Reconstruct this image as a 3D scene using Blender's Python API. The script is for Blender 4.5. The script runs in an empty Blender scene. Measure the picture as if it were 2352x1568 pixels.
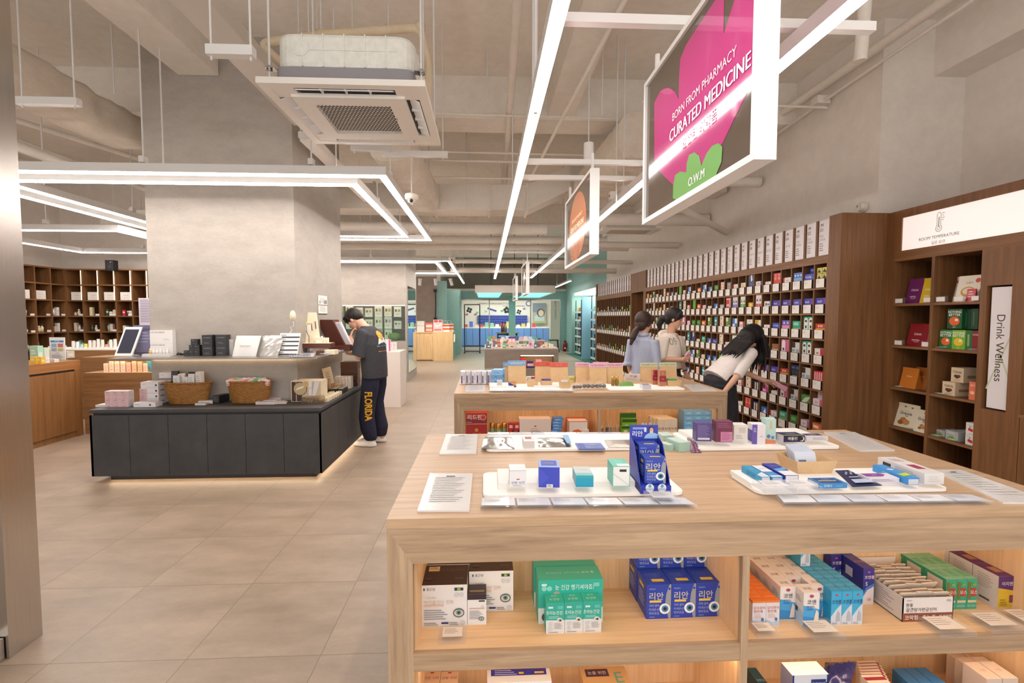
import bpy,bmesh,math,random
from mathutils import Vector,Matrix,Euler
random.seed(7)
rnd=random.Random(11)
PI=math.pi
SC=bpy.context.scene
COL=SC.collection
F_PX,CX,CY,EYE=1090.0,1165.0,784.0,1.52
TH=math.atan(56/F_PX)
PS=math.atan(51/F_PX*math.cos(TH))
FW=Vector((math.sin(PS)*math.cos(TH),math.cos(PS)*math.cos(TH),-math.sin(TH)))
RT=Vector((math.cos(PS),-math.sin(PS),0))
UP=RT.cross(FW)
def ray(px,py):
 return FW+RT*((px-CX)/F_PX)-UP*((py-CY)/F_PX)
def at_z(px,py,z):
 d=ray(px,py);t=(z-EYE)/d.z
 return Vector((d.x*t,d.y*t,z))
def at_y(px,py,y):
 d=ray(px,py);t=y/d.y
 return Vector((d.x*t,y,EYE+d.z*t))
def at_x(px,py,x):
 d=ray(px,py);t=x/d.x
 return Vector((x,d.y*t,EYE+d.z*t))
MATS={}
ALB=1.0
def lin(c):
 return tuple((v/12.92 if v<=0.04045 else((v+0.055)/1.055)**2.4)for v in c)
def hexc(h):
 if isinstance(h,(tuple,list)):
  return lin([v/255 for v in h])
 h=h.lstrip('#')
 return lin([int(h[i:i+2],16)/255 for i in(0,2,4)])
def new_mat(name):
 m=bpy.data.materials.new(name);m.use_nodes=True
 nt=m.node_tree
 return m,nt,nt.nodes['Principled BSDF']
def col(h,rough=0.5,metal=0.0,coat=0.0,spec=0.5):
 key=(str(h),rough,metal,coat,spec,ALB)
 if key in MATS:return MATS[key]
 m,nt,b=new_mat('paint')
 b.inputs['Base Color'].default_value=(*[v*ALB for v in hexc(h)],1)
 b.inputs['Roughness'].default_value=rough
 b.inputs['Metallic'].default_value=metal
 b.inputs['Coat Weight'].default_value=coat
 b.inputs['Specular IOR Level'].default_value=spec
 MATS[key]=m
 return m
def emis(h,strength,name='lamp'):
 key=('e',str(h),strength)
 if key in MATS:return MATS[key]
 m,nt,b=new_mat(name)
 b.inputs['Base Color'].default_value=(0.6,0.58,0.56,1)
 b.inputs['Emission Color'].default_value=(*hexc(h),1)
 b.inputs['Emission Strength'].default_value=strength
 MATS[key]=m
 return m
def clear(name,tint='ffffff',rough=0.02,alpha=0.22,ior=1.45):
 """thin clear plastic or glass: mostly see-through with a glossy skin"""
 key=('c',name)
 if key in MATS:return MATS[key]
 m,nt,b=new_mat(name)
 out=nt.nodes['Material Output']
 tr=nt.nodes.new('ShaderNodeBsdfTransparent');tr.inputs[0].default_value=(*hexc(tint),1)
 b.inputs['Base Color'].default_value=(*hexc(tint),1)
 b.inputs['Roughness'].default_value=rough
 fr=nt.nodes.new('ShaderNodeFresnel');fr.inputs[0].default_value=ior
 ad=nt.nodes.new('ShaderNodeMath');ad.operation='ADD';ad.use_clamp=True
 ad.inputs[1].default_value=alpha
 ge=nt.nodes.new('ShaderNodeNewGeometry');bf=nt.nodes.new('ShaderNodeMath');bf.operation='SUBTRACT';bf.inputs[0].default_value=1.0
 mu=nt.nodes.new('ShaderNodeMath');mu.operation='MULTIPLY'
 nt.links.new(ge.outputs['Backfacing'],bf.inputs[1]);nt.links.new(fr.outputs[0],ad.inputs[0])
 nt.links.new(ad.outputs[0],mu.inputs[0]);nt.links.new(bf.outputs[0],mu.inputs[1]);ad=mu
 mx=nt.nodes.new('ShaderNodeMixShader')
 nt.links.new(ad.outputs[0],mx.inputs[0]);nt.links.new(tr.outputs[0],mx.inputs[1]);nt.links.new(b.outputs[0],mx.inputs[2])
 nt.links.new(mx.outputs[0],out.inputs[0])
 MATS[key]=m
 return m
def coords(nt,scale,rot=(0,0,0)):
 tc=nt.nodes.new('ShaderNodeTexCoord');mp=nt.nodes.new('ShaderNodeMapping')
 mp.inputs['Scale'].default_value=scale;mp.inputs['Rotation'].default_value=rot
 nt.links.new(tc.outputs['Object'],mp.inputs[0])
 return mp
def ramp(nt,src,stops):
 r=nt.nodes.new('ShaderNodeValToRGB')
 e=r.color_ramp.elements
 while len(e)<len(stops):e.new(0.5)
 for i,(p,c)in enumerate(stops):
  e[i].position=p;e[i].color=(*c,1)
 nt.links.new(src,r.inputs[0])
 return r
def noise(nt,mp,scale,detail=4,rough=0.5,dist=0.0):
 n=nt.nodes.new('ShaderNodeTexNoise')
 n.inputs['Scale'].default_value=scale;n.inputs['Detail'].default_value=detail
 n.inputs['Roughness'].default_value=rough;n.inputs['Distortion'].default_value=dist
 nt.links.new(mp.outputs[0],n.inputs['Vector'])
 return n
def mixc(nt,fac,a,b,mode='MIX'):
 x=nt.nodes.new('ShaderNodeMix');x.data_type='RGBA';x.blend_type=mode
 for sock,v in((x.inputs[0],fac),(x.inputs[6],a),(x.inputs[7],b)):
  if hasattr(v,'is_linked'):nt.links.new(v,sock)
  elif isinstance(v,(int,float)):sock.default_value=v
  else:sock.default_value=(*v,1)
 return x
def bump(nt,b,h,strength=0.2,dist=0.01):
 bp=nt.nodes.new('ShaderNodeBump');bp.inputs['Strength'].default_value=strength;bp.inputs['Distance'].default_value=dist
 nt.links.new(h,bp.inputs['Height']);nt.links.new(bp.outputs[0],b.inputs['Normal'])
def wood(name,dark,mid,light,axis='x',rough=0.45,freq=1.0):
 key=('w',name,axis)
 if key in MATS:return MATS[key]
 m,nt,b=new_mat(name)
 fine={'x':(1.2,26,26),'y':(26,1.2,26),'z':(26,26,1.2)}[axis]
 mp=coords(nt,tuple(v*freq for v in fine))
 n1=noise(nt,mp,1.0,6,0.62,0.6)
 mp2=coords(nt,tuple(v*freq*3.2 for v in fine));n2=noise(nt,mp2,1.6,3,0.6)
 r=ramp(nt,n1 .outputs[0],[(0.28,hexc(dark)),(0.5,hexc(mid)),(0.72,hexc(light))])
 r2=ramp(nt,n2 .outputs[0],[(0.35,(0.86,0.86,0.86)),(0.6,(1,1,1))])
 x=mixc(nt,0.8,r.outputs[0],r2 .outputs[0],'MULTIPLY')
 nt.links.new(x.outputs[2],b.inputs['Base Color'])
 b.inputs['Roughness'].default_value=rough
 bump(nt,b,n2 .outputs[0],0.08,0.004)
 MATS[key]=m
 return m
def mottled(name,a,b_,scale=3.0,rough=0.7,streak=(1,1,1),contrast=(0.35,0.65),bmp=0.1,metal=0.0):
 key=('m',name)
 if key in MATS:return MATS[key]
 m,nt,b=new_mat(name)
 mp=coords(nt,streak)
 n1=noise(nt,mp,scale,8,0.65)
 mp2=coords(nt,tuple(v*1.0 for v in streak));n2=noise(nt,mp2,scale*9,4,0.7)
 r=ramp(nt,n1 .outputs[0],[(contrast[0],hexc(a)),(contrast[1],hexc(b_))])
 r2=ramp(nt,n2 .outputs[0],[(0.3,(0.9,0.9,0.9)),(0.65,(1.0,1.0,1.0))])
 x=mixc(nt,0.8,r.outputs[0],r2 .outputs[0],'MULTIPLY')
 nt.links.new(x.outputs[2],b.inputs['Base Color'])
 b.inputs['Roughness'].default_value=rough;b.inputs['Metallic'].default_value=metal
 if bmp:bump(nt,b,n2 .outputs[0],bmp,0.004)
 MATS[key]=m
 return m
TXT={}
def text_mesh(s,bold=0.0,res=2):
 k=(s,bold,res)
 if k in TXT:return TXT[k]
 if bold and('M' in s or '4' in s):
  vs,fs,x0,x1,y0,y1=text_mesh(s,0.0,res);n=len(vs)
  TXT[k]=([(v[0]+d*bold,v[1],(d+1)*.001)for d in(-1,0,1)for v in vs],[tuple(i+j*n for i in f)for j in range(3)for f in fs],x0-bold,x1+bold,y0,y1)
  return TXT[k]
 cu=bpy.data.curves.new('t','FONT');cu.body=s;cu.size=1.0;cu.resolution_u=res;cu.offset=bold
 cu.fill_mode='FRONT'
 ob=bpy.data.objects.new('t',cu)
 me=ob.to_mesh()
 vs=[(v.co.x,v.co.y,0.0)for v in me.vertices];fs=[tuple(p.vertices)for p in me.polygons]
 ob.to_mesh_clear();bpy.data.objects.remove(ob);bpy.data.curves.remove(cu)
 if vs:
  x0=min(v[0]for v in vs);x1=max(v[0]for v in vs);y0=min(v[1]for v in vs);y1=max(v[1]for v in vs)
 else:x0=x1=y0=y1=0
 TXT[k]=(vs,fs,x0,x1,y0,y1)
 return TXT[k]
class MB:
 def __init__(s):
  s.v=[];s.f=[];s.m=[];s.mats=[];s.sm=[]
 def mi(s,m):
  if isinstance(m,str):m=col(m)
  if m not in s.mats:s.mats.append(m)
  return s.mats.index(m)
 def add(s,vs,fs,m,smooth=False):
  o=len(s.v);s.v+=[tuple(v)for v in vs];k=s.mi(m)
  for f in fs:
   s.f.append(tuple(i+o for i in f));s.m.append(k);s.sm.append(smooth)
  return s
 def box(s,x0,x1,y0,y1,z0,z1,m,**faces):
  """faces: front(-y) back left right top bottom may override the material"""
  v=[(x0,y0,z0),(x1,y0,z0),(x1,y1,z0),(x0,y1,z0),(x0,y0,z1),(x1,y0,z1),(x1,y1,z1),(x0,y1,z1)]
  for n,f in(('bottom',(3,2,1,0)),('top',(4,5,6,7)),('front',(0,1,5,4)),('right',(1,2,6,5)),('back',(2,3,7,6)),('left',(3,0,4,7))):
   mm=faces.get(n,m)
   if mm is None:continue
   s.add([v[i]for i in f],[(0,1,2,3)],mm)
  return s
 def obox(s,c,ax,ay,az,m):
  """box from centre and three half-axis vectors"""
  c,ax,ay,az=map(Vector,(c,ax,ay,az))
  v=[c+ax*a+ay*b+az*d for d in(-1,1)for a,b in((-1,-1),(1,-1),(1,1),(-1,1))]
  return s.add(v,[(3,2,1,0),(4,5,6,7),(0,1,5,4),(1,2,6,5),(2,3,7,6),(3,0,4,7)],m)
 def poly(s,pts,m):
  return s.add(pts,[tuple(range(len(pts)))],m)
 def prism(s,pts,d,m):
  """extrude polygon pts along vector d"""
  d=Vector(d);n=len(pts);a=[Vector(p)for p in pts]
  v=a+[p+d for p in a]
  return s.add(v,[tuple(range(n))[::-1],tuple(range(n,2*n))]+[(i,(i+1)%n,n+(i+1)%n,n+i)for i in range(n)],m)
 def tube(s,pts,r,m,n=10,caps=True,smooth=True):
  pts=[Vector(p)for p in pts];rs=r if isinstance(r,(list,tuple))else[r]*len(pts)
  vs=[];prev=None
  for i,p in enumerate(pts):
   t=(pts[min(i+1,len(pts)-1)]-pts[max(i-1,0)]).normalized()
   if prev is None:
    u=t.cross(Vector((0,0,1)))
    if u.length<1e-3:u=t.cross(Vector((1,0,0)))
   else:u=prev-t*prev.dot(t)
   u.normalize();prev=u;w=t.cross(u)
   for k in range(n):
    a=2*PI*k/n
    vs.append(p+(u*math.cos(a)+w*math.sin(a))*rs[i])
  fs=[]
  for i in range(len(pts)-1):
   for k in range(n):
    fs.append((i*n+k,i*n+(k+1)%n,(i+1)*n+(k+1)%n,(i+1)*n+k))
  s.add(vs,fs,m,smooth)
  if caps:
   L=len(pts)-1
   s.add([vs[k]for k in range(n)],[tuple(range(n))[::-1]],m)
   s.add([vs[L*n+k]for k in range(n)],[tuple(range(n))],m)
  return s
 def cyl(s,c,r,z0,z1,m,n=16):
  return s.tube([(c[0],c[1],z0),(c[0],c[1],z1)],r,m,n)
 def lathe(s,prof,m,n=20,c=(0,0,0),sx=1.0,sy=1.0,smooth=True):
  vs=[];fs=[]
  for r,z in prof:
   for k in range(n):
    a=2*PI*k/n
    vs.append((c[0]+r*math.cos(a)*sx,c[1]+r*math.sin(a)*sy,c[2]+z))
  for i in range(len(prof)-1):
   for k in range(n):
    fs.append((i*n+k,i*n+(k+1)%n,(i+1)*n+(k+1)%n,(i+1)*n+k))
  return s.add(vs,fs,m,smooth)
 def ball(s,c,r,m,n=12,sc=(1,1,1)):
  prof=[(math.sin(PI*i/(n//2))*1.0,-math.cos(PI*i/(n//2)))for i in range(n//2+1)]
  vs=[];fs=[]
  for rr,z in prof:
   for k in range(n):
    a=2*PI*k/n
    vs.append((c[0]+r*sc[0]*rr*math.cos(a),c[1]+r*sc[1]*rr*math.sin(a),c[2]+r*sc[2]*z))
  for i in range(len(prof)-1):
   for k in range(n):
    fs.append((i*n+k,i*n+(k+1)%n,(i+1)*n+(k+1)%n,(i+1)*n+k))
  return s.add(vs,fs,m,True)
 def text(s,t,size,o,u,w,m,align='C',bold=0.0,maxw=None,mid=True):
  """flat lettering: cap size, origin, along-u and up-w directions"""
  vs,fs,x0,x1,y0,y1=text_mesh(t,bold,2 if size<.018 else 4)
  if not vs:return s
  o,u,w=Vector(o),Vector(u),Vector(w)
  k=size/0.72;kx=k
  if maxw and(x1-x0)*k>maxw:kx=maxw/(x1-x0)
  ox={'C':-(x0+x1)/2,'L':-x0,'R':-x1}[align]
  oy=-0.36 if mid else 0
  nn=u.cross(w)
  return s.add([o+u*((v[0]+ox)*kx)+w*((v[1]+oy)*k)+nn*(v[2]*k)for v in vs],fs,m)
 def merge(s,other,mat=None):
  mat=mat or Matrix()
  o=len(s.v);s.v+=[tuple(mat@Vector(v))for v in other.v]
  for f,k,q in zip(other.f,other.m,other.sm):
   s.f.append(tuple(i+o for i in f));s.m.append(s.mi(other.mats[k]));s.sm.append(q)
  return s
 def mesh(s,name):
  me=bpy.data.meshes.new(name)
  me.from_pydata(s.v,[],s.f)
  for m in s.mats:me.materials.append(m)
  me.polygons.foreach_set('material_index',s.m)
  me.polygons.foreach_set('use_smooth',s.sm)
  me.update()
  return me
 def build(s,name,parent=None,loc=None,rz=0.0,bevel=0.0):
  o=bpy.data.objects.new(name,s.mesh(name));COL.objects.link(o)
  if parent:o.parent=parent
  if loc is not None:o.location=loc
  o.rotation_euler.z=rz
  if bevel:
   b=o.modifiers.new('b','BEVEL');b.width=bevel;b.segments=2;b.limit_method='ANGLE'
  return o
LABELS={}
def tag(o,label,cat,group=None,kind=None):
 o['label']=label;o['category']=cat
 if group:o['group']=group
 if kind:o['kind']=kind
 LABELS.setdefault(label,[]).append(o.name)
 return o
def empty(name,loc,label,cat,group=None,rz=0.0):
 o=bpy.data.objects.new(name,None);COL.objects.link(o)
 o.empty_display_size=0.05
 o.location=loc;o.rotation_euler.z=rz
 return tag(o,label,cat,group)
def struct(o):
 o['kind']='structure'
 return o
KIDS={}
def dup(o,loc,rz=0.0,label=None,group=None,rot=None):
 r=o.copy();COL.objects.link(r);r.location=loc
 r.rotation_euler=rot if rot else(0,0,rz)
 if group:r['group']=group
 if label:tag(r,label,r['category'])
 for ch in o.children:
  c=ch.copy();COL.objects.link(c);c.parent=r
  for g in ch.children:
   d=g.copy();COL.objects.link(d);d.parent=c
 return r
EPS=0.0004
def face_frame(fc,w,d,h):
 """origin (lower left as seen), u, v unit vectors, size"""
 e=EPS
 return{'front':(Vector((-w/2,-d/2-e,0)),Vector((1,0,0)),Vector((0,0,1)),w,h),'back':(Vector((w/2,d/2+e,0)),Vector((-1,0,0)),Vector((0,0,1)),w,h),'top':(Vector((-w/2,-d/2,h+e)),Vector((1,0,0)),Vector((0,1,0)),w,d),'left':(Vector((-w/2-e,d/2,0)),Vector((0,-1,0)),Vector((0,0,1)),d,h),'right':(Vector((w/2+e,-d/2,0)),Vector((0,1,0)),Vector((0,0,1)),d,h)}[fc]
def decal(mb,fr,art,lift=0.0):
 """art entries: ('r',u0,v0,u1,v1,c) ('e',cu,cv,ru,rv,c) ('t',u,v,size,text,c[,bold[,align[,maxw]]]) ('p',[(u,v)..],c) ('l',u,v,w,n,c,pitch) lines of small print"""
 o,u,v,W,H=fr
 n=u.cross(v)
 for i,a in enumerate(art):
  q=o+n*(lift+EPS*0.6*i)
  P=lambda x,y:q+u*(x*W)+v*(y*H)
  k=a[0]
  if k=='r':mb.poly([P(a[1],a[2]),P(a[3],a[2]),P(a[3],a[4]),P(a[1],a[4])],a[5])
  elif k=='p':mb.poly([P(*t)for t in a[1]],a[2])
  elif k=='e':
   N=18
   mb.poly([q+u*(a[1]*W+a[3]*W*math.cos(2*PI*j/N))+v*(a[2]*H+a[4]*W*math.sin(2*PI*j/N))for j in range(N)],a[5])
  elif k=='t':
   bold=a[6]if len(a)>6 else 0.0;al=a[7]if len(a)>7 else 'C';mw=a[8]if len(a)>8 else 0.9
   mb.text(a[4],a[3],P(a[1],a[2]),u,v,a[5]if not isinstance(a[5],str)else col(a[5]),al,bold,mw*W)
  elif k=='l':
   _,x,y,w,cnt,c,pitch=a
   for j in range(cnt):
    ww=w*(0.75+0.25*((j*7)%5)/4)
    yy=y-j*pitch
    mb.poly([P(x,yy-pitch*0.2),P(x+ww,yy-pitch*0.2),P(x+ww,yy+pitch*0.2),P(x,yy+pitch*0.2)],c)
def carton(w,d,h,c,art=None,**faces):
 """printed folding carton standing on z=0, front towards -y"""
 mb=MB()
 body=col(c,0.38)if isinstance(c,(str,tuple))else c
 fs={k:(col(x,0.38)if isinstance(x,(str,tuple))else x)for k,x in faces.items()}
 mb.box(-w/2,w/2,-d/2,d/2,0,h,body,**fs)
 for fc,items in(art or{}).items():
  decal(mb,face_frame(fc,w,d,h),items)
 return mb
def put(mb,name,loc,rz,label,cat='box',group=None,**kw):
 o=mb.build(name,loc=loc,rz=rz,**kw)
 return tag(o,label,cat,group)
def quad_between(mb,a,b,m):
 pass
 #  shared finishes
OAK_X=wood('oak_top',(166,134,102),(186,154,121),(196,166,135),'x',0.42,1.5)
OAK_FX=wood('oak_front',(146,119,92),(172,144,115),(188,160,130),'x',0.5,1.5)
OAK_FZ=wood('oak_upright',(150,123,96),(174,147,118),(188,161,132),'z',0.5,1.5)
OAK_IN=wood('oak_inside',(206,168,124),(222,186,143),(231,198,158),'x',0.5,0.8)
OAK_INZ=wood('oak_inside_back',(204,166,123),(220,184,142),(230,197,157),'z',0.5,0.8)
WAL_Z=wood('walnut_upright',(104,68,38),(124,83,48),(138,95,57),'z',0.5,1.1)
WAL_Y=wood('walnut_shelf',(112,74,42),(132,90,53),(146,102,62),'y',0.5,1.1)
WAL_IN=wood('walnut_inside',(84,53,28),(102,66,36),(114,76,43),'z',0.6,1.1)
TEAK_Z=wood('chestnut_upright',(124,84,48),(144,100,59),(158,113,70),'z',0.5,0.9)
TEAK_X=wood('chestnut_shelf',(126,87,52),(147,105,65),(160,117,75),'x',0.5,0.9)
CONC=mottled('concrete',(164,156,147),(180,172,163),3.2,0.75,(1,1,2.2),(0.3,0.7),0.1)
CONC_CEIL=mottled('painted_concrete',(226,219,209),(238,232,223),1.1,0.85,(1,1,1),(0.3,0.7),0.25)
WALLP=mottled('wall_paint',(228,221,213),(235,228,220),0.8,0.8,(1,1,1),(0.3,0.7),0.03)
PIPEP=mottled('pipe_paint',(224,216,206),(235,228,219),3.0,0.6,(1,1,1),(0.3,0.7),0.05)
CREAM=mottled('pipe_lagging',(214,196,166),(228,212,184),6,0.7,(1,1,1),(0.3,0.7),0.2)
LAG=mottled('wrapped_lagging',(212,200,184),(230,220,206),5,0.6,(1,0.5,1),(0.3,0.7),0.9)
WHITE=col('eeecea',0.4)
ALU=col('dcdad8',0.35)
STEEL=col((165,160,152),0.28,1.0)
CHROME=col((190,190,190),0.2,1.0)
BLACK=col('17161a',0.45)
DARKST=mottled('charcoal_laminate',(52,52,55),(68,67,69),5,0.55,(1,1,1),(0.3,0.7),0.05)
TEALP=mottled('teal_paint',(140,180,174),(147,187,181),1,0.6,(1,1,1),(0.3,0.7),0.02)
PLAST=clear('clear_acrylic','fafbfd',0.05,0.05)
FILM=clear('clear_film','ffffff',0.12,0.06,1.5)
GLASS=clear('clear_glass','eef6f4',0.01,0.03)
PAPER=col('eeebe6',0.6)
INK=col('2a2a30',0.6)
GREYINK=col('8d8a88',0.6)
LED=emis((255,246,239),34.0,'led_diffuser')
WARM=emis((255,222,182),15.0,'warm_led')
def floor_mat():
 m,nt,b=new_mat('stone_tile')
 tc=nt.nodes.new('ShaderNodeTexCoord');sp=nt.nodes.new('ShaderNodeSeparateXYZ')
 nt.links.new(tc.outputs['Object'],sp.inputs[0])
 def math_(op,a,b_=None,c=None):
  n=nt.nodes.new('ShaderNodeMath');n.operation=op
  for i,v in enumerate((a,b_,c)):
   if v is None:continue
   if hasattr(v,'is_linked'):nt.links.new(v,n.inputs[i])
   else:n.inputs[i].default_value=v
  return n.outputs[0]
 cells=[];lines=[]
 for out,off,pit in((sp.outputs['X'],1.33,0.587),(sp.outputs['Y'],-2.1,0.601)):
  t=math_('DIVIDE',math_('ADD',out,off),pit)
  cells.append(math_('FLOOR',t))
  d=math_('ABSOLUTE',math_('SUBTRACT',math_('FRACT',math_('ADD',t,0.5)),0.5))
  lines.append(math_('LESS_THAN',d,0.0032))
 grout=math_('MAXIMUM',lines[0],lines[1])
 cv=nt.nodes.new('ShaderNodeCombineXYZ');nt.links.new(cells[0],cv.inputs[0]);nt.links.new(cells[1],cv.inputs[1])
 wn=nt.nodes.new('ShaderNodeTexWhiteNoise');nt.links.new(cv.outputs[0],wn.inputs[0])
 mp=coords(nt,(1,1,1));mp2=coords(nt,(1.0,2.4,1))
 vm=nt.nodes.new('ShaderNodeVectorMath');vm.operation='MULTIPLY_ADD'
 nt.links.new(wn.outputs['Color'],vm.inputs[0]);vm.inputs[1].default_value=(9,9,9);nt.links.new(mp2 .outputs[0],vm.inputs[2])
 n1=nt.nodes.new('ShaderNodeTexNoise');n1 .inputs['Scale'].default_value=2.1;n1 .inputs['Detail'].default_value=8;n1 .inputs['Roughness'].default_value=0.66
 nt.links.new(vm.outputs[0],n1 .inputs['Vector'])
 n2=noise(nt,mp,60,3,0.7)
 r=ramp(nt,n1 .outputs[0],[(0.3,hexc((141,123,105))),(0.7,hexc((172,152,133)))])
 r2=ramp(nt,n2 .outputs[0],[(0.3,(0.93,0.93,0.93)),(0.6,(1,1,1))])
 a=mixc(nt,0.7,r.outputs[0],r2 .outputs[0],'MULTIPLY')
 c=mixc(nt,grout,a.outputs[2],hexc((118,101,86)))
 nt.links.new(c.outputs[2],b.inputs['Base Color'])
 b.inputs['Roughness'].default_value=0.42
 rr=ramp(nt,n1 .outputs[0],[(0.3,(0.36,0.36,0.36)),(0.7,(0.5,0.5,0.5))])
 nt.links.new(rr.outputs[0],b.inputs['Roughness'])
 bump(nt,b,n1 .outputs[0],0.03,0.004)
 return m
YB=21.4
ZC=4.25
struct(MB().box(-8.2,5.6,-1.4,26.4,-0.12,0,floor_mat()).build('floor'))
struct(MB().box(-8.2,5.6,-1.4,26.4,ZC,ZC+0.2,CONC_CEIL).build('ceiling'))
struct(MB().box(4.46,4.7,-1.4,4.32,0,ZC,WALLP).box(3.66,4.7,4.32,14.2,0,ZC,WALLP).build('wall_right'))
struct(MB().box(3.66,4.7,14.2,YB,2.5,ZC,TEALP).box(4.5,4.7,14.2,YB,0,2.5,TEALP).box(3.66,4.5,19.9,YB,0,2.5,TEALP).build('wall_right_rear'))
struct(MB().box(-8.3,-7.99,-1.4,9.6,0,ZC,WALLP).build('wall_left'))
struct(MB().box(-7.99,-3.3,9.42,9.6,0,ZC,WALLP).build('wall_left_rear'))
struct(MB().box(-8.2,5.6,-1.55,-1.4,3.5,ZC,WALLP).box(-8.2,-7.2,-1.55,-1.4,0,3.5,WALLP).box(4.4,5.6,-1.55,-1.4,0,3.5,WALLP).build('wall_front'))
pil=struct(MB().box(-3.335,-1.903,4.89,6.42,0,ZC,CONC).build('pillar'))
P2X=-1.82
g=at_y(784,700,11.1);g2=at_y(931,783,11.1)
nx0,nx1,nz0,nz1=g.x,g2 .x,g2 .z,g.z
p2=MB()
p2 .box(-4.6,nx0,11.1,12.7,0,ZC,CONC).box(nx1,P2X,11.1,12.7,0,ZC,CONC)
p2 .box(nx0,nx1,11.1,12.7,0,nz0,CONC).box(nx0,nx1,11.1,12.7,nz1,ZC,CONC).box(nx0,nx1,11.55,12.7,nz0,nz1,CONC)
struct(p2 .build('pillar'))
yb=at_z(1250,178,ZC).y;zb=at_y(1250,275,yb).z;yb2=at_z(1250,307,zb).y
struct(MB().box(-8.0,3.66,yb,yb2,zb,ZC,CONC_CEIL).build('ceiling_beam'))
struct(MB().box(-8.0,3.66,11.7,12.2,zb,ZC,CONC_CEIL).build('ceiling_beam'))
struct(MB().box(-8.0,3.66,17.6,18.1,zb,ZC,CONC_CEIL).build('ceiling_beam'))
struct(MB().box(-2.97,-2.59,-1.4,4.88,3.87,ZC,CONC_CEIL).build('ceiling_beam'))
struct(MB().box(0.72,1.02,-1.4,yb,3.82,ZC,CONC_CEIL).build('ceiling_beam'))
q=at_x(2168,165,4.46)
struct(MB().box(4.15,4.46,-1.4,4.32,3.74,ZC,WALLP).build('ceiling_beam'))
def brushed():
 m,nt,b=new_mat('brushed_steel')
 mp=coords(nt,(200,200,1.0));n1=noise(nt,mp,3,3,0.5);n3=noise(nt,coords(nt,(.3,.3,1.6)),1.2,2,0.5);bump(nt,b,n3 .outputs[0],.06,.05)
 r=ramp(nt,n1 .outputs[0],[(0.3,hexc((196,190,184))),(0.7,hexc((212,207,202)))])
 nt.links.new(r.outputs[0],b.inputs['Base Color'])
 b.inputs['Metallic'].default_value=1.0;b.inputs['Roughness'].default_value=0.24
 b.inputs['Anisotropic'].default_value=0.5
 return m
BRUSH=brushed()
jx=-2.12
struct(MB().box(jx-0.22,jx,2.14,2.3,0,ZC,BRUSH).box(jx-0.22,jx-0.015,1.2,2.135,0,0.1,BRUSH).box(jx-0.2,jx-0.05,2.02,2.14,0.1,ZC,BRUSH).box(jx-.15,jx-.09,1.86,2.01,.1,3.2,col((214,218,226),.12,1.0)).box(jx-.08,jx-.07,1.99,2.012,.1,3.2,WHITE).box(jx-0.14,jx-0.1,1.2,2.02,0.1,3.0,GLASS).build('door_jamb'))  # white strip is a painted reflection line; bluish stile colour imitates reflected daylight
def Xr(px,y):return at_y(px,728,y).x
struct(MB().box(Xr(956,19),Xr(1003,19),19.0,19.2,0,ZC,mottled('warm_grey_plaster',(150,134,124),(164,148,138),2,0.8)).build('wall_rear_left'))
struct(MB().box(Xr(1003,19),Xr(1026,19),19.02,19.2,0,2.95,TEALP).box(Xr(1025,19.5),Xr(1056,19.5),19.3,YB,0,2.62,TEALP).box(-8.0,Xr(956,19),19.0,19.2,0,ZC,WALLP).build('wall_rear'))
hd=MB().box(-1.2,3.66,YB,YB+0.15,2.32,2.7,TEALP).box(Xr(1288,YB),3.66,YB,YB+0.15,0,2.32,TEALP)
struct(hd.build('wall_rear_header'))
struct(MB().box(-2.2,4.4,25.4,25.6,0,ZC,col('efe6dc',0.7)).box(-2.2,-2.0,YB+0.2,25.4,0,ZC,col('efe6dc',0.7)).box(4.2,4.4,YB+.2,25.4,0,ZC,col('efe6dc',0.7)).build('wall_back'))
gl=MB()
xs=[Xr(1056,YB),Xr(1124,YB),Xr(1219,YB),Xr(1288,YB)]
for i in range(3):
 gl.box(xs[i]+0.02,xs[i+1]-0.02,YB+0.05,YB+0.062,0.03,2.3,GLASS)
fr=gl.build('window_1');struct(fr)
struct(MB().box(-2.2,4.4,YB+.15,25.6,2.72,2.8,col('efe6dc',.7)).build('ceiling_rear'))
fm=MB()
for x in xs:fm.box(x-0.022,x+0.022,YB+0.03,YB+0.09,0,2.32,STEEL)
fm.box(xs[0],xs[-1],YB+0.03,YB+0.09,2.27,2.32,STEEL).box(xs[0],xs[-1],YB+.03,YB+.09,0,0.03,STEEL)
fm.build('window_frame',fr)
hb=MB().tube([(xs[1]+1.0,YB-0.03,0.85),(xs[1]+1.0,YB-0.03,1.75)],0.016,BLACK).tube([(xs[1]+1.08,YB-0.03,0.85),(xs[1]+1.08,YB-0.03,1.75)],0.016,BLACK)
hb.build('door_handle',fr)
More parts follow.
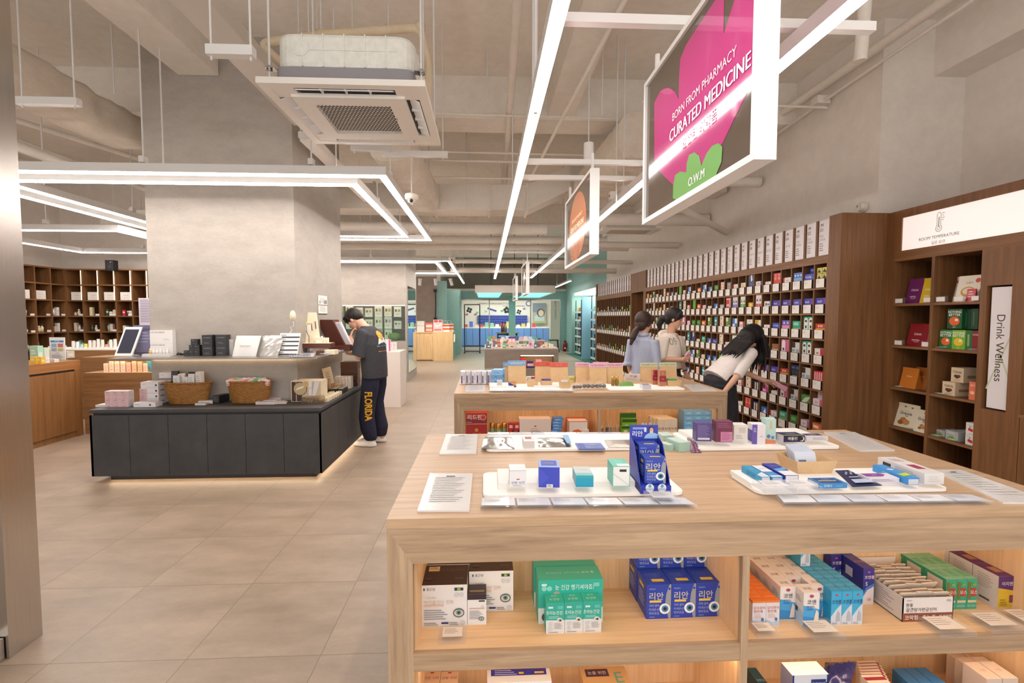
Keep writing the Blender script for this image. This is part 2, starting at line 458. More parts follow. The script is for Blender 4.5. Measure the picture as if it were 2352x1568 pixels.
#  ceiling services
def rod(mb,x,y,z0,z1=ZC,r=0.006,m=None):mb.tube([(x,y,z0),(x,y,z1)],r,m or ALU,6)
def linear_light(name,pts,label,group,closed=False,hang=(),w=0.066,h=0.07,z=2.7,bar=None):
 """hung aluminium profile with a glowing underside along a polyline in plan"""
 root=empty(name,(pts[0][0],pts[0][1],z),label,'light',group)
 o=Vector((pts[0][0],pts[0][1],z))
 hs=MB();df=MB();n=len(pts)
 for i in range(n if closed else n-1):
  a=Vector(pts[i]);b=Vector(pts[(i+1)%n]);d=(b-a).normalized();s=Vector((-d.y,d.x))
  ex=(w/2 if i%2==0 else-w/2)if closed else 0
  a2,b2=a-d*ex,b+d*ex
  def strip(mb,ww,z0,z1,m):
   c=(a2+b2)/2-Vector(o[:2]);hl=(b2-a2).length/2
   mb.obox((c.x,c.y,(z0+z1)/2),(d.x*hl,d.y*hl,0),(s.x*ww/2,s.y*ww/2,0),(0,0,(z1-z0)/2),m)
  strip(hs,w,0.009,0.009+h,ALU)
  strip(df,w*0.9,0,0.009,LED)
 df.build('diffuser',hs.build('housing',root))
 for x,y in hang:
  k=MB();k.box(x-o.x-0.02,x-o.x+0.02,y-o.y-0.03,y-o.y+0.03,0.09,0.14,ALU)
  k.tube([(x-o.x,y-o.y,0.1),(x-o.x,y-o.y,ZC-z)],0.007,ALU,6)
  k.build('hanger',root)
 return root
G1L='linear lights over the oak display tables'
linear_light('linear_light',[(0.288,-1.0),(0.305,14.7)],'long white linear light left of the hanging signs',G1L,hang=[(0.29,2.9),(0.3,5.2),(0.3,8.55),(0.3,11.5),(0.3,14.2)])
linear_light('linear_light',[(1.40,-1.0),(1.395,14.4)],'long white linear light between hanging signs and right wall',G1L,hang=[(1.4,3.1),(1.4,4.8),(1.4,8.55),(1.4,11.5),(1.4,14.0)])
G2L='rectangular light frames around the pillars'
linear_light('ring_light',[(-4.55,4.12),(-0.86,4.12),(-0.86,7.45),(-4.55,7.45)],'outer rectangular light frame around the near concrete pillar',G2L,True,[(-2.81,4.12),(-1.45,4.12),(-0.86,4.45),(-0.86,7.5),(-4.55,5.2),(-4.4,6.8)])
linear_light('ring_light',[(-4.24,4.4),(-1.17,4.4),(-1.17,7.15),(-4.24,7.15)],'inner rectangular light frame around the near concrete pillar',G2L,True,[(-2.83,4.4),(-1.33,4.4),(-1.19,5.4),(-1.19,6.8),(-4.24,6.0)])
linear_light('ring_light',[(-4.3,10.2),(-0.76,10.2),(-0.76,13.2),(-4.3,13.2)],'outer light frame around the far concrete pillar',G2L,True,[(-2.4,10.2),(-0.76,11.5),(-0.76,12.3)])
linear_light('ring_light',[(-4.0,10.5),(-1.06,10.5),(-1.06,12.95),(-4.0,12.95)],'inner light frame around the far concrete pillar',G2L,True,[(-1.06,11.4)])
linear_light('ring_light',[(-6.9,6.4),(-4.72,6.4),(-4.72,8.55),(-6.9,8.55)],'light frame over the counters at the chestnut cubby shelves',G2L,True,[(-5.6,6.4),(-6.9,7.3),(-5.9,8.55)],z=2.62)
ac=empty('hanging_air_conditioner',(-0.815,3.285,2.84),'white four-way cassette air conditioner hung on rods over the aisle','air conditioner')
W=0.475
ACW=col('e9e5de',0.45);ACF=mottled('white_foam',(222,222,214),(236,236,228),20,0.7)
pn=MB()
def ring(mb,a,b,z0,z1,m):
 mb.box(-a,a,-a,-b,z0,z1,m).box(-a,a,b,a,z0,z1,m).box(-a,-b,-b,b,z0,z1,m).box(b,a,-b,b,z0,z1,m)
ring(pn,W,W-0.055,0,0.035,ACW)
for sx in(-1,1):
 for sy in(-1,1):
  pn.box(min(sx*0.42,sx*0.29),max(sx*0.42,sx*0.29),min(sy*0.42,sy*0.29),max(sy*0.42,sy*0.29),0.004,0.035,ACW)
acp_=pn.build('panel',ac,bevel=0.006)
fc=MB();r_=0.035;pts=[]
for cx_,cy_,a0 in((0.335-r_,0.335-r_,0),(-0.335+r_,0.335-r_,90),(-0.335+r_,-0.335+r_,180),(0.335-r_,-0.335+r_,270)):
 for k in range(5):
  a=math.radians(a0+k*22.5);pts.append((cx_+r_*math.cos(a),cy_+r_*math.sin(a),-0.012))
fc.box(-0.335,0.335,-0.335,-0.23,-0.012,0.012,ACW).box(-0.335,0.335,0.23,0.335,-0.012,0.012,ACW).box(-0.335,-0.23,-0.23,0.23,-0.012,0.012,ACW).box(0.23,0.335,-0.23,0.23,-0.012,0.012,ACW)
fc.box(0.235,0.24,-0.06,-0.02,-0.0125,-0.011,GREYINK)
acf_=fc.build('face_plate',ac,bevel=0.012)
gr=MB();gr.box(-0.23,0.23,-0.23,0.23,0.012,0.014,col('4a4540',0.8))
N=20;st=0.46/N
for i in range(N):
 for j in range(N):
  x=-0.23+(i+0.5*(j%2)+0.25)*st;y=-0.23+(j+0.5)*st
  gr.add([(x-st*.55,y-st*.1,-0.010),(x+st*.05,y-st*.42,-0.010),(x+st*.42,y+st*.1,-0.010),(x-st*.05,y+st*.3,-0.010)],[(0,3,2,1)],ACW)
gr.build('grille',acf_)
for k in range(4):
 lv=MB();lv.box(-0.29,0.29,-0.414,-0.344,0.018,0.022,col('3a3836',0.8))
 lv.obox((0,-0.385,0.008),(0.28,0,0),(0,0.03,0.012),(0,-0.001,0.002),col('e6e8ea',0.35))
 for x in(-0.14,0,0.14):lv.box(x-0.004,x+0.004,-0.41,-0.35,0.0,0.02,col('e6e8ea',0.35))
 o=lv.build('louver',acp_);o.rotation_euler.z=k*PI/2
def rbox(mb,a,b,z0,z1,r,m):
 pts=[]
 for cx_,cy_,a0 in((a-r,b-r,0),(-a+r,b-r,90),(-a+r,-b+r,180),(a-r,-b+r,270)):
  for k in range(6):
   t=math.radians(a0+k*18);pts.append((cx_+r*math.cos(t),cy_+r*math.sin(t),z0))
 mb.prism(pts,(0,0,z1-z0),m)
bd=MB();rbox(bd,0.4,0.4,0.035,0.13,0.05,col('8f8c90',0.5));bd.build('lower_band',ac)
fb=MB();rbox(fb,0.4,0.4,0.13,0.325,0.1,ACF)
for x in(-0.24,-0.12,0,0.12,0.24):fb.box(x-0.003,x+0.003,-0.404,-0.39,0.135,0.32,ACF)
fb.box(-0.3,0.3,-0.4055,-0.391,0.225,0.231,ACF)
fb.tube([(-0.25,-0.4,0.24),(-0.25,-0.406,0.24)],0.05,ACF,18)
for y in(-0.2,-0.1,0,0.1,0.2):fb.box(0.39,0.404,y-0.004,y+0.004,0.135,0.32,ACF)
fb.build('foam_cover',ac,bevel=0.025)
for sx in(-1,1):
 for sy in(-1,1):
  hk=MB();hk.box(sx*0.43-0.03,sx*0.43+0.03,sy*0.37-0.025,sy*0.37+0.025,0.125,0.131,CHROME)
  hk.tube([(sx*0.44,sy*0.37,0.07),(sx*0.44,sy*0.37,ZC-2.84)],0.007,ALU,8)
  hk.cyl((sx*0.44,sy*0.37),0.016,0.132,0.144,CHROME,6).cyl((sx*0.44,sy*0.37),0.016,0.112,0.124,CHROME,6)
  hk.build('hanger_rod',ac)
def pipe(name,pts,r,m,label,cat='pipe',n=12,group=None,fit=None):
 mb=MB();mb.tube(pts,r,m,n)
 if fit:
  for p,d in fit:mb.ball(p,d,m,10)
 return tag(mb.build(name),label,cat,group)
def bendpts(pts,r=0.06,k=4):
 out=[Vector(pts[0])]
 for i in range(1,len(pts)-1):
  a,b,c=Vector(pts[i-1]),Vector(pts[i]),Vector(pts[i+1])
  p=b+(a-b).normalized()*r;q=b+(c-b).normalized()*r
  for j in range(k+1):
   t=j/k;out.append(p*(1-t)**2+b*2*t*(1-t)+q*t*t)
 out.append(Vector(pts[-1]));return out
acp=[at_y(690,185,3.86),at_y(598,100,3.86),at_y(735,80,3.86),at_y(965,63,3.86),at_y(985,150,3.95),at_y(978,290,3.95)]
pipe('hanging_lagged_pipe',bendpts(acp,0.07),0.032,CREAM,'cream lagged pipe bending behind the cassette air conditioner',fit=[(acp[2],0.042),(acp[3],0.045)])
def wrap_duct(name,cs,w,h,label,rough=0.02,n=22,seed=1):
 """sagging insulated duct: superelliptic section along a polyline, wrinkled"""
 r=random.Random(seed);cs=[Vector(c)for c in cs];K=54
 L=[(cs[i+1]-cs[i]).length for i in range(len(cs)-1)];tot=sum(L)
 vs=[];fs=[]
 for i in range(K+1):
  sag=r.uniform(-rough,rough)*.7
  t=i/K*tot;j=0
  while j<len(L)-1 and t>L[j]:t-=L[j];j+=1
  p=cs[j].lerp(cs[j+1],t/L[j]);d=(cs[j+1]-cs[j]).normalized();s=d.cross(Vector((0,0,1))).normalized();u=s.cross(d)
  for k in range(n):
   a=2*PI*k/n;c,q=math.cos(a),math.sin(a)
   e=0.55
   x=math.copysign(abs(c)**e,c)*w/2;z=math.copysign(abs(q)**e,q)*h/2
   vs.append(p+s*(x+sag+r.uniform(-rough,rough)*.55)+u*(z+sag+r.uniform(-rough,rough)*.55))
 for i in range(K):
  for k in range(n):fs.append((i*n+k,i*n+(k+1)%n,(i+1)*n+(k+1)%n,(i+1)*n+k))
 mb=MB();mb.add(vs,fs,LAG,True);mb.poly(vs[:n],LAG);mb.poly(vs[-n:],LAG)
 o=mb.build(name);sb=o.modifiers.new('s','SUBSURF');sb.levels=1;sb.render_levels=1
 return tag(o,label,'duct')
wrap_duct('hanging_wrapped_duct',[(-3.86,1.0,3.52),(-3.86,5.4,3.5)],0.46,0.36,'square wrapped duct with creased lagging left of the pillar',0.02,seed=3)
wrap_duct('hanging_wrapped_duct',[(1.75,5.0,3.42),(1.62,6.9,3.35)],0.7,0.5,'bulging wrapped duct behind the large pink sign',0.025,seed=5)
a=at_y(905,345,5.6);b=at_y(985,425,7.0)
wrap_duct('hanging_wrapped_duct',[(-0.95,4.95,3.3),(-0.86,6.95,3.22)],0.42,0.4,'sagging round wrapped duct behind the cassette air conditioner',0.02,seed=8)
wrap_duct('hanging_wrapped_duct',[(-1.1,8.2,3.45),(-0.2,8.6,3.45)],0.5,0.35,'crumpled foil-wrapped duct above the far light frame',0.03,seed=9)
dm=MB();z0,z1=3.08,3.44;yd=7.0
prof=[(-3.2,0),(0.62,0.0),(1.25,0.3),(3.6,0.3)]
for(xa,da),(xb,db)in zip(prof,prof[1:]):
 dm.prism([(xa,yd,z0+da),(xb,yd,z0+db),(xb,yd,z1+db),(xa,yd,z1+da)],(0,0.45,0),PIPEP)
for x in(-1.6,-0.75,0.05):dm.box(x,x+0.03,yd-0.02,yd+0.47,z0-0.02,z1+0.02,PIPEP)
for x,dz in((0.62,0),(1.25,.3),(2.1,.3)):dm.box(x-.015,x+.015,yd-.02,yd+.47,z0+dz-.02,z1+dz+.02,PIPEP)
tag(dm.build('metal_duct'),'square painted metal duct crossing the ceiling behind the pillar','duct')
tr=MB().box(-1.77,-1.555,-1.0,4.6,3.3,3.4,col('cdc4ba',0.6))
tag(tr.build('cable_trunking'),'flat pale cable trunking running along the ceiling above the cassette','trunking')
tag(MB().box(-1.72,-1.6,4.6,6.95,3.16,3.24,PIPEP).build('cable_trunking'),'narrow cable trunking continuing beside the right face of the near pillar','trunking')
pipe('ceiling_pipe',[(0.2,0.5,3.82),(0.235,3.4,3.8),(0.33,8.0,3.72)],0.038,PIPEP,'fat painted pipe running lengthwise left of the long light')
pipe('ceiling_pipe',[(3.5,0.2,3.94),(3.5,4.5,3.92),(3.5,14,3.9)],0.045,PIPEP,'fat painted pipe along the top of the right wall')
pipe('conduit',bendpts([(4.1,1.9,3.45),(3.85,2.3,3.9),(3.56,2.75,3.84),(3.56,4.6,3.8),(3.56,6.4,3.72)],0.25),0.016,PIPEP,'thin conduit looping below the pipe on the right wall','conduit')
pipe('ceiling_pipe',[at_y(1992,0,3.2)+Vector((0,0,.3)),at_y(1976,140,3.25)],0.04,PIPEP,'short vertical pipe dropping to the right wall pipe')
tag(MB().box(-0.07,0.07,-0.05,0.05,-0.04,0.04,PIPEP).build('junction_box',loc=at_x(1885,232,3.55)),'small junction box under the right wall pipe','box')
for i,(y,z,r,x0,x1,l)in enumerate([(8.15,3.02,0.1,-3.2,1.05,'thickest cross pipe just behind the metal duct'),(9.0,2.97,0.07,-3.2,2.3,'second cross pipe behind the metal duct'),(9.9,2.96,0.06,-3.2,3.0,'third cross pipe behind the metal duct'),(6.2,3.3,0.07,2.2,3.62,'stub pipe meeting the right wall below the pink sign'),(7.66,3.1,0.1,1.5,3.62,'fat cross pipe above the rear cassette at right'),(8.8,2.86,0.06,1.6,3.6,'low cross pipe near the medicine signs'),(12.6,2.75,0.07,-0.9,3.5,'long cross pipe in front of the teal canopy'),(11.2,2.82,0.05,-0.8,3.5,'cross pipe above the far light frame')]):
 pipe('hanging_pipe',[(x0,y,z),(x1,y,z)],r,PIPEP,'painted '+l)
pipe('hanging_pipe',[(2.4,6.0,2.95),(3.6,7.0,2.78)],0.045,PIPEP,'slanting stub pipe pointing at the medicine signs')
for i,(x0,x1,y,z,r)in enumerate([(-0.85,1.6,5.28,3.72,0.012),(-0.8,1.7,6.3,3.66,0.014),(-0.8,2.0,6.45,3.6,0.016),(-0.7,2.0,6.6,3.42,0.013),(1.6,3.6,4.9,3.72,0.014)]):
 pipe('conduit',[(x0,y,z),(x1,y+0.05,z+0.0)],r,PIPEP,'thin painted conduit crossing the ceiling, '+['in front of the cross beam','nearest behind the cross beam','second behind the cross beam','lowest behind the cross beam','beside the pink sign'][i],'conduit',8)
pipe('ceiling_pipe',[(-4.3,3.2,3.1),(-4.28,5.2,3.08),(-3.4,5.3,3.07)],0.05,PIPEP,'bent painted pipe under the wrapped duct at left')
pipe('ceiling_pipe',[(-4.9,3.0,3.35),(-4.7,8.0,3.3)],0.035,PIPEP,'straight painted pipe over the left counters')
pipe('ceiling_pipe',[(-5.4,3.6,3.55),(-3.4,8.0,3.4)],0.03,PIPEP,'slanting painted pipe over the left counters')
pipe('conduit',[(0.52,3.0,3.75),(0.5,8.5,3.6)],0.016,PIPEP,'thin lengthwise conduit right of the left long light','conduit',8)
pipe('conduit',[(1.02,3.2,3.78),(0.62,6.6,3.4)],0.02,PIPEP,'slanting conduit below the lengthwise beam','conduit',8)
def strut(c,L,ax,label,rods=True):
 mb=MB();h=L/2
 if ax=='x':mb.box(-h,h,-0.025,0.025,0,0.05,ALU)
 else:mb.box(-0.025,0.025,-h,h,0,0.05,ALU)
 for s in(-0.85,0.85):
  x,y=(s*h,0)if ax=='x' else(0,s*h)
  mb.tube([(x,y,-0.02),(x,y,ZC-c[2])],0.006,ALU,6)
 tag(mb.build('hanging_strut',loc=c),label,'bracket','strut channels hung from the slab')
strut(at_y(531,130,2.6),0.235,'x','short strut channel left of the cassette under the trunking')
strut(at_y(112,242,3.6),0.42,'x','strut channel under the wrapped duct beside the steel jamb')
strut(at_y(855,347,4.25),0.36,'x','strut channel at the rear edge of the cassette')
strut(at_y(953,360,4.62),0.62,'x','strut channel behind the cassette holding a camera rod')
strut(at_y(712,318,4.2),0.18,'x','small strut channel below the cassette front corner')
strut((1.95,4.7,3.52),1.1,'y','long strut channel slanting away behind the pink sign')
strut(at_y(800,552,8.5),0.5,'x','strut channel beyond the near pillar')
for i,(y,x0,x1,l)in enumerate([(2.13,0.29,1.75,'nearest square white cross bar, carrying the front of the pink sign'),(4.03,0.3,1.42,'square white cross bar above the orange sign front'),(4.48,0.3,1.42,'square white cross bar above the orange sign back'),(9.6,0.3,1.4,'square white cross bar above the third hanging sign'),(13.0,0.3,1.4,'square white cross bar above the farthest hanging sign')]):
 tag(MB().box(x0,x1,y-0.02,y+0.02,2.8,2.84,WHITE).build('cross_bar'),l,'bar','cross bars between the long lights')
def dome_camera(loc,s,label,top=ZC):
 r=empty('hanging_camera',loc,label,'camera','white dome cameras')
 MB().lathe([(0.0,0.035),(0.062,0.035),(0.066,0.02),(0.062,-0.005),(0.048,-0.02),(0.03,-0.02)],col('e4ddd2',0.4),18).build('housing',r)
 dm_=MB().ball((0,-0.01,-0.018),0.04,col('d8d2c8',0.2),14).build('dome',r)
 MB().ball((0,-0.034,-0.028),0.02,BLACK,12).build('lens',dm_)
 MB().tube([(0,0,0.03),(0,0,top-loc[2])],0.007,ALU,6).build('rod',r)
 r.scale=(s,s,1)if False else(1,1,1)
 return r
dome_camera(at_y(946,455,4.62),1,'white dome camera hanging on a rod beside the near light frame',at_y(953,360,4.62).z)
dome_camera(at_y(1038,594,10.0),1,'white dome camera at the front corner of the far light frame')
dome_camera(at_y(1064,624,13.4),1,'white dome camera beside the far light frame, farther back')
al=empty('smoke_alarm',at_x(1985,476,3.655),'round cream alarm sounder on the right wall above the walnut end panel','alarm')
MB().tube([(0,0,0),(-0.035,0,0)],0.05,col('d9d2c6',0.5),20).build('base',al)
MB().tube([(-0.035,0,0),(-0.06,0,0)],[0.046,0.036],col('d9d2c6',0.5),20).tube([(-0.06,0.012,0.01),(-0.064,0.012,0.01)],0.01,GREYINK,10).build('cover',al)
sl=at_y(1352,352,4.4)
so=empty('spot_canister',sl,'white cylinder spotlight above the orange sign','light')
MB().cyl((0,0),0.045,-0.09,0.09,WHITE,20).build('housing',so)
MB().cyl((0,0),0.036,-0.092,-0.088,col('c8bfb4',0.3),20).build('lens',so)
MB().tube([(0,0,0.09),(0,0,ZC-sl.z)],0.006,ALU,6).build('rod',so)
sd=at_x(1406,470,1.4)
tag(MB().box(-0.03,0.03,-0.04,0.04,0,0.09,WHITE).box(-0.032,-0.03,-0.02,0.02,0.04,0.06,col('b03030')).build('emergency_unit',loc=(1.4,sd.y,2.8)),'small white emergency unit clamped on the right long light','box')
def small_cassette(x,y,z,label,w=0.6):
 r=empty('hanging_air_conditioner',(x,y,z),label,'air conditioner','distant cassette units')
 p=MB();p.box(-w,w,-w/2,w/2,0,0.03,ACW)
 for i in range(10):p.box(-w*.7,w*.7,-w*.35+i*w*.07,-w*.35+i*w*.07+.012,-0.006,0,col('b8ad9c',0.6))
 p.build('panel',r)
 MB().box(-w*.85,w*.85,-w*.4,w*.4,0.03,0.28,ACF).build('body',r)
 MB().tube([(-w*.8,0,.2),(-w*.8,0,ZC-z)],0.006,ALU,6).tube([(w*.8,0,.2),(w*.8,0,ZC-z)],0.006,ALU,6).build('hanger',r)
small_cassette(2.49,8.25,3.0,'cassette air conditioner between the orange sign and the medicine shelves',0.5)
small_cassette(-5.6,8.2,2.95,'cassette air conditioner above the chestnut cubby shelves',0.62)
small_cassette(2.3,15.2,2.95,'cassette air conditioner in front of the teal rear wall',0.55)
for i,(px,py,pz,y)in enumerate([(738,0,90,3.9),(765,30,90,4.6),(834,35,100,4.9),(973,0,200,3.5),(350,85,380,4.14),(407,130,380,4.3),(45,5,120,3.2),(165,10,240,3.4),(262,145,215,4.6),(1230,0,260,2.6),(1383,120,265,4.7),(1415,150,470,4.7),(1120,130,230,5.0),(1176,205,260,3.6),(1072,300,480,6.9),(1018,290,340,6.0)]):
 a=at_y(px,py,y);b=at_y(px,pz,y)
 if i in(9,):a.z=4.2
 if i in(4,5,6,7,13):continue
 tag(MB().tube([(b.x,y,b.z),(b.x,y,max(a.z,b.z+.2)if i in(0,3,6)else ZC)],0.007 if i not in(9,)else 0.012,ALU,6).build('hanger_rod'),'thin threaded hanger rod from the slab, '+['behind cassette, leftmost','behind cassette, second','behind cassette, third','right of the cassette body','over the near light frame, left','over the near light frame, right','touching the steel jamb','at the wrapped duct front','at the wrapped duct middle','thick, beside the left long light','under the lengthwise beam','near the emergency unit','left of the fat lengthwise pipe','','at the metal duct','at the sagging duct'][i],'rod','hanger rods')
 #  oak display tables
SH,SHB=0.467,0.409
def display_table(x0,x1,y0,y1,xd,label,two=True):
 t=empty('display_table',((x0+x1)/2,(y0+y1)/2,0),label,'table','oak display tables')
 cx,cy=t.location.x,t.location.y
 X=lambda v:v-cx
 Y=lambda v:v-cy
 zt,za,wu=0.9,0.757,0.078
 MB().box(X(x0),X(x1),Y(y0+0.0),Y(y1),zt-0.03,zt,OAK_X).build('top',t,bevel=0.0015)
 ym=(y0+y1)/2
 for s,ya,yb_ in((1,y0+0.002,y0+0.03),(-1,y1-0.03,y1-0.002)):
  ap=MB()
  ap.prism([(X(x0),Y(ya),zt-.03),(X(x0+wu),Y(ya),za),(X(x1-wu),Y(ya),za),(X(x1),Y(ya),zt-.03)],(0,yb_-ya,0),OAK_FX)
  ap.build('apron',t)
  for xa,xb,sx in((x0,x0+wu,1),(x1-wu,x1,-1)):
   up=MB()
   up.prism([(X(xa if sx>0 else xb),Y(ya),0),(X(xb if sx>0 else xa),Y(ya),0),(X(xb if sx>0 else xa),Y(ya),za),(X(xa if sx>0 else xb),Y(ya),zt-.03)],(0,yb_-ya,0),OAK_FZ)
   up.build('upright',t)
 for xa,xb,ia in((x0,x0+0.02,1),(x1-0.02,x1,-1)):
  MB().box(X(xa),X(xb),Y(y0+0.03),Y(y1-0.03),0,zt-.03,OAK_FZ).build('end_panel',t)
  xi=x0+wu if ia>0 else x1-wu
  MB().box(X(xi)-0.01,X(xi)+0.01,Y(y0+0.03),Y(y1-0.03),0.1,zt-0.03,OAK_INZ).build('side_lining',t)
 MB().box(X(x0+.02),X(x1-.02),Y(y0+0.33),Y(y0+0.35),0,zt-.03,OAK_INZ).build('back_panel',t)
 for z0,z1 in((SHB,SH),(0.0,0.08)):
  MB().box(X(x0+wu),X(x1-wu),Y(y0+0.002),Y(y0+0.02),z0,z1,OAK_FX).box(X(x0+wu),X(x1-wu),Y(y0+0.02),Y(y0+0.33),z0,z1,OAK_IN).build('shelf',t)
 MB().box(X(xd),X(xd+0.024),Y(y0+0.0),Y(y0+0.02),0.08,za,OAK_FZ).box(X(xd),X(xd+.024),Y(y0+.02),Y(y0+.33),.08,zt-.03,OAK_INZ).build('divider',t)
 ls=MB()
 for xa,xb in((x0+wu+.02,xd-.01),(xd+.034,x1-wu-.02)):
  ls.box(X(xa),X(xb),Y(y0+0.034),Y(y0+0.046),0.83,0.845,WARM)
  ls.box(X(xa),X(xb),Y(y0+0.034),Y(y0+0.046),SHB-0.012,SHB-.002,WARM)
 ls.build('led_strip',t)
 return t
G1=(-0.304,1.983,1.443,2.5)
G2=(-0.253,2.02,3.84,4.9)
display_table(*G1,0.822,'nearest oak display table with eye and cold remedies')
display_table(*G2,0.93,'second oak display table with paper gift bags on top')
ZT=0.9
def kpx(p):
 return(Vector(p)-Vector((0,0,EYE))).dot(FW)/F_PX
def stand(px0,px1,pyt,pyb,z):
 """front face measured from the survey: width, height and the middle of its foot"""
 a=at_z((px0+px1)/2,pyb,z)
 w=(px1-px0)*kpx(a);h=at_y((px0+px1)/2,pyt,a.y).z-z
 return w,h,a
def item(px0,px1,pyt,pyb,z,d,c,art,label,name='remedy_carton',cat='box',group=None,rz=0.0,**faces):
 w,h,a=stand(px0,px1,pyt,pyb,z)
 mb=carton(w,d,h,c,art,**faces)
 return put(mb,name,(a.x,a.y+d/2,z),rz,label,cat,group)
def slab(quad,z,t,m,name,label,cat,group=None,art=None,extra=None):
 """flat plate whose top outline is surveyed on the plane z"""
 p=[at_z(px,py,z)for px,py in quad]
 c=sum(p,Vector())/len(p)
 mb=MB();mb.prism([(v.x-c.x,v.y-c.y,0)for v in p],(0,0,t),m)
 q=[Vector((v.x-c.x,v.y-c.y,t+0.0008))for v in p]
 if art:art(mb,q)
 o=mb.build(name,loc=(c.x,c.y,z))
 return tag(o,label,cat,group)
def print_lines(n,c=GREYINK,ins=(0.16,0.84),top=0.86,bot=0.2,title=True,plate=None):
 """q: front-left, front-right, back-right, back-left corners"""
 def f(mb,q):
  B=lambda u,v,e=0:(q[0]*(1-u)+q[1]*u)*(1-v)+(q[3]*(1-u)+q[2]*u)*v+Vector((0,0,e))
  if plate is not None:mb.poly([B(.05,.05),B(.95,.05),B(.95,.95),B(.05,.95)],plate)
  if title:mb.poly([B(.4,top+.03,.0004),B(.6,top+.03,.0004),B(.6,top+.05,.0004),B(.4,top+.05,.0004)],INK)
  for i in range(n):
   v=top-(top-bot)*i/max(n-1,1);r=ins[1]-((i*5)%4)*0.06
   mb.poly([B(ins[0],v-.006,.0004),B(r,v-.006,.0004),B(r,v+.008,.0004),B(ins[0],v+.008,.0004)],c)
 return f
ALB=0.8
SHEETB=col('f1efee',0.25,coat=0.6)
def order(q):
 return[q[3],q[2],q[1],q[0]]
slab(order([(988,1090),(1086,1090),(1078,1175),(959,1176)]),ZT,0.006,SHEETB,'acrylic_notice','A4 acrylic notice at the near left corner of the nearest table','notice','acrylic notices',print_lines(15,col('b9b6b4')))
slab(order([(1025,999),(1097,999),(1094,1043),(1009,1045)]),ZT,0.006,SHEETB,'acrylic_notice','A4 acrylic notice at the far left corner of the nearest table','notice','acrylic notices',print_lines(13,col('b9b6b4')))
slab(order([(1893,994),(1963,994),(2055,1036),(1974,1037)]),ZT,0.006,SHEETB,'acrylic_notice','large acrylic notice at the far right corner of the nearest table','notice','acrylic notices',print_lines(10,col('cfccca')))
slab(order([(2142,1081),(2205,1081),(2420,1157),(2304,1157)]),ZT,0.006,SHEETB,'acrylic_notice','large acrylic notice at the right edge of the nearest table','notice','acrylic notices',print_lines(10,col('cfccca')))
GLOW=emis((255,236,216),0.3,'light_board')
GLOW2=emis((255,240,224),0.2,'light_board')
def light_board(px0f,px1f,pyf,pyb,label,plats=(),t=0.014,zt=ZT,strip=None):
 a=at_z(px0f,pyf,zt);b=at_z(px1f,pyf,zt);c=at_z((px0f+px1f)/2,pyb,zt)
 y0,y1=a.y,c.y;x0,x1=a.x,b.x;cx_,cy_=(x0+x1)/2,(y0+y1)/2
 r=empty('light_board',(cx_,cy_,zt),label,'display board','glowing boards on the display tables')
 m=MB();rbox(m,(x1-x0)/2,(y1-y0)/2,0.001,0.004,0.03,PLAST);rbox(m,(x1-x0)/2-.002,(y1-y0)/2-.002,0.004,t,0.03,GLOW);m.build('base',r)
 out=[]
 for u0,u1,v0,v1,h in plats:
  m=MB();m.box((u0-.5)*(x1-x0),(u1-.5)*(x1-x0),(v0-.5)*(y1-y0),(v1-.5)*(y1-y0),t,t+h,GLOW2)
  m.build('platform',r,bevel=0.003)
 return(x0,x1,y0,y1,zt+t)
T1=light_board(1108,1585,1148,1088,'glowing board under the blue eye-care display',[(.08,.46,.25,.9,.02),(.46,.84,.25,.9,.02)])
T2=light_board(1116,1505,1040,1003,'glowing board at the back left of the nearest table, foil pouches on it')
T3=light_board(1600,1948,1037,996,'glowing board at the back right of the nearest table, purple and maroon boxes on it',[(.05,.42,.3,.95,.02),(.52,.96,.3,.95,.02)])
T4=light_board(1742,2208,1139,1088,'glowing board at the near right of the nearest table, slim boxes on it',[(.0,.95,.22,.92,.015)])
def acrylic_strip(q,z,label,n=6):
 z=z+.001
 def art(mb,c):
  B=lambda u,v,e=0:(c[0]*(1-u)+c[1]*u)*(1-v)+(c[3]*(1-u)+c[2]*u)*v+Vector((0,0,e))
  for i in range(n):
   u0=(i+0.03)/n;u1=(i+.97)/n
   mb.poly([B(u0,.12),B(u1,.12),B(u1,.88),B(u0,.88)],[col('efeff3',.2),col('e4e5ea',.2),col('e0e3ee',.2)][i%3])
   for j in range(3):
    v=.75-j*.13
    mb.poly([B(u0+.01,v,.0004),B(u0+.09,v,.0004),B(u0+.09,v+.05,.0004),B(u0+.01,v+.05,.0004)],col('b4b3b8'))
 return slab(q,z,0.012,PLAST,'acrylic_strip',label,'sign holder','clear acrylic strips',art)
acrylic_strip([(1103,1172),(1602,1168),(1570,1149),(1106,1149)],ZT,'long clear acrylic strip in front of the blue eye-care display')
acrylic_strip([(1800,1165),(2283,1160),(2228,1142),(1782,1142)],ZT,'long clear acrylic strip at the near right table edge')
acrylic_strip([(1118,1003),(1432,1003),(1425,997),(1120,997)],ZT,'long clear acrylic strip behind the foil pouches')
PH={}
def price_holder(px0,px1,pyt,pyb,z,label,rz=0.0,cardc='f4e6d6'):
 a=at_z((px0+px1)/2,(pyt+pyb)/2,z);k=kpx(a);w=(px1-px0)*k*0.9
 r=empty('price_holder',(a.x,a.y,z),label,'price holder','clear acrylic price holders',rz)
 d=w*0.78
 blk_=MB().box(-w/2,w/2,-d/2,d/2,0.001,0.018,PLAST).build('block',r,bevel=0.001)
 m=MB();m.box(-w*.36,w*.36,-d*.32,d*.34,0.0185,0.0195,col(cardc,0.5))
 for i in range(4):m.box(-w*.3,w*(.1+.05*(i%3)),d*(.2-i*.1),d*(.2-i*.1)+.002,0.0196,0.0198,GREYINK)
 m.build('card',blk_)
 return r
BV='b8b6bc'
zp=ZT+0.034
NVY='2c46b0'
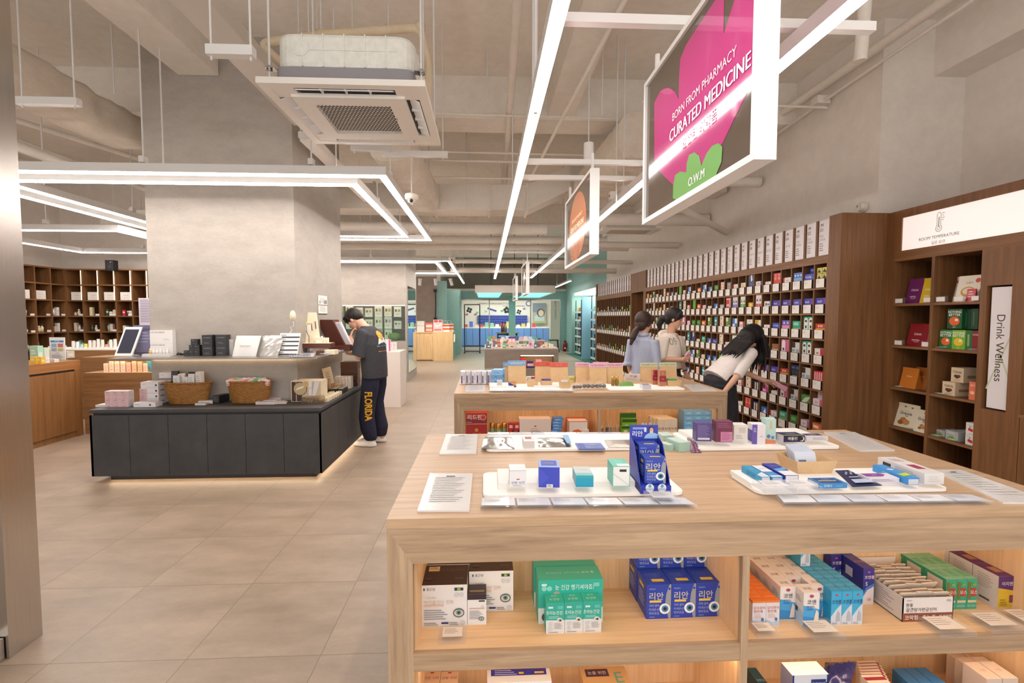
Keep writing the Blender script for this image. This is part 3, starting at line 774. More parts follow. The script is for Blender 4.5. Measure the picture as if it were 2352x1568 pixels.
item(1171,1209,1081,1118,zp,0.075,'eeecec',{'front':[('e',.5,.48,.11,.03,'b03040'),('t',.5,.26,.0085,'안방 시안',col('59539a')),('l',.2,.12,.6,2,BV,.05)],'top':[('t',.5,.4,.007,'안과질환',BV),('r',0,0,1,.08,'c9c6d8')]},'small white carton, leftmost on the board by the eye-care display')
item(1240,1288,1073,1119,zp,0.085,'3a48c0',{'top':[('r',0.0,0.0,1,1,'8fb4ea'),('r',.12,.2,.88,.9,'3a4fb4'),('t',.45,.55,.008,'닥터아이','e8c040')],'front':[('p',[(0,0),(.5,.5),(0,1)],'4452ca'),('r',.38,.0,.68,.16,'f0f0f0'),('l',.43,.12,.2,3,INK,.035)]},'blue carton with pale blue top, standing upright on the board by the eye-care display',rz=-0.1)
item(1325,1365,1092,1118,zp,0.1,'2fa8b8',{'top':[('r',0,0,1,1,'c8d0cc'),('r',0,0,1,.28,'7fc0c8'),('t',.5,.6,.008,'아이정','49a0b0')],'front':[('r',0,0,1,.75,'1d9fc0')]},'small lying teal carton on the board by the eye-care display',rz=-0.06)
item(1408,1448,1070,1117,zp,0.085,'52c2ae',{'front':[('r',.04,.03,.96,.97,'eeeeea'),('r',.4,.72,.8,.84,'222228'),('p',[(.04,.6),(.96,.03),(.96,.08),(.04,.66)],'d4d6d2')],'top':[('r',.3,.0,1,.3,'eeeeea'),('t',.55,.65,.007,'눈건강','f2f2ee')]},'white-fronted green carton just left of the blue counter display',rz=-0.05)
EYE_ART=lambda b=NVY:{'front':[('p',[(1,0),(1,1),(.93,1),(.8,.72),(.76,.45),(.86,.15),(.9,0)],'9a9ca6'),('e',.93,.87,.045,.05,'2340b0'),('t',.4,.66,.021,'리안',col('cfcab8',.3),.012),('r',.12,.48,.6,.545,'e8c84a'),('t',.1,.39,.0072,'각막·결막','b8c4f2',0,'L',.42),('t',.1,.28,.0072,'미세손상','b8c4f2',0,'L',.42),('t',.1,.17,.0072,'영양공급','b8c4f2',0,'L',.42),('e',.74,.3,.22,.22,'f2f4f8'),('e',.75,.3,.14,.14,'4a86b4'),('e',.75,.3,.07,.07,'101828'),('t',.22,.88,.0045,'제약회사','b8c4f2'),('l',.1,.07,.3,1,'8fa0e0',.05)],'top':[('t',.42,.62,.018,'리안','5a6cc8',.01),('r',.3,.18,.8,.34,'e8c84a')],'left':[('r',.25,.75,.7,.85,'e8c84a'),('l',.2,.6,.6,5,'b8c4f2',.08)]}
dsp=empty('counter_display',(0,0,0),'blue cardboard counter display of eye-care cartons','display stand')
a=at_z(1505,1134,ZT+0.014);k_=kpx(a);dw=0.105;dd=0.15
dsp.location=(a.x+0.005,a.y+dd/2,ZT+0.014);dsp.rotation_euler.z=-0.04
DB=col('2a3cb0',.4)
m=MB();m.box(-dw/2,dw/2,-dd/2,dd/2,0,0.028,DB)
fr_=face_frame('front',dw,dd,0.028)
decal(m,fr_,[('e',.3,.75,.14,.14,'f2f4fa'),('e',.7,.75,.14,.14,'f2f4fa'),('t',.3,.6,.005,'미세손상',NVY),('t',.7,.6,.005,'영양공급',NVY),('e',.3,1.0,.05,.06,'5fb0d8'),('e',.7,1.0,.05,.06,'5fb0d8')])
m.build('tray',dsp)
for s,nm in((-1,'side_wall'),(1,'side_wall')):
 m=MB();x=s*(dw/2-0.001)
 m.prism([(x-.001,-dd/2,0.0),(x-.001,dd/2,0.0),(x-.001,dd/2,0.17),(x-.001,dd/2-0.06,0.15),(x-.001,-dd/2+.02,0.05)],(0.002,0,0),col('3548bc',.4))
 m.build(nm,dsp)
m=MB();m.box(-dw/2,dw/2,dd/2-.003,dd/2,0.0,0.205,DB)
decal(m,(Vector((-dw/2,dd/2-.0035,.155)),Vector((1,0,0)),Vector((0,0,1)),dw,.05),[('t',.27,.35,.016,'리안','f4f6fb',.012),('r',.1,.68,.55,.84,'8fa0e6'),('p',[(.5,0),(1,0),(1,.3),(.86,.42),(.68,.4),(.56,.25)],'9cc8f0'),('e',.76,.68,.1,.105,'1c1826'),('e',.765,.64,.07,.085,'d8a890'),('p',[(.7,.4),(.82,.4),(.82,.58),(.7,.58)],'eec4ae'),('r',.5,.5,.58,.82,'dfe8f4')])
m.build('header',dsp)
lb=carton(0.073,0.062,0.098,NVY,EYE_ART())
bx=[]
for i,(dx,dy,dz)in enumerate(((-0.012+.003,-0.028,0.03),(-.009,0.036,0.058),(-.0235+.05,-0.005,.03))):
 if i==2:continue
 p=Vector(dsp.location)+Vector((dx+.01,dy,dz))
 o=lb.build('remedy_carton',loc=p,rz=-0.04);o.scale=(1,1,.92)
 tag(o,['blue eye-care carton at the front of the counter display','blue eye-care carton behind the front one in the counter display'][i],'box')
price_holder(1481,1558,1137,1160,ZT+.012,'small acrylic price holder in front of the blue counter display',-.05,'d8d8dc')
def pouch(quad,z,t,m,name,label,cat,art=None,wrinkle=0.004,seed=0,group=None,n=12,alt=None):
 """puffy flat bag: quad is front-left, front-right, back-right, back-left in the survey"""
 p=[at_z(px,py,z)for px,py in quad]if isinstance(quad[0],(tuple,))and len(quad[0])==2 else[Vector(q)for q in quad]
 c=sum(p,Vector())/4;q=[v-c for v in p];r=random.Random(seed);mb=MB();vs=[];fs=[]
 for i in range(n+1):
  for j in range(n+1):
   u,v=i/n,j/n
   b=(q[0]*(1-u)+q[1]*u)*(1-v)+(q[3]*(1-u)+q[2]*u)*v
   e=min(u,1-u,v,1-v)*2
   vs.append(b+Vector((0,0,0.002+t*min(1,e*2.2)+(r.uniform(-1,1)*wrinkle*.6 if e>0 else 0))))
 for i in range(n):
  for j in range(n):fs.append((i*(n+1)+j,(i+1)*(n+1)+j,(i+1)*(n+1)+j+1,i*(n+1)+j+1))
 mb.add(vs,fs,m,True)
 B=lambda u,v,e=0:(q[0]*(1-u)+q[1]*u)*(1-v)+(q[3]*(1-u)+q[2]*u)*v+Vector((0,0,e))
 mb.add([B(0,0),B(0,1),B(1,1),B(1,0)],[(0,1,2,3)],m)
 if art:art(mb,B,t+wrinkle+0.004)
 return tag(mb.build(name,loc=(c.x,c.y,z)),label,cat,group)
FOIL=col((196,196,190),0.22,0.9);FOILB=col((110,160,210),0.25,0.8);FOILG=col((190,180,170),0.35,0.7)
z2=ZT+.014
def barcode(c1,c2):
 def f(mb,B,e):
  mb.poly([B(.1,.2,e),B(.9,.2,e),B(.9,.8,e),B(.1,.8,e)],c1)
  mb.poly([B(.25,.45,e+.0005),B(.75,.45,e+.0005),B(.75,.58,e+.0005),B(.25,.58,e+.0005)],c2)
 return f
pouch([(1106,1031),(1182,1032),(1176,1004),(1112,1003)],z2,.008,FOIL,'foil_pouch','silver foil pouch in a clear bag, leftmost on the back board','pouch',None,.004,1)
item(1203,1228,1013,1030,z2,0.1,'e6e2e2',{'top':[('r',.2,.4,.8,.8,'a05068')]},'white carton in a clear wrapper between two foil pouches')
pouch([(1238,1027),(1313,1027),(1305,1005),(1233,1006)],z2,.009,FOIL,'foil_pouch','silver and blue foil pouch in the middle of the back board','pouch',lambda mb,B,e:mb.poly([B(.86,.05,e),B(1,.05,e),B(1,.95,e),B(.8,.95,e)],col('4a90d0',.3)),.004,2)
item(1330,1391,1030,1033,z2,0.1,'5a70c0',{'top':[('r',.04,.05,.3,.9,'4358b0'),('t',.6,.3,.02,'리드림','aab4d8',.01),('e',.62,.66,.18,.12,'8a96c0')]},'flat blue carton on the back board, right of the foil pouches',rz=-0.03)
pouch([(1398,1028),(1456,1028),(1446,1010),(1388,1011)],z2,.006,FOILG,'foil_pouch','plain grey pouch just left of the blue counter display','pouch',None,.0015,3)
MINT=col('a8d4c4',.3)
def wrapped(px0,px1,pyt,pyb,d,label,rz,m=MINT):
 w,h,a=stand(px0,px1,pyt,pyb,ZT)
 b=MB();b.box(-w/2,w/2,-d/2,d/2,0,h,m);b.box(-w/2-.002,w/2+.002,-d/2-.002,d/2+.002,.001,h+.002,FILM)
 b.poly([(-w/2,-d/2-.002,h),(w/2,-d/2-.002,h),(w*.6,-d/2-.02,h*.7),(-w*.6,-d/2-.02,h*.7)],FILM)
 return put(b,'wrapped_box',(a.x,a.y+d/2,ZT),rz,label,'box','film-wrapped mint boxes')
wrapped(1552,1582,1016,1037,.09,'film-wrapped mint box in front, right of the blue counter display',.25)
wrapped(1520,1546,1000,1012,.07,'film-wrapped mint box farthest back behind the blue counter display',.1)
wrapped(1526,1541,1022,1036,.07,'film-wrapped mint box half hidden by the blue counter display',.5)
pouch([(1588,1040),(1612,1040),(1592,1005),(1570,1006)],ZT,.02,col('7a4a6a',.25),'wrapped_pouch','purple film-wrapped pouch beside the purple carton','pouch',None,.006,4)
z3=ZT+.034
item(1600,1635,972,1013,z3,.05,'5a4c8c',{'front':[('l',.1,.88,.8,9,'8d82b8',.075),('r',.12,.08,.88,.2,'d8d4e4')],'top':[('t',.5,.4,.008,'VITA','8a80b4')]},'purple printed carton, leftmost on the back right board',rz=-.12)
item(1645,1683,968,1015,z3,.05,'783a58',{'front':[('r',.3,.02,.98,.5,'d890b8'),('l',.36,.45,.55,6,'b06090',.065),('l',.1,.9,.8,3,'9a6080',.09)],'top':[('l',.2,.7,.6,2,'9a6080',.3)]},'maroon carton with pink label beside the purple one',rz=-.1)
item(1687,1718,976,1012,z3,.06,'ece8e4',{'front':[('r',.35,.5,.85,.85,'d8d2cc'),('l',.15,.35,.5,3,BV,.1)],'left':[('r',0,0,1,1,'d8ccbc')]},'plain white carton between the maroon and violet ones',rz=-.1)
item(1730,1759,975,1020,z3-.02,.06,'eeeaf0',{'front':[('r',.0,.0,.38,1,'6a58b0'),('l',.1,.8,.2,3,'d8d0f0',.08),('t',.7,.4,.006,'FEM','8a7ab8')],'left':[('r',0,.1,1,.7,'5a48a8')],'top':[('r',.04,.04,.96,.96,'f2f0f4')]},'white carton with violet band on the back right board',rz=-.15)
item(1759,1782,962,1019,z3-.02,.045,'bfe0da',{'front':[('p',[(0,0),(1,0),(1,.15),(0,.2)],'e08a60'),('e',.3,.3,.18,.2,'5a7ab0'),('e',.7,.26,.16,.18,'6a8ac0'),('r',.4,.6,.6,.9,'d8c890')]},'tall pale mint carton on the back right board',rz=-.1)
item(1799,1849,1000,1015,z3,.07,'2a2850',{'front':[('r',.12,.2,.92,.92,'22203f'),('t',.42,.55,.0125,'레돌민','f4f4f8',.012),('e',.85,.5,.12,.12,'f0f0f4'),('e',.81,.56,.11,.11,'22203f')],'top':[('r',0,.0,1,.2,'88a060'),('t',.55,.55,.013,'레돌민','b8b4cc',.012)],'left':[('r',0,0,1,1,'e4e2e8')]},'lying navy carton with a white moon on the back right board')
item(1851,1903,1002,1012,z3,.06,'e6e2e6',{'top':[('r',.1,.3,.9,.9,'3a3466'),('t',.5,.55,.01,'레돌민','e8e6f0',.01)],'front':[('l',.3,.7,.6,3,BV,.2)]},'lying white carton with navy top beside the moon carton')
z4=ZT+.029
def lying(px0,px1,pyt,pyb,d,c,art,label,rz=0.0,z=z4,**f):return item(px0,px1,pyt,pyb,z,d,c,art,label,rz=rz,**f)
lying(1748,1769,1095,1110,.13,'2e9ccc',{'front':[('r',.08,.06,.94,.94,'d8d8dc')],'top':[('p',[(0,0),(1,0),(1,.4),(0,.2)],'d4dce4'),('t',.5,.7,.006,'안약','f0f4f8')],'left':[('t',.5,.5,.011,'옵티크린','1a6a9a',.008)]},'slim sky-blue carton, leftmost on the near right board')
lying(1772,1798,1095,1110,.13,'4a94d0',{'front':[('r',.1,.1,.9,.9,'b0c0d8')],'top':[('r',0,.45,1,1,'e6e8ee'),('r',0,.0,1,.12,'d8e0ea'),('t',.5,.7,.006,'후시메드','5a70a0')]},'slim white and blue carton, second on the near right board')
lying(1802,1834,1091,1110,.14,'3038a0',{'front':[('r',.06,.05,.96,.95,'e8e6e8')],'top':[('r',0,0,1,.35,'e8e6ea'),('p',[(0,.3),(1,.45),(1,.62),(0,.5)],'5aa0d8'),('t',.5,.75,.008,'아이스','d0d8f0')]},'slim navy carton with white end, third on the near right board')
lying(1881,1947,1110,1121,.06,'3c8ac8',{'top':[('r',.1,.1,.9,.9,'284a8c'),('r',.15,.4,.8,.5,'d8d060'),('t',.5,.7,.008,'코메디','c8d8f0')],'front':[('t',.3,.5,.008,'코메디','e8f0fa'),('t',.7,.5,.006,'COLD','9ac0e8')],'left':[('r',.1,.1,.9,.9,'d8dce4')]},'flat blue carton in front of the kraft sachet tray')
pouch([(1958,1118),(2027,1115),(1948,1080),(1918,1081)],z4,.004,col('26305c',.4),'navy_pouch','dark navy printed pouch lying on the near right board','pouch',lambda mb,B,e:(mb.poly([B(.15,.08,e),B(.85,.08,e),B(.85,.3,e),B(.15,.3,e)],col('b8c4e0')),mb.poly([B(.2,.4,e),B(.6,.4,e),B(.6,.46,e),B(.2,.46,e)],col('b8c4e0')),[mb.poly([B(.2+i*.13,.6+(i%2)*.1,e),B(.3+i*.13,.6+(i%2)*.1,e),B(.3+i*.13,.66+(i%2)*.1,e),B(.2+i*.13,.66+(i%2)*.1,e)],col('dfe6f4'))for i in range(5)]),.001,6)
lying(1996,2067,1098,1108,.055,'e6e2ea',{'top':[('r',.05,.35,.6,.95,'8a4a98'),('p',[(.6,.35),(.8,.7),(.7,.95),(.6,.95)],'8a4a98'),('t',.4,.62,.008,'알레','f0e8f4')],'front':[('l',.06,.75,.8,3,'a890b0',.22)]},'flat white and purple carton on the near right board')
lying(2083,2111,1097,1113,.15,'3a94dc',{'front':[('r',.1,.05,.95,.8,'d4dce6')],'top':[('e',.45,.62,.3,.16,'e8eef6'),('p',[(0,.1),(1,.2),(1,.36),(0,.28)],'c0d850')],'left':[('t',.4,.5,.008,'COLD','e0ecf8')]},'slim bright blue carton beside the long white one')
lying(2122,2169,1087,1112,.2,'eae6e4',{'front':[('l',.2,.7,.6,3,'d4d0cc',.2)],'top':[('r',.3,.25,.75,.5,'a83860'),('l',.2,.85,.6,3,'c8a0a8',.06)],'left':[('r',.12,.15,.3,.75,'33333c'),('l',.4,.7,.5,3,'c8b8b8',.18)]},'long white carton, rightmost on the near right board',rz=.0)
price_holder(1737,1816,1113,1132,ZT+.029,'left one of two acrylic price holders on the near right board',0,'e4e2e4')
price_holder(1800,1876,1112,1130,ZT+.029,'right one of two acrylic price holders on the near right board',0,'e4e2e4')
KRAFT=mottled('kraft_card',(202,166,122),(216,182,138),8,.7,(1,1,1),(.3,.7),.05)
def kraft_tray(w,d,h,m=KRAFT,fl=.82):
 mb=MB();a,b=w/2,d/2;t=.003;c,e=a*fl,b*fl
 O=[(-a,-b,h),(a,-b,h),(a,b,h),(-a,b,h)];I=[(-c,-e,0),(c,-e,0),(c,e,0),(-c,e,0)]
 O2=[(x*.97,y*.97,h)for x,y,_ in O];I2=[(x*.96,y*.96,t)for x,y,_ in I]
 v=O+I+O2+I2
 f=[(4,5,6,7)[::-1],(12,13,14,15)]
 for i in range(4):
  j=(i+1)%4
  f+=[(4+i,4+j,j,i),(i,j,8+j,8+i),(8+i,8+j,12+j,12+i)]
 mb.add(v,f,m)
 return mb
w,h,a=stand(1832,1916,1075,1098,ZT+.014)
put(kraft_tray(w*1.15,.13,.05),'paper_tray',(a.x,a.y+.06,ZT+.029),0,'open kraft paper tray of sachets on the near right board','tray')
SACH=col('cfd4e2',.3)
def sachet_mb(w=.07,h=.06,c=SACH,ink='5a6a9a'):
 m=MB();m.box(-w/2,w/2,-.003,.003,0,h,c);m.box(-w/2,w/2,-.001,.001,h,h+.006,c)
 decal(m,(Vector((-w/2,-.0034,0)),Vector((1,0,0)),Vector((0,0,1)),w,h),[('r',.15,.45,.5,.6,ink),('l',.2,.3,.6,2,ink,.12)])
 return m
sm=sachet_mb(.082,.062)
for i in range(6):
 o=sm.build('sachet',loc=(a.x-.02+i*.004,a.y+.02+i*.016,ZT+.04+i*.0015));o.rotation_euler.x=-.35
 tag(o,'pale blue sachet in the kraft tray, '+['frontmost','second from the front','third from the front','fourth from the front','fifth from the front','rearmost'][i],'sachet','sachets in the kraft tray')
 #  bay one of the nearest table
zb_=SH
BRN='33262a'
def whitebox_art(s=1.0):
 return{'front':[('r',.05,.0,.98,.02,'d8d4d0'),('r',.07,.87,.1,.93,'4a4a50'),('t',.23,.9,.008*s,'종근당','6a6a70'),('r',.73,.86,.92,.93,'3a3a40'),('r',.79,.87,.86,.92,'8ac050'),('e',.77,.76,.05,.05,'d4d4d4'),('e',.88,.76,.05,.05,'d4d4d4'),('t',.24,.7,.006*s,'프로젝트','d8b8a0'),('t',.4,.59,.011*s,'아이클리어 진화','dcc4b0'),('r',.08,.49,.5,.53,'e8c4b0'),('l',.08,.4,.5,5,'9a9aa0',.052),('e',.82,.33,.12,.1,'5a5a5e'),('e',.82,.33,.1,.075,'d8cabc'),('e',.82,.34,.055,.055,'5a9a90'),('e',.82,.34,.025,.025,'202428'),('r',.45,.075,.6,.115,'2a2f70'),('l',.08,.1,.34,2,'8a8a92',.04),('l',.62,.1,.22,2,'8a8a92',.04),('e',.9,.09,.05,.05,'cfcfcf')],'top':[('r',.12,.68,.36,.92,'e4d2a8'),('l',.14,.9,.2,3,'8a7a50',.06),('t',.65,.72,.014*s,'아이클리어','6e5c60'),('t',.82,.3,.008*s,'종근당','8a7a7e'),('e',.16,.3,.09,.07,'4a3c40')]}
def bigbox(px0,px1,pyt,pyb,d,label):return item(px0,px1,pyt,pyb,zb_,d,'eceaea',whitebox_art(),label,top=BRN)
a1=bigbox(966,1073,1343,1438,.13,'large white eye-supplement carton with brown lid, front left of the bay')
dup(a1,a1 .location+Vector((.008,.135,0)),0,'large white eye-supplement carton directly behind the front left one')
c1=bigbox(1078,1179,1311,1403,.12,'large white eye-supplement carton with brown lid, right of the small one')
item(1074,1117,1364,1434,zb_,.06,'eceaea',{'front':[('r',0,.82,1,1,BRN),('r',.6,.75,.92,.8,'3a3a40'),('e',.8,.58,.09,.09,'d4d4d4'),('r',.1,.52,.9,.55,'d8a890'),('l',.1,.45,.7,6,'9a9aa0',.05),('e',.74,.2,.15,.12,'5a5a5e'),('e',.74,.2,.11,.08,'d8cabc'),('e',.74,.2,.06,.06,'5a9a90')],'top':[('r',.1,.2,.9,.4,'8a7a60')]},'small white and brown eye-supplement carton between the large ones',top=BRN)
TEAL='35b8a4'
tealart={'front':[('r',0,0,1,.36,'e4e6e4'),('t',.56,.83,.015,'눈 건강 챙기셔야죠?','f0faf6',.004,'C',.6),('r',.05,.87,.13,.92,'e0f2ee'),('e',.09,.81,.04,.04,'8fdccc'),('e',.17,.81,.04,.04,'8fdccc'),('r',.85,.84,.94,.93,'7fd4c4'),('e',.28,.62,.07,.09,'b8b0a0'),('t',.7,.62,.016,'보건복지','d8f0ea'),('e',.1,.16,.05,.06,'5a5a5e')],'top':[('t',.26,.5,.011,'조아눈건강','a8e0d0',.006,'C',.25),('t',.55,.5,.008,'건강기능식품','b8e8da',0,'C',.25),('t',.8,.5,.012,'조아 톡','d0f0e4',.006,'C',.2)]}
t1=item(1236,1385,1331,1430,zb_,.09,TEAL,tealart,'large teal eye-health carton in front, behind three small ones')
dup(t1,t1 .location+Vector((-.004,.095,0)),0,'large teal eye-health carton behind the front large one')
smart={'front':[('r',0,0,1,.44,'e6e4e4'),('r',.12,.82,.38,.88,'d8f4ec'),('r',.62,.8,.92,.9,'60c8b8'),('t',.45,.68,.0105,'조아눈건강','eefaf6',.006),('l',.14,.56,.74,2,'b8e8de',.045),('e',.75,.44,.16,.14,'e8e8e6'),('e',.76,.44,.12,.08,'c8b8a8'),('e',.77,.44,.055,.055,'3a302c'),('e',.24,.32,.11,.11,'cfd4d2'),('e',.24,.16,.11,.11,'cfd4d2'),('l',.45,.34,.45,5,'b8bab8',.04),('l',.12,.06,.7,1,'9a9a9c',.04)],'top':[('t',.5,.7,.008,'조아','c8f0e4'),('t',.5,.35,.009,'눈건강','d8f4d0',.006)]}
s1=None
for i,n_ in enumerate(('left','middle','right')):
 x0=1254+i*42.7
 lb_=f'{n_} one of three small teal eye-health cartons in the front bay'
 if s1 is None:s1=item(x0,x0+42.3,1384,1455-i,zb_,.055,'36b4a0',smart,lb_,group='small teal cartons')
 else:dup(s1,s1 .location+Vector((i*(s1 .dimensions.x+.001),.001*i,0)),0,lb_)
r1=None
for i,n_ in enumerate(('left','middle','right')):
 x0=1484+i*57.8
 lb_=f'{n_} blue eye-care carton in the front row of the bay'
 if r1 is None:r1=item(x0,x0+57,1342,1420.5,zb_,.1,NVY,EYE_ART(),lb_,group='blue eye-care cartons in the bay')
 else:dup(r1,r1 .location+Vector((i*(r1 .dimensions.x+.0015),.002*i,0)),0,lb_)
 dup(r1,r1 .location+Vector((i*(r1 .dimensions.x+.0015)-.002,.104,0)),0,f'{n_} blue eye-care carton in the back row of the bay')
 dup(r1,r1 .location+Vector((i*(r1 .dimensions.x+.0015)-.001,.104,r1 .dimensions.z+.001)),0,f'{n_} blue eye-care carton on top of the back row')
price_holder(1005,1074,1444,1483,zb_,'clear price holder in front of the large white cartons')
ORD=['front','second','third','fourth','fifth','sixth']
def grid(px0,px1,pyt,pyb,d,c,art,nx,ny,what,cols,group,z=zb_,gap=.001,skew=0.0,skip=(),**f):
 w,h,a=stand(px0,px1,pyt,pyb,z);first=None
 if ny*(d+gap)>.29:d=.29/ny-gap
 for j in range(ny):
  for i in range(nx):
   if(i,j)in skip:continue
   lb_=f'{what}, {cols[i]} column, {ORD[j]} row' if ny>1 else f'{what}, {cols[i]} one'
   p=Vector((a.x+i*(w+gap)+skew*j,a.y+d/2+j*(d+gap),z))
   if first is None:
    first=put(carton(w,d,h,c,art,**f),'remedy_carton',p,0,lb_,'box',group)
   else:dup(first,p,0,lb_)
 return first,w,h,a,d
C3=('left','middle','right')
grid(1727,1758.5,1380,1436.6,.05,'e4e0e4',{'front':[('r',0,.93,1,1,'f08030'),('t',.5,.72,.0085,'모아큐어','d06050',.006),('t',.42,.58,.0085,'정안제','d06050',.006),('l',.15,.45,.6,3,'d8b8b0',.06),('p',[(0,0),(1,0),(1,.2),(.5,.12),(0,.25)],'b8cce6'),('e',.75,.26,.1,.13,'3a78b8')],'top':[('r',.1,.2,.9,.8,'ee7a28'),('t',.5,.5,.006,'모아큐어','f8d0b0')],'left':[('r',0,.9,1,1,'f08030')]},2,5,'white carton with orange top beside the divider',('left','right'),'orange-topped cartons',top='f07c2a')
artw={'front':[('p',[(0,0),(1,0),(1,.5),(0,.62)],'4aa4dc'),('p',[(0,0),(1,0),(1,.22),(0,.3)],'2f8acc'),('e',.5,.9,.14,.1,'c04858'),('t',.5,.72,.013,'코앤','3a3a48',.006),('l',.2,.6,.6,2,'4a5a9a',.03),('p',[(.62,.05),(.95,.05),(.95,.4),(.8,.5),(.7,.3)],'e8d4c4'),('l',.2,.52,.5,2,'2f70b0',.03)],'top':[('t',.5,.45,.012,'코앤','6a5a60',.006)],'left':[('p',[(0,0),(1,0),(1,.4),(0,.5)],'b8d4ea'),('r',.2,.3,.5,.45,'4a4a50'),('l',.2,.8,.6,3,'b0a8a8',.06)]}
f_,w_,h_,a_,d_=grid(1790,1826.5,1347,1421,.055,'ece6e2',artw,3,4,'white and blue cold-remedy carton',C3,'white cold-remedy cartons',skip=((1,0),))
dup(f_,(a_.x+w_*1.02,a_.y-.012,zb_),0,'white and blue cold-remedy carton pulled forward of its row')
artk={'front':[('r',0,0,1,.98,'3eb0dc'),('p',[(0,0),(1,0),(1,.62),(.6,.5),(0,.25)],'d4dae4'),('e',.5,.88,.14,.1,'c04858'),('t',.5,.68,.0115,'코앤쿨','34408a',.006),('p',[(.5,.1),(.9,.12),(.85,.35),(.65,.42),(.5,.25)],'b4b8c4'),('l',.1,.07,.6,2,'8a94a8',.03)],'top':[('r',.15,.2,.85,.8,'48b8e2'),('t',.5,.45,.009,'코앤쿨','4a5aa8',.006)],'left':[('t',.5,.5,.01,'코앤','2a8ab8')]}
f_,w_,h_,a_,d_=grid(1907,1931.5,1357,1435,.052,'2ea4d4',artk,3,5,'light blue cold-remedy carton',C3,'light blue cold-remedy cartons')
dup(f_,(a_.x-.0,a_.y+d_*3.6,zb_+h_+.001),0,'light blue cold-remedy carton standing on top of its stack')
artn={'front':[('p',[(0,0),(1,0),(1,.5),(.4,.4),(0,.2)],'e4dce0'),('p',[(0,.2),(.4,.4),(1,.5),(1,.58),(.3,.48),(0,.28)],'4a80c8'),('e',.5,.9,.14,.1,'c04858'),('t',.55,.76,.01,'코앤쿨','f0d8d8',.006),('t',.3,.58,.014,'S','e8e4f0',.01),('e',.6,.14,.18,.14,'d8a8a0')],'top':[('t',.5,.5,.01,'코앤쿨','c88a98',.006)],'left':[('r',.15,.55,.5,.8,'d0cce0')]}
grid(1953,1979,1306,1388,.1,'34348c',artn,2,2,'navy cold-remedy carton behind the light blue ones',('left','right'),'navy cold-remedy cartons',skip=((0,0),),gap=.003)
w,h,a=stand(2070,2191,1372,1426,zb_);d=.24
ct=empty('carton_tray',(a.x,a.y+d/2,zb_),'long white display carton full of sachets, cut open at the top','tray')
m=MB();WH=col('e8e0dc',.45)
m.box(-w/2,w/2,-d/2,-d/2+.003,0,h,WH).box(-w/2,w/2,d/2-.003,d/2,0,h+.02,WH).box(-w/2,-w/2+.003,-d/2,d/2,0,h,WH).box(w/2-.003,w/2,-d/2,d/2,0,h,KRAFT).box(-w/2,w/2,-d/2,d/2,0,.003,WH)
decal(m,face_frame('front',w,d,h),[('r',0,0,1,.36,'8a4a34'),('t',.17,.17,.013,'코막힘','f0e6e0',.01),('t',.52,.17,.013,'축농증','f0e6e0',.01),('t',.84,.17,.013,'만성비염','f0e6e0',.01,'C',.24),('t',.06,.7,.01,'한풍','4a4246',.006,'L'),('t',.06,.5,.011,'갈근탕가천궁신이','4a4246',.004,'L',.62),('l',.06,.9,.14,1,'8a8286',.05),('l',.86,.9,.1,2,'9a9296',.05)])
decal(m,face_frame('left',w,d,h),[('l',.1,.85,.75,8,'b4aaa8',.09)])
m.build('carton',ct)
m=MB();cr=col('efe2d2',.35)
for i in range(9):
 for j in range(3):
  m.obox((-w/3.1+j*w/3.1,-d/2+.035+i*.0215,h*.62+(.006 if i<2 else.012)+rnd.uniform(-.003,.003)),(w/6.5,0,rnd.uniform(-.002,.002)),(0,.004,.0),(0,-.02,h*.42),cr)
for j in range(3):m.text('갈근탕',.009,(-w/3.1+j*w/3.1,-d/2+.016,h*.9),(1,0,0),(0,-.43,.9),col('c88a5a'),'C',.006,w/4)
o=m.build('sachets',ct);o['kind']='stuff'
artg={'front':[('r',0,0,1,.2,'4aa88a'),('t',.5,.1,.006,'파이로민','c8ecd8'),('r',.08,.34,.4,.9,'7a6a30'),('r',.45,.42,.9,.7,'b83830'),('t',.67,.56,.011,'모스','f0e8d8',.006),('e',.68,.82,.18,.14,'7aa840'),('r',.08,.22,.92,.3,'d8c898')],'top':[('r',.15,.2,.85,.8,'6ab890'),('t',.5,.5,.007,'모스','8a5030')],'left':[('r',.15,.6,.85,.9,'e8dcd0')]}
grid(2170,2194.5,1330,1399,.085,'3aa47e',artg,3,3,'green boxed remedy beside the sachet carton',C3,'green cartons',top='8cc8a4')
arty={'front':[('r',0,0,1,.55,'d8b030'),('p',[(0,.62),(0,1),(1,1),(1,.52)],'5a2a6a'),('p',[(0,.55),(1,.45),(1,.56),(0,.66)],'d8b030'),('t',.5,.78,.011,'이지엔','e8dce8',.01),('r',.65,.22,.85,.44,'7a3a50'),('l',.12,.3,.4,3,'9a7a20',.07)],'top':[('r',.15,.1,.85,.9,'6a2c74'),('r',.3,.3,.75,.7,'b88a60')],'left':[('l',.2,.85,.6,6,'c4b4b0',.07),('r',.3,.12,.7,.18,'6a5a5a')]}
w,h,a=stand(2289,2331,1323,1400,zb_);first=None
for j in range(3):
 p=Vector((a.x-.0-.0*j,a.y+.045+j*.092,zb_));lb_=['front','middle','rear'][j]+' white carton with purple and yellow face at the right end of the bay'
 if first is None:first=put(carton(w,.09,h,'e6dcd8',arty,top='5a2668'),'remedy_carton',p,0,lb_,'box','purple and yellow cartons')
 else:dup(first,p,0,lb_)
price_holder(1723,1783,1434,1469,zb_,'clear price holder in front of the orange-topped cartons')
price_holder(1839,1927,1431,1469,zb_,'clear price holder in front of the white and light blue cartons')
price_holder(2119,2216,1424,1460,zb_,'clear price holder below the open sachet carton')
price_holder(2233,2331,1416,1450,zb_,'clear price holder in front of the purple and yellow cartons')
price_holder(2310,2400,1408,1440,zb_,'clear price holder at the far right picture edge')
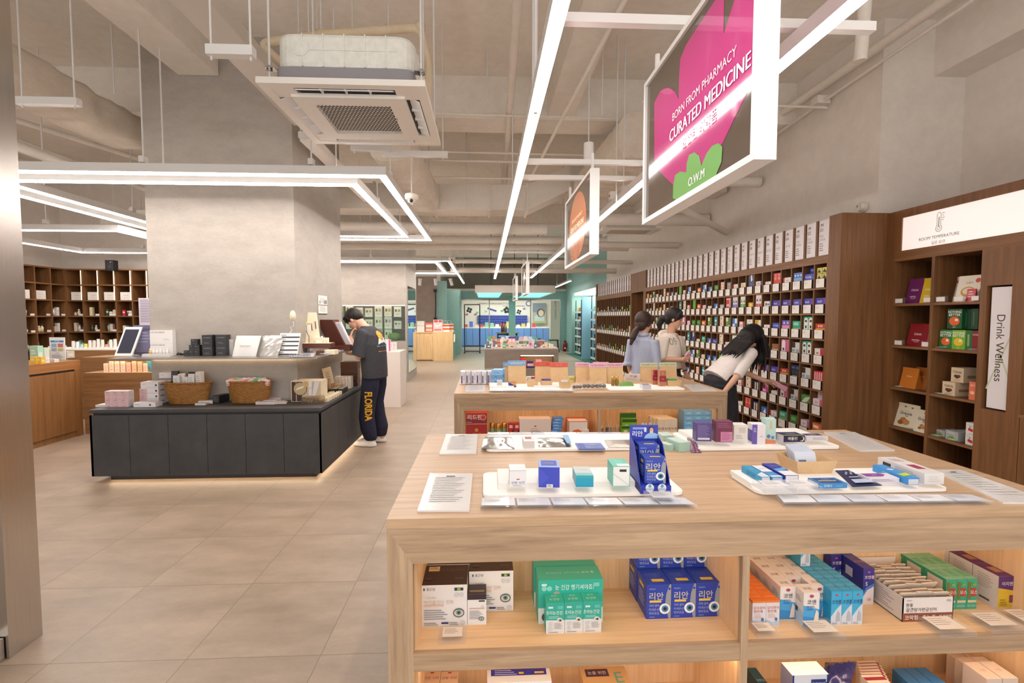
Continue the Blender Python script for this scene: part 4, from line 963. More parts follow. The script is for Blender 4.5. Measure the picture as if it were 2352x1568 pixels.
zl=.08
def low(px0,px1,pyback,d,c,art,label,y=1.52,h=.27,**f):
 """box whose top rear edge is surveyed"""
 yb2_=y+d
 a=at_y((px0+px1)/2,pyback,yb2_);hh=a.z-zl;w=(px1-px0)*kpx(a)
 return put(carton(w,d,hh,c,art,**f),'remedy_carton',(a.x,y+d/2,zl),0,label,'box')
low(974,1013,1542,.06,'eac4a0',{'top':[('t',.5,.5,.01,'안방 시안','7a4a70',.004),('e',.5,.9,.12,.05,'b03040')]},'left one of two beige cartons in the lower bay',y=1.6)
low(1014,1053,1542,.06,'eac4a0',{'top':[('t',.5,.5,.01,'안방 시안','7a4a70',.004),('e',.5,.9,.12,.05,'b03040')]},'right one of two beige cartons in the lower bay',y=1.6)
low(1119,1262,1536,.06,'e8ecf0',{'top':[('r',.06,.5,.94,1,'3a3aa8'),('l',.12,.9,.35,3,'b8c0ec',.15),('r',.5,.6,.58,.75,'e8c04a'),('r',.75,.6,.9,.75,'e8c04a')],'front':[('r',0,.0,1,.96,'b8d0ea'),('t',.2,.93,.008,'daewon','c04878'),('t',.3,.93,.006,'대원제약','7a8aa8')]},'wide white and blue carton in the lower bay',y=1.56)
low(1330,1434,1531,.1,'c49a6a',{'front':[('t',.2,.9,.02,'벤포','3a8a90',.008),('t',.85,.9,.05,'E','7aa8a0')],'top':[('r',.1,.55,.6,.9,'4a3040'),('t',.35,.72,.012,'눈을 위한','e0d0d0'),('t',.8,.5,.05,'E','5a9a8a')]},'tan carton with a large letter E in the lower bay',y=1.52)
low(1715,1736,1533,.12,'2a5a68',{'top':[('t',.5,.5,.01,'OMEGA','b8d0d0')]},'dark teal carton beside the divider in the lower bay',y=1.52)
nv=low(1793,1876,1519,.06,'e2e4ee',{'front':[('t',.55,.6,.01,'콧물/코막힘/재채기','2a3a7a',.004),('r',0,0,.05,1,'2a3a7a'),('r',.95,0,1,1,'2a3a7a'),('r',.52,.82,.92,.94,'2a3a7a'),('t',.72,.88,.009,'코감기약','f0f2fa',.006),('e',.2,.85,.08,.06,'b8c0dc'),('e',.2,.72,.1,.08,'b8c0dc'),('t',.7,.7,.008,'판콜노즈에','4a5a8a')],'left':[('r',0,0,1,1,'8a8aa8')]},'white and navy cold-medicine display carton in the lower bay',y=1.46)
pouch([(1885,1590),(1950,1590),(1968,1520),(1895,1522)],.3,.02,col('2a2f6a',.2),'navy_pouch','shiny navy pouches leaning beside the cold-medicine carton','pouch',None,.01,12)
for i in range(6):
 yq=1.5+i*.04
 a=at_y(1988+i*5-30,1560-i*7,yq)
 put(carton(.075,.036,a.z-zl,'e8d4c4',{'top':[('r',0,.3,1,.7,'9a3040')]}),'remedy_carton',(at_y(2010-i*3,1560,yq).x,yq,zl),0,f'red and white carton in a lower row, {ORD[i]} from the front','box','red and white cartons')
for j in range(4):
 for i in range(3):
  yq=1.5+j*.06
  a=at_y(2080,1566-j*11,yq+.03)
  put(carton(.043,.057,a.z-zl,'3a80c0',{'top':[('t',.5,.5,.009,'PARA','c8dcf0',.006)]}),'remedy_carton',(at_y(2115-j*13,1560,yq).x+i*.045,yq,zl),0,f'blue carton in the lower right bay, {C3[i]} column, {ORD[j]} row','box','blue cartons in the lower right bay')
for j in range(3):
 for i in range(2):
  yq=1.52+j*.085
  a=at_y(2230,1540-j*13,yq)
  put(carton(.055,.08,a.z-zl,'e6d0c0',{'top':[('t',.5,.5,.008,'기침','c08a80')],'front':[('r',.2,.7,.8,.85,'d09088')]}),'remedy_carton',(at_y(2255-j*22,1560,yq).x+i*.058,yq,zl),0,f'cream carton in the lower right bay, {("left", "right")[i]} column, {ORD[j]} row','box','cream cartons in the lower right bay')
  #  goods on the second oak table
def g2px(x,y):return(1000+x*.2976,800+y*.2976)
def it2(x0,x1,yt,yb2_,d,c,art,label,z=ZT,name='remedy_carton',cat='box',group=None,rz=0.0,ymin=None,**f):
 (a,t),(b,u)=g2px(x0,yt),g2px(x1,yb2_)
 return item(a,b,t,u,z,d,c,art,label,name,cat,group,rz,**f)
bw=None
for i in range(6):
 x0=192+i*40
 lb_=['leftmost','second','third','fourth','fifth','rightmost'][i]+' film bag of white sticks at the left end of the second table'
 if bw is None:
  (a,t),(b,u)=g2px(x0,165),g2px(x0+44,282)
  w,h,p=stand(a,b,t,u,ZT)
  m=MB();m.box(-w*.4,w*.4,-.04,.04,.004,h*.86,col('e6e2ea',.35));m.box(-w*.36,-w*.1,-.041,-.0405,.1*h,.6*h,col('4a3f8a'));m.box(0,w*.3,-.041,-.0405,.3*h,.7*h,col('c8c4d4'))
  m.box(-w*.47,w*.47,-.046,.046,0.001,h*.9,FILM);m.poly([(-w*.47,0,h*.9),(w*.47,0,h*.9),(w*.5,.01,h*1.08),(-w*.45,-.01,h*1.05)],FILM)
  bw=put(m,'film_bag',(p.x,p.y+.05,ZT),0,lb_,'bag','film bags of sticks')
 else:dup(bw,bw.location+Vector((i*w*.93,rnd.uniform(0,.03),0)),rnd.uniform(-.15,.15),lb_)
blu={'front':[('t',.5,.5,.03,'다먹지지','203060',.01),('t',.45,.8,.009,'건강식품','2a5a90'),('e',.4,.2,.12,.08,'3a90d0')]}
b1=it2(434,520,165,280,.05,'8cc0ee',blu,'pale blue carton in front beside the film bags',group='pale blue cartons')
dup(b1,b1 .location+Vector((.022,.055,.002)),0,'pale blue carton behind the front one beside the film bags')
slab(order([g2px(238,287),g2px(383,285),g2px(381,337),g2px(229,338)]),ZT,.005,SHEETB,'acrylic_notice','small acrylic notice at the left end of the second table','notice','acrylic notices',print_lines(9))
slab(order([g2px(1915,282),g2px(2040,280),g2px(2170,328),g2px(1985,332)]),ZT,.005,SHEETB,'acrylic_notice','acrylic notice at the right end of the second table','notice','acrylic notices',print_lines(9))
light_board(g2px(418,0)[0],g2px(1068,0)[0],g2px(0,334)[1],g2px(0,283)[1],'glowing board at the left of the second table',[(.0,.3,.3,.95,.015),(.55,.95,.3,.95,.015)])
light_board(g2px(1345,0)[0],g2px(1948,0)[0],g2px(0,330)[1],g2px(0,284)[1],'glowing board at the right of the second table')
acrylic_strip([g2px(415,340),g2px(1070,340),g2px(1066,330),g2px(418,330)],ZT,'clear acrylic strip at the front edge of the second table')
def gift_bag(x0,x1,yt,yb2_,band,text,ink,label,d=.08,tw=.9):
 (a,t),(b,u)=g2px(x0,yt),g2px(x1,yb2_)
 w,h,p=stand(a,b,t,u,ZT)
 r=empty('gift_bag',(p.x,p.y+d/2,ZT),label,'paper bag','kraft paper bags with coloured headers')
 m=MB();hb_=h*.8
 v=[(-w/2,-d/2,0),(w/2,-d/2,0),(w/2,d/2,0),(-w/2,d/2,0),(-w/2,-.004,hb_),(w/2,-.004,hb_),(w/2,.004,hb_),(-w/2,.004,hb_)]
 m.add(v,[(3,2,1,0),(0,1,5,4),(2,3,7,6),(4,5,6,7)],KRAFT)
 m.add(v+[(-w/2+.012,0,hb_*.4),(w/2-.012,0,hb_*.4)],[(3,0,8),(0,4,8),(4,7,8),(7,3,8),(1,2,9),(2,6,9),(6,5,9),(5,1,9)],KRAFT)
 m.build('bag',r)
 m=MB();m.box(-w/2-.002,w/2+.002,-.008,.008,hb_,h,col(band,.5))
 decal(m,(Vector((-w/2,-.0085,hb_)),Vector((1,0,0)),Vector((0,0,1)),w,h-hb_),[('t',.5,.5,(h-hb_)*.42,text,ink,.015,'C',tw*.8),('e',.08,.55,.03,.03,ink),('e',.92,.55,.03,.03,ink)])
 m.build('header',r)
 return r
gift_bag(563,700,97,280,'7ab4ee','LIVER-BOOST','f4ecc0','kraft gift bag with blue liver boost header')
gift_bag(525,590,112,262,'7ab4ee','LIVER','f4ecc0','kraft gift bag with blue header half hidden behind another')
gift_bag(772,890,107,262,'e05a48','RELIEF','e88070','left kraft gift bag with red header')
gift_bag(890,1026,112,278,'ec6250','RELIEF','f09080','right kraft gift bag with red header')
gift_bag(1086,1192,112,262,'f2c8de','AFTER DRINK','d83a80','leftmost kraft gift bag with pink header')
gift_bag(1193,1325,118,270,'f2c8de','AFTER DRINK','d83a80','middle kraft gift bag with pink header')
gift_bag(1327,1455,115,265,'f2c8de','AFTER DRINK','d83a80','rightmost kraft gift bag with pink header')
gift_bag(1222,1342,108,252,'f0bcd6','DRINK','d83a80','kraft gift bag with pink header behind the others')
gift_bag(1592,1720,114,255,'e4e8c0','K-DIGEST DUO','4a8a48','left kraft gift bag with pale green header')
gift_bag(1738,1870,112,255,'e4e8c0','K-DIGEST DUO','4a8a48','right kraft gift bag with pale green header')
zq=ZT+.014
it2(475,516,247,298,.03,'d8d8dc',{'front':[('t',.5,.6,.008,'ON',BV)]},'small white pack on the left glowing board',z=zq)
it2(566,622,262,300,.04,'2f3a9a',{'front':[('p',[(0,1),(1,.2),(1,1)],'f0a030')]},'small navy and orange carton on the left glowing board',z=zq,rz=.2)
it2(706,766,218,244,.04,'f0f0ee',{'front':[('r',.55,.3,1,1,'d84858'),('r',0,0,.6,.4,'8ad0c8')]},'small white and red pack behind the kraft trays')
it2(1032,1076,216,256,.04,'e4e08a',{'front':[('r',.1,.4,.9,.6,'a8b050')]},'small yellow pack behind the third kraft tray')
def tray2(x0,x1,yt,yb2_,label,cont,seed):
 (a,t),(b,u)=g2px(x0,yt),g2px(x1,yb2_)
 w,h,p=stand(a,b,t,u,zq)
 put(kraft_tray(w,.09,h),'paper_tray',(p.x,p.y+.05,zq),0,label,'tray','small kraft trays')
 r=random.Random(seed)
 for i,(c,nm)in enumerate(cont):
  o=MB().box(-w*.3,w*.3,-.002,.002,0,h*1.1,col(c,.3)).box(-w*.2,w*.1,-.0025,-.002,h*.5,h*.8,col('8a86b0')).build('sachet',loc=(p.x+r.uniform(-.01,.01),p.y+.03+i*.013,zq+.006));o.rotation_euler.x=-.25
  tag(o,nm,'sachet','sachets in small kraft trays')
tray2(708,797,250,298,'first small kraft tray, on the left glowing board',[('d8c8b0','beige sachet in the first small kraft tray')],1)
tray2(816,906,250,298,'second small kraft tray, holding purple sachets',[('4a3f9a','front purple sachet in the second kraft tray'),('5a4aa8','middle purple sachet in the second kraft tray'),('43388c','rear purple sachet in the second kraft tray')],2)
tray2(962,1050,258,312,'third small kraft tray, holding white packets',[('e6e4ea','front white packet in the third kraft tray'),('dcdce4','rear white packet in the third kraft tray')],3)
tray2(1792,1905,248,293,'kraft tray of green packs at the right of the second table',[('5aa83a','front green pack in the right-hand kraft tray'),('6ab84a','middle green pack in the right-hand kraft tray'),('d8dcd4','silver packet in the right-hand kraft tray'),('4a9830','rear green pack in the right-hand kraft tray')],4)
def blob_bag(x0,x1,yt,yb2_,label,c,seed,n=3,z=ZT,d=.09):
 (a,t),(b,u)=g2px(x0,yt),g2px(x1,yb2_)
 w,h,p=stand(a,b,t,u,z);r=random.Random(seed)
 e=empty('clear_bag',(p.x,p.y+d/2,z),label,'bag','knotted clear film bags')
 m=MB()
 for i in range(n):m.ball((-w*.3+.6*w*i/max(n-1,1),r.uniform(-.01,.01),h*.3),min(w/n*.55,h*.32),col(c,.3),10,(1,1,.9))
 m.build('contents',e)
 vs=[];N=14;L=6
 for j in range(L+1):
  tt=j/L;rr=[.5,.52,.48,.4,.22,.1,.24][j]
  for k in range(N):
   an=2*PI*k/N;q=1+r.uniform(-.12,.12)
   vs.append((w*rr*math.cos(an)*q,d*.5*rr*2*math.sin(an)*q,h*tt+r.uniform(-.004,.004)))
 m=MB();m.add(vs,[(j*N+k,j*N+(k+1)%N,(j+1)*N+(k+1)%N,(j+1)*N+k)for j in range(L)for k in range(N)],FILM);m.build('film',e)
blob_bag(1062,1145,248,325,'clear bag of dark capsules at the front edge of the second table','2a2a32',1)
blob_bag(1140,1240,235,322,'clear bag of dark capsules, second from the left','3a2a2a',2)
blob_bag(1235,1330,240,318,'clear bag of dark capsules beside the gold bottles','4a4038',3)
def bottle(x0,x1,yt,yb2_,label):
 (a,t),(b,u)=g2px(x0,yt),g2px(x1,yb2_);w,h,p=stand(a,b,t,u,zq)
 r=empty('gold_bottle',(p.x,p.y+.02,zq),label,'bottle','small gold bottles')
 MB().lathe([(0,0),(w*.42,0),(w*.45,h*.05),(w*.45,h*.6),(w*.3,h*.68)],col('8a6a20',.25),14).build('body',r)
 MB().lathe([(w*.3,h*.66),(w*.36,h*.68),(w*.36,h),(0,h)],col((210,170,80),.3,.8),14).build('cap',r)
bottle(1360,1390,216,290,'left small bottle with gold cap');bottle(1390,1420,216,290,'right small bottle with gold cap')
pouch([g2px(1415,292),g2px(1535,290),g2px(1520,262),g2px(1420,264)],zq,.012,col('6aa840',.35),'green_pouch','flat green pouch lying right of the gold bottles','pouch',None,.006,9)
it2(1600,1666,282,316,.08,'e6e4ec',{'top':[('r',.1,.1,.9,.8,'5a6098'),('l',.2,.6,.6,2,'c8cce0',.15)]},'white carton with slate top at the front right of the second table',z=zq)
it2(1462,1586,198,250,.02,'ece4dc',{'front':[('r',.3,.6,.5,.85,'b8b0c8'),('r',.55,.5,.75,.8,'a8a4c0'),('l',.1,.4,.7,3,'c8b8a8',.12)]},'pale printed card standing between pink and green gift bags')
for i,(x0,x1,l)in enumerate(((1676,1722,'left red ribboned gift carton with window'),(1728,1780,'right red ribboned gift carton with window'))):
 it2(x0,x1,165+i*6,280+i*12,.045,'c89070',{'front':[('r',0,.28,1,.66,'9a2038'),('t',.5,.46,.008,'선물','e8c0b0'),('r',.1,.66,.9,.98,'b86a50' if i else 'a83a40'),('e',.5,.82,.25,.25,'a02030' if i==0 else 'c88a60'),('r',.1,.04,.9,.26,'c87a58')]},l,z=zq)
z_=SH;y2=G2[2]
def bay(x0,x1,yt,d,c,art,label,z=z_,y=None,group=None,name='remedy_carton',h=None,**f):
 """front face in the plane just inside the bay; foot hidden"""
 y=y or y2+.03
 a=at_y(*g2px((x0+x1)/2,yt),y);w=(x1-x0)*.2976*kpx(a);hh=h or a.z-z
 return put(carton(w,d,hh,c,art,**f),name,(a.x,y+d/2,z),0,label,'box',group),w,hh,a
RDA={'front':[('r',0,0,1,.5,'8e2430'),('t',.42,.58,.032,'리드판','f2e4d8',.012),('e',.8,.55,.13,.13,'e0a898'),('e',.8,.55,.1,.1,'c83a34'),('r',.0,.96,1,1,'d8a860'),('r',0,0,.02,1,'d8a860'),('r',.98,0,1,1,'d8a860'),('l',.06,.12,.3,1,'e0b8a8',.1)]}
a=at_y(*g2px(318,575),y2+.03);h1=a.z-z_
o,w,hh,aa=bay(232,403,580,.12,'b02a30',{'front':[('t',.5,.3,.04,'리드판','f0d8b8',.012),('e',.5,.7,.08,.08,'c8963a'),('r',0,.97,1,1,'d8a860'),('r',0,0,.02,1,'d8a860'),('r',.98,0,1,1,'d8a860'),('t',.5,.52,.014,'고급 선물','e0b070')]},'large crimson carton at the left end of the lower bay')
zc_=z_+hh+.001
bay(232,403,495,.12,'c83030',RDA,'crimson carton with a heart, stacked on the large crimson one',z=zc_)
bay(232,403,478,.11,'5a2018',None,'dark red carton at the back of the crimson stack',y=y2+.17)
cn=None
for i,(x0,yb_)in enumerate(((420,578),(466,582),(512,578))):
 a=at_y(*g2px(x0+22,yb_),y2+.06);w=42*.2976*kpx(a);h=a.z-z_;lb_=C3[i]+' one of three gold-lidded cans in the lower bay'
 if cn is None:
  r=empty('supplement_can',(a.x,y2+.06+.03*(i!=1),z_),lb_,'can','gold-lidded cans')
  MB().lathe([(0,0),(w/2,0),(w/2,h*.75)],mottled('can_print',(90,150,160),(170,170,70),18,.3),16).build('body',r)
  MB().lathe([(w*.5,h*.74),(w*.5,h*.97),(w*.44,h),(0,h)],col((214,150,70),.3,.7),16).build('lid',r)
  cn=r
 else:dup(cn,(a.x,y2+.06+(.03 if i!=1 else 0),z_),0,lb_)
for i,x0 in enumerate((562,608)):
 bay(x0,x0+42,578,.06,'c02a2e',{'front':[('p',[(0,.2),(1,.55),(1,.75),(0,.4)],'2a2020'),('r',.2,.78,.8,.92,'e8c0b0')]},('left','right')[i]+' one of two slim red and black cartons in the bay')
bay(649,893,545,.12,'f0dcd0',{'front':[('e',.5,.72,.04,.02,'b84850'),('t',.5,.5,.018,'사랑받는','5a4040',.004),('l',.35,.62,.3,1,'b8a090',.05)]},'wide cream gift carton in the middle of the left bay')
a=at_y(*g2px(934,533),y2+.05);n=9;hh=(a.z-z_)/n
for i in range(n):
 w=74*.2976*kpx(a)
 put(carton(w,.07,hh*.97,'4a88d0',{'front':[('r',.0,.1,.9,.5,'7ab0e8'),('t',.4,.5,hh*.4,'COOL','eaf2fa',.01)]}),'remedy_carton',(a.x+rnd.uniform(-.006,.006)+(.01 if i>4 else-.004),y2+.07,z_+i*hh),rnd.uniform(-.1,.1),'small blue carton in a leaning pile, number %s from the top'%['one','two','three','four','five','six','seven','eight','nine'][n-1-i],'box','pile of small blue cartons')
lv={'front':[('p',[(.1,.42),(.25,.6),(.5,.64),(.68,.56),(.66,.46),(.5,.4),(.35,.28),(.2,.3)],'e86a34'),('t',.8,.6,.01,'간엔솔','d08070'),('r',0,.97,1,1,'e06040'),('r',0,0,.03,1,'e88a68')]}
bay(1030,1174,560,.1,'f4e4d8',lv,'white and orange carton with a liver picture, in front')
bay(1016,1166,545,.08,'e05038',None,'orange-red carton behind the liver picture carton',y=y2+.15)
bay(1132,1186,628,.03,'f0ded2',{'front':[('l',.2,.8,.6,3,'d0a090',.15)]},'small cream pack in front of the liver picture carton',y=y2+.012)
for i,(x0,x1,yt,c)in enumerate(((1238,1302,572,'6a3a1a'),(1305,1365,562,'3a2414'),(1365,1425,560,'b07a40'),(1576,1640,545,'9aa4c8'),(1632,1702,540,'8c94b4'))):
 a=at_y(*g2px(x0,yt),y2+.07)
 blob_bag(x0,x1,0,10,['clear bag of brown bottles, leftmost in the right bay','clear bag of black bottles in the right bay','clear bag of amber bottles in the right bay','clear bag of blue packets in the right bay','clear bag of grey packets in the right bay'][i],c,20+i)if False else None
 w=(x1-x0)*.2976*kpx(a);h=a.z-z_
 e=empty('clear_bag',(at_y(*g2px((x0+x1)/2,yt),y2+.08).x,y2+.08,z_),['clear bag of brown bottles, leftmost in the right bay','clear bag of black bottles in the right bay','clear bag of amber bottles in the right bay','clear bag of blue packets in the right bay','clear bag of grey packets in the right bay'][i],'bag','knotted clear film bags')
 m=MB()
 for q in range(3):m.cyl((-w*.25+q*w*.25,(q%2)*.02-.01),w*.12,0.002,h*.7,col(c,.25),10).cyl((-w*.25+q*w*.25,(q%2)*.02-.01),w*.07,h*.7,h*.82,col('d8b070' if i<3 else 'e4e4ea',.3),10)
 m.build('contents',e)
 r=random.Random(i);N=12;vs=[]
 for j in range(7):
  rr=[.5,.52,.5,.46,.3,.14,.34][j]
  for k in range(N):an=2*PI*k/N;q=1+r.uniform(-.12,.12);vs.append((w*rr*math.cos(an)*q,.05*rr*2*math.sin(an)*q,h*j/6))
 m=MB();m.add(vs,[(j*N+k,j*N+(k+1)%N,(j+1)*N+(k+1)%N,(j+1)*N+k)for j in range(6)for k in range(N)],FILM);m.build('film',e)
for i,(x0,x1,yt,yy,c)in enumerate(((1430,1550,500,.13,'4a8a20'),(1442,1555,545,.07,'86b830'),(1436,1546,600,.03,'7ab028'))):
 bay(x0,x1,yt,.03,c,{'front':[('r',.0,.86,1,1,'2a5a18'),('r',.1,.3,.9,.6,'d8d850'),('t',.5,.45,.014,'녹차','205010',.01),('e',.3,.7,.14,.1,'e8ecd0')]},['rear','middle','front'][i]+' shiny green pouch in the right bay',y=y2+yy,name='green_pouch')
for j in range(3):
 for i in range(3):
  a=at_y(*g2px(1722,545),y2+.04);w=50*.2976*kpx(a)
  put(carton(w,.055,a.z-z_,'f0dcc0',{'front':[('t',.5,.6,.016,'세스콜','4a3a30',.006),('l',.15,.35,.7,2,'b0a090',.1),('p',[(.6,.0),(1,.0),(1,.25)],'4a4a60')],'top':[('t',.5,.5,.01,'세스콜','8a7060')]}),'remedy_carton',(a.x+.02+i*(w+.001)-j*.012,y2+.06+j*.057,z_),0,f'cream carton beside the light blue stack, {C3[i]} column, {ORD[j]} row','box','cream cartons in the second table')
lba={'front':[('r',.0,.0,1,.1,'5a9ad0'),('t',.5,.55,.014,'cable','e8f4fc',.004)],'top':[('r',.1,.1,.9,.9,'78b4e0')]}
a=at_y(*g2px(1918,478),y2+.1);w=73*.2976*kpx(a);hh=(a.z-z_)/6;f_=None
for k in range(6):
 for i in range(3):
  p=Vector((a.x+w/2+i*(w+.001),y2+.15,z_+k*hh));lb_=f'light blue carton in the tall stack, {C3[i]} column, {["lowest", "second", "third", "fourth", "fifth", "topmost"][k]} layer'
  if f_ is None:f_=put(carton(w,.12,hh*.98,'80bce8',lba),'remedy_carton',p,0,lb_,'box','light blue stacked cartons')
  else:dup(f_,p,0,lb_)
for i in range(3):
 dup(f_,(a.x+w*.6+i*w*1.0,y2+.045,z_),0,f'light blue carton lying in front of the tall stack, {C3[i]} one')
ALB=1.0
#  medicine wall (right)
MX,MB_X=3.2,3.62
YA0,YA1,NA=4.33,9.36,29
PA=(YA1-YA0)/NA
YC0,YC1,NC=10.36,13.49,17
PC=(YC1-YC0)/NC
RT0,RP=2.028,0.245
ms=empty('medicine_shelf',(MX,4.164,0),'long walnut cubby shelf of boxed medicines along the right wall','shelf')
def mpart(nm,x0,x1,y0,y1,z0,z1,m,**k):
 return MB().box(x0-MX,x1-MX,y0-4.164,y1-4.164,z0,z1,m,**k).build(nm,ms)
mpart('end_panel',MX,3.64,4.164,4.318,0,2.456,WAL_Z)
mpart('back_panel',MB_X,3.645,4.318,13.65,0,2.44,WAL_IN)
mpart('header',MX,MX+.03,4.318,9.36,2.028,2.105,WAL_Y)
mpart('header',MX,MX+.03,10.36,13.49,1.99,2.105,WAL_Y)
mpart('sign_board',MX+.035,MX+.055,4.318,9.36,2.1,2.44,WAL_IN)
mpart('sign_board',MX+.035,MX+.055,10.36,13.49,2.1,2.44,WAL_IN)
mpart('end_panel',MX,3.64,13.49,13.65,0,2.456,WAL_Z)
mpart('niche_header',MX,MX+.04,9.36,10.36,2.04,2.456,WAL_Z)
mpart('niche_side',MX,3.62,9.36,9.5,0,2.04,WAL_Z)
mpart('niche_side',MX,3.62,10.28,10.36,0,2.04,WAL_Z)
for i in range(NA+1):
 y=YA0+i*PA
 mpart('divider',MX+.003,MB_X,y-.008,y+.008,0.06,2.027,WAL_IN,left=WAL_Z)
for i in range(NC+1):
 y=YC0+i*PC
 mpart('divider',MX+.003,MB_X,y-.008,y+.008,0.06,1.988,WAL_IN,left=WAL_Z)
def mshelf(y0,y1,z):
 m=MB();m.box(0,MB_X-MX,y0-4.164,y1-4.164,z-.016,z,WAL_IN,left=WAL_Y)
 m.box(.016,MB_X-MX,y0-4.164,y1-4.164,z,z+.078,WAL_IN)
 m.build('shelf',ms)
for r in range(8):mshelf(YA0,YA1,RT0-RP*(r+1)+.016)
CZ=(1.56,1.09,.63,.17)
for z in CZ:mshelf(YC0,YC1,z)
HAN=['해열|진통제','소염|진통제','소염|진통제','생리통','근육통','알레르기','종합감기','한방감기','코감기','목감기','진해|거담제','소화제','제산제','변비|설사','구충제','치질약','무좀','상처','연고','파스','습진','여드름','입병','잇몸','안약','멀미','금연','비타민','철분']
UY,UZ=Vector((0,-1,0)),Vector((0,0,1))
for k in range(NA+NC):
 if k<NA:yc=YA0+(k+.5)*PA;w=PA-.034
 else:yc=YC0+(k-NA+.5)*PC;w=PC-.034
 m=MB();m.box(-.006,0,-w/2,w/2,0,.335,col('e9e4e8',.35))
 N=k+1;x=-.0065
 o=Vector((x,w/2,0))
 m.text('M',.032,(x,w*.22,.29),UY,UZ,BLACK,'C',.022)
 m.text('%02d'%N,.034,(x,w*.25,.245),UY,UZ,BLACK,'C',.005)
 if k<NA:
  for j,t in enumerate(HAN[k%len(HAN)].split('|')):
   m.text(t,.02,(x,w*.42,.185-j*.034-(.018 if '|' not in HAN[k%len(HAN)]else 0)),UY,UZ,GREYINK,'L',0,w*.85)
 for j in range(4):
  zz=.11-j*.021
  m.poly([(x,w*.42,zz),(x,w*(.1-.06*(j%2)),zz),(x,w*(.1-.06*(j%2)),zz+.008),(x,w*.42,zz+.008)],GREYINK)
 tag(m.build('category_sign',loc=(MX+.032,yc,2.107)),f'white sign M {N:02d} above the medicine shelf','sign','numbered category signs')
 yf=yc+(PA if k<NA else PC)/2
 MB().box(.016,.05,-.014,.014,0,.345,WAL_IN,left=WAL_Z).build('sign_fin',ms,(0,yf-4.164,2.1))
ROW=['topmost','second','third','fourth','fifth','sixth','seventh']
def where(r,n):return f'{ROW[r]} cubby'+(' down' if r else '')+f' under sign M {n:02d}'
pcm={}
def price_card(y,z,w,label):
 kx=round(w,3)
 if kx not in pcm:
  m=MB();m.box(-.012,0,-w/2,w/2,0,.09,col('241f1e',.4))
  m.box(-.0125,-.012,-w/2+.005,w/2-.003,.004,.087,col('f1ebe4',.4))
  for j in range(3):m.box(-.013,-.0125,w*(.3-.1*(j%2))-.02,w*.36,.07-j*.012,.0725-j*.012,GREYINK)
  pcm[kx]=tag(m.build('price_card',loc=(MX+.0135,y,z)),label,'price card','price cards on the medicine shelf')
 else:dup(pcm[kx],(MX+.0135,y,z),0,label)
def med(w,h,d,c,art,**f):return carton(w,d,h,c,art,**f)
def st2(c1,c2):return{'front':[('r',0,0,1,.42,c2),('r',.12,.58,.7,.8,'f0eee8'),('l',.12,.3,.5,2,'d8d4d0',.12)],'left':[('r',0,.1,1,.5,c2)]}
def txt(t,ink,c2):return{'front':[('t',.45,.6,.018,t,ink,.01),('r',.0,.0,1,.22,c2)],'top':[('r',.2,.3,.8,.7,c2)]}
def pics(c2):return{'front':[('r',.08,.1,.46,.9,c2),('r',.54,.1,.92,.9,c2),('e',.27,.65,.1,.1,'f2f0ea'),('e',.73,.65,.1,.1,'f2f0ea'),('r',.2,.2,.34,.38,'2a2a2a'),('r',.66,.2,.8,.38,'2a2a2a')]}
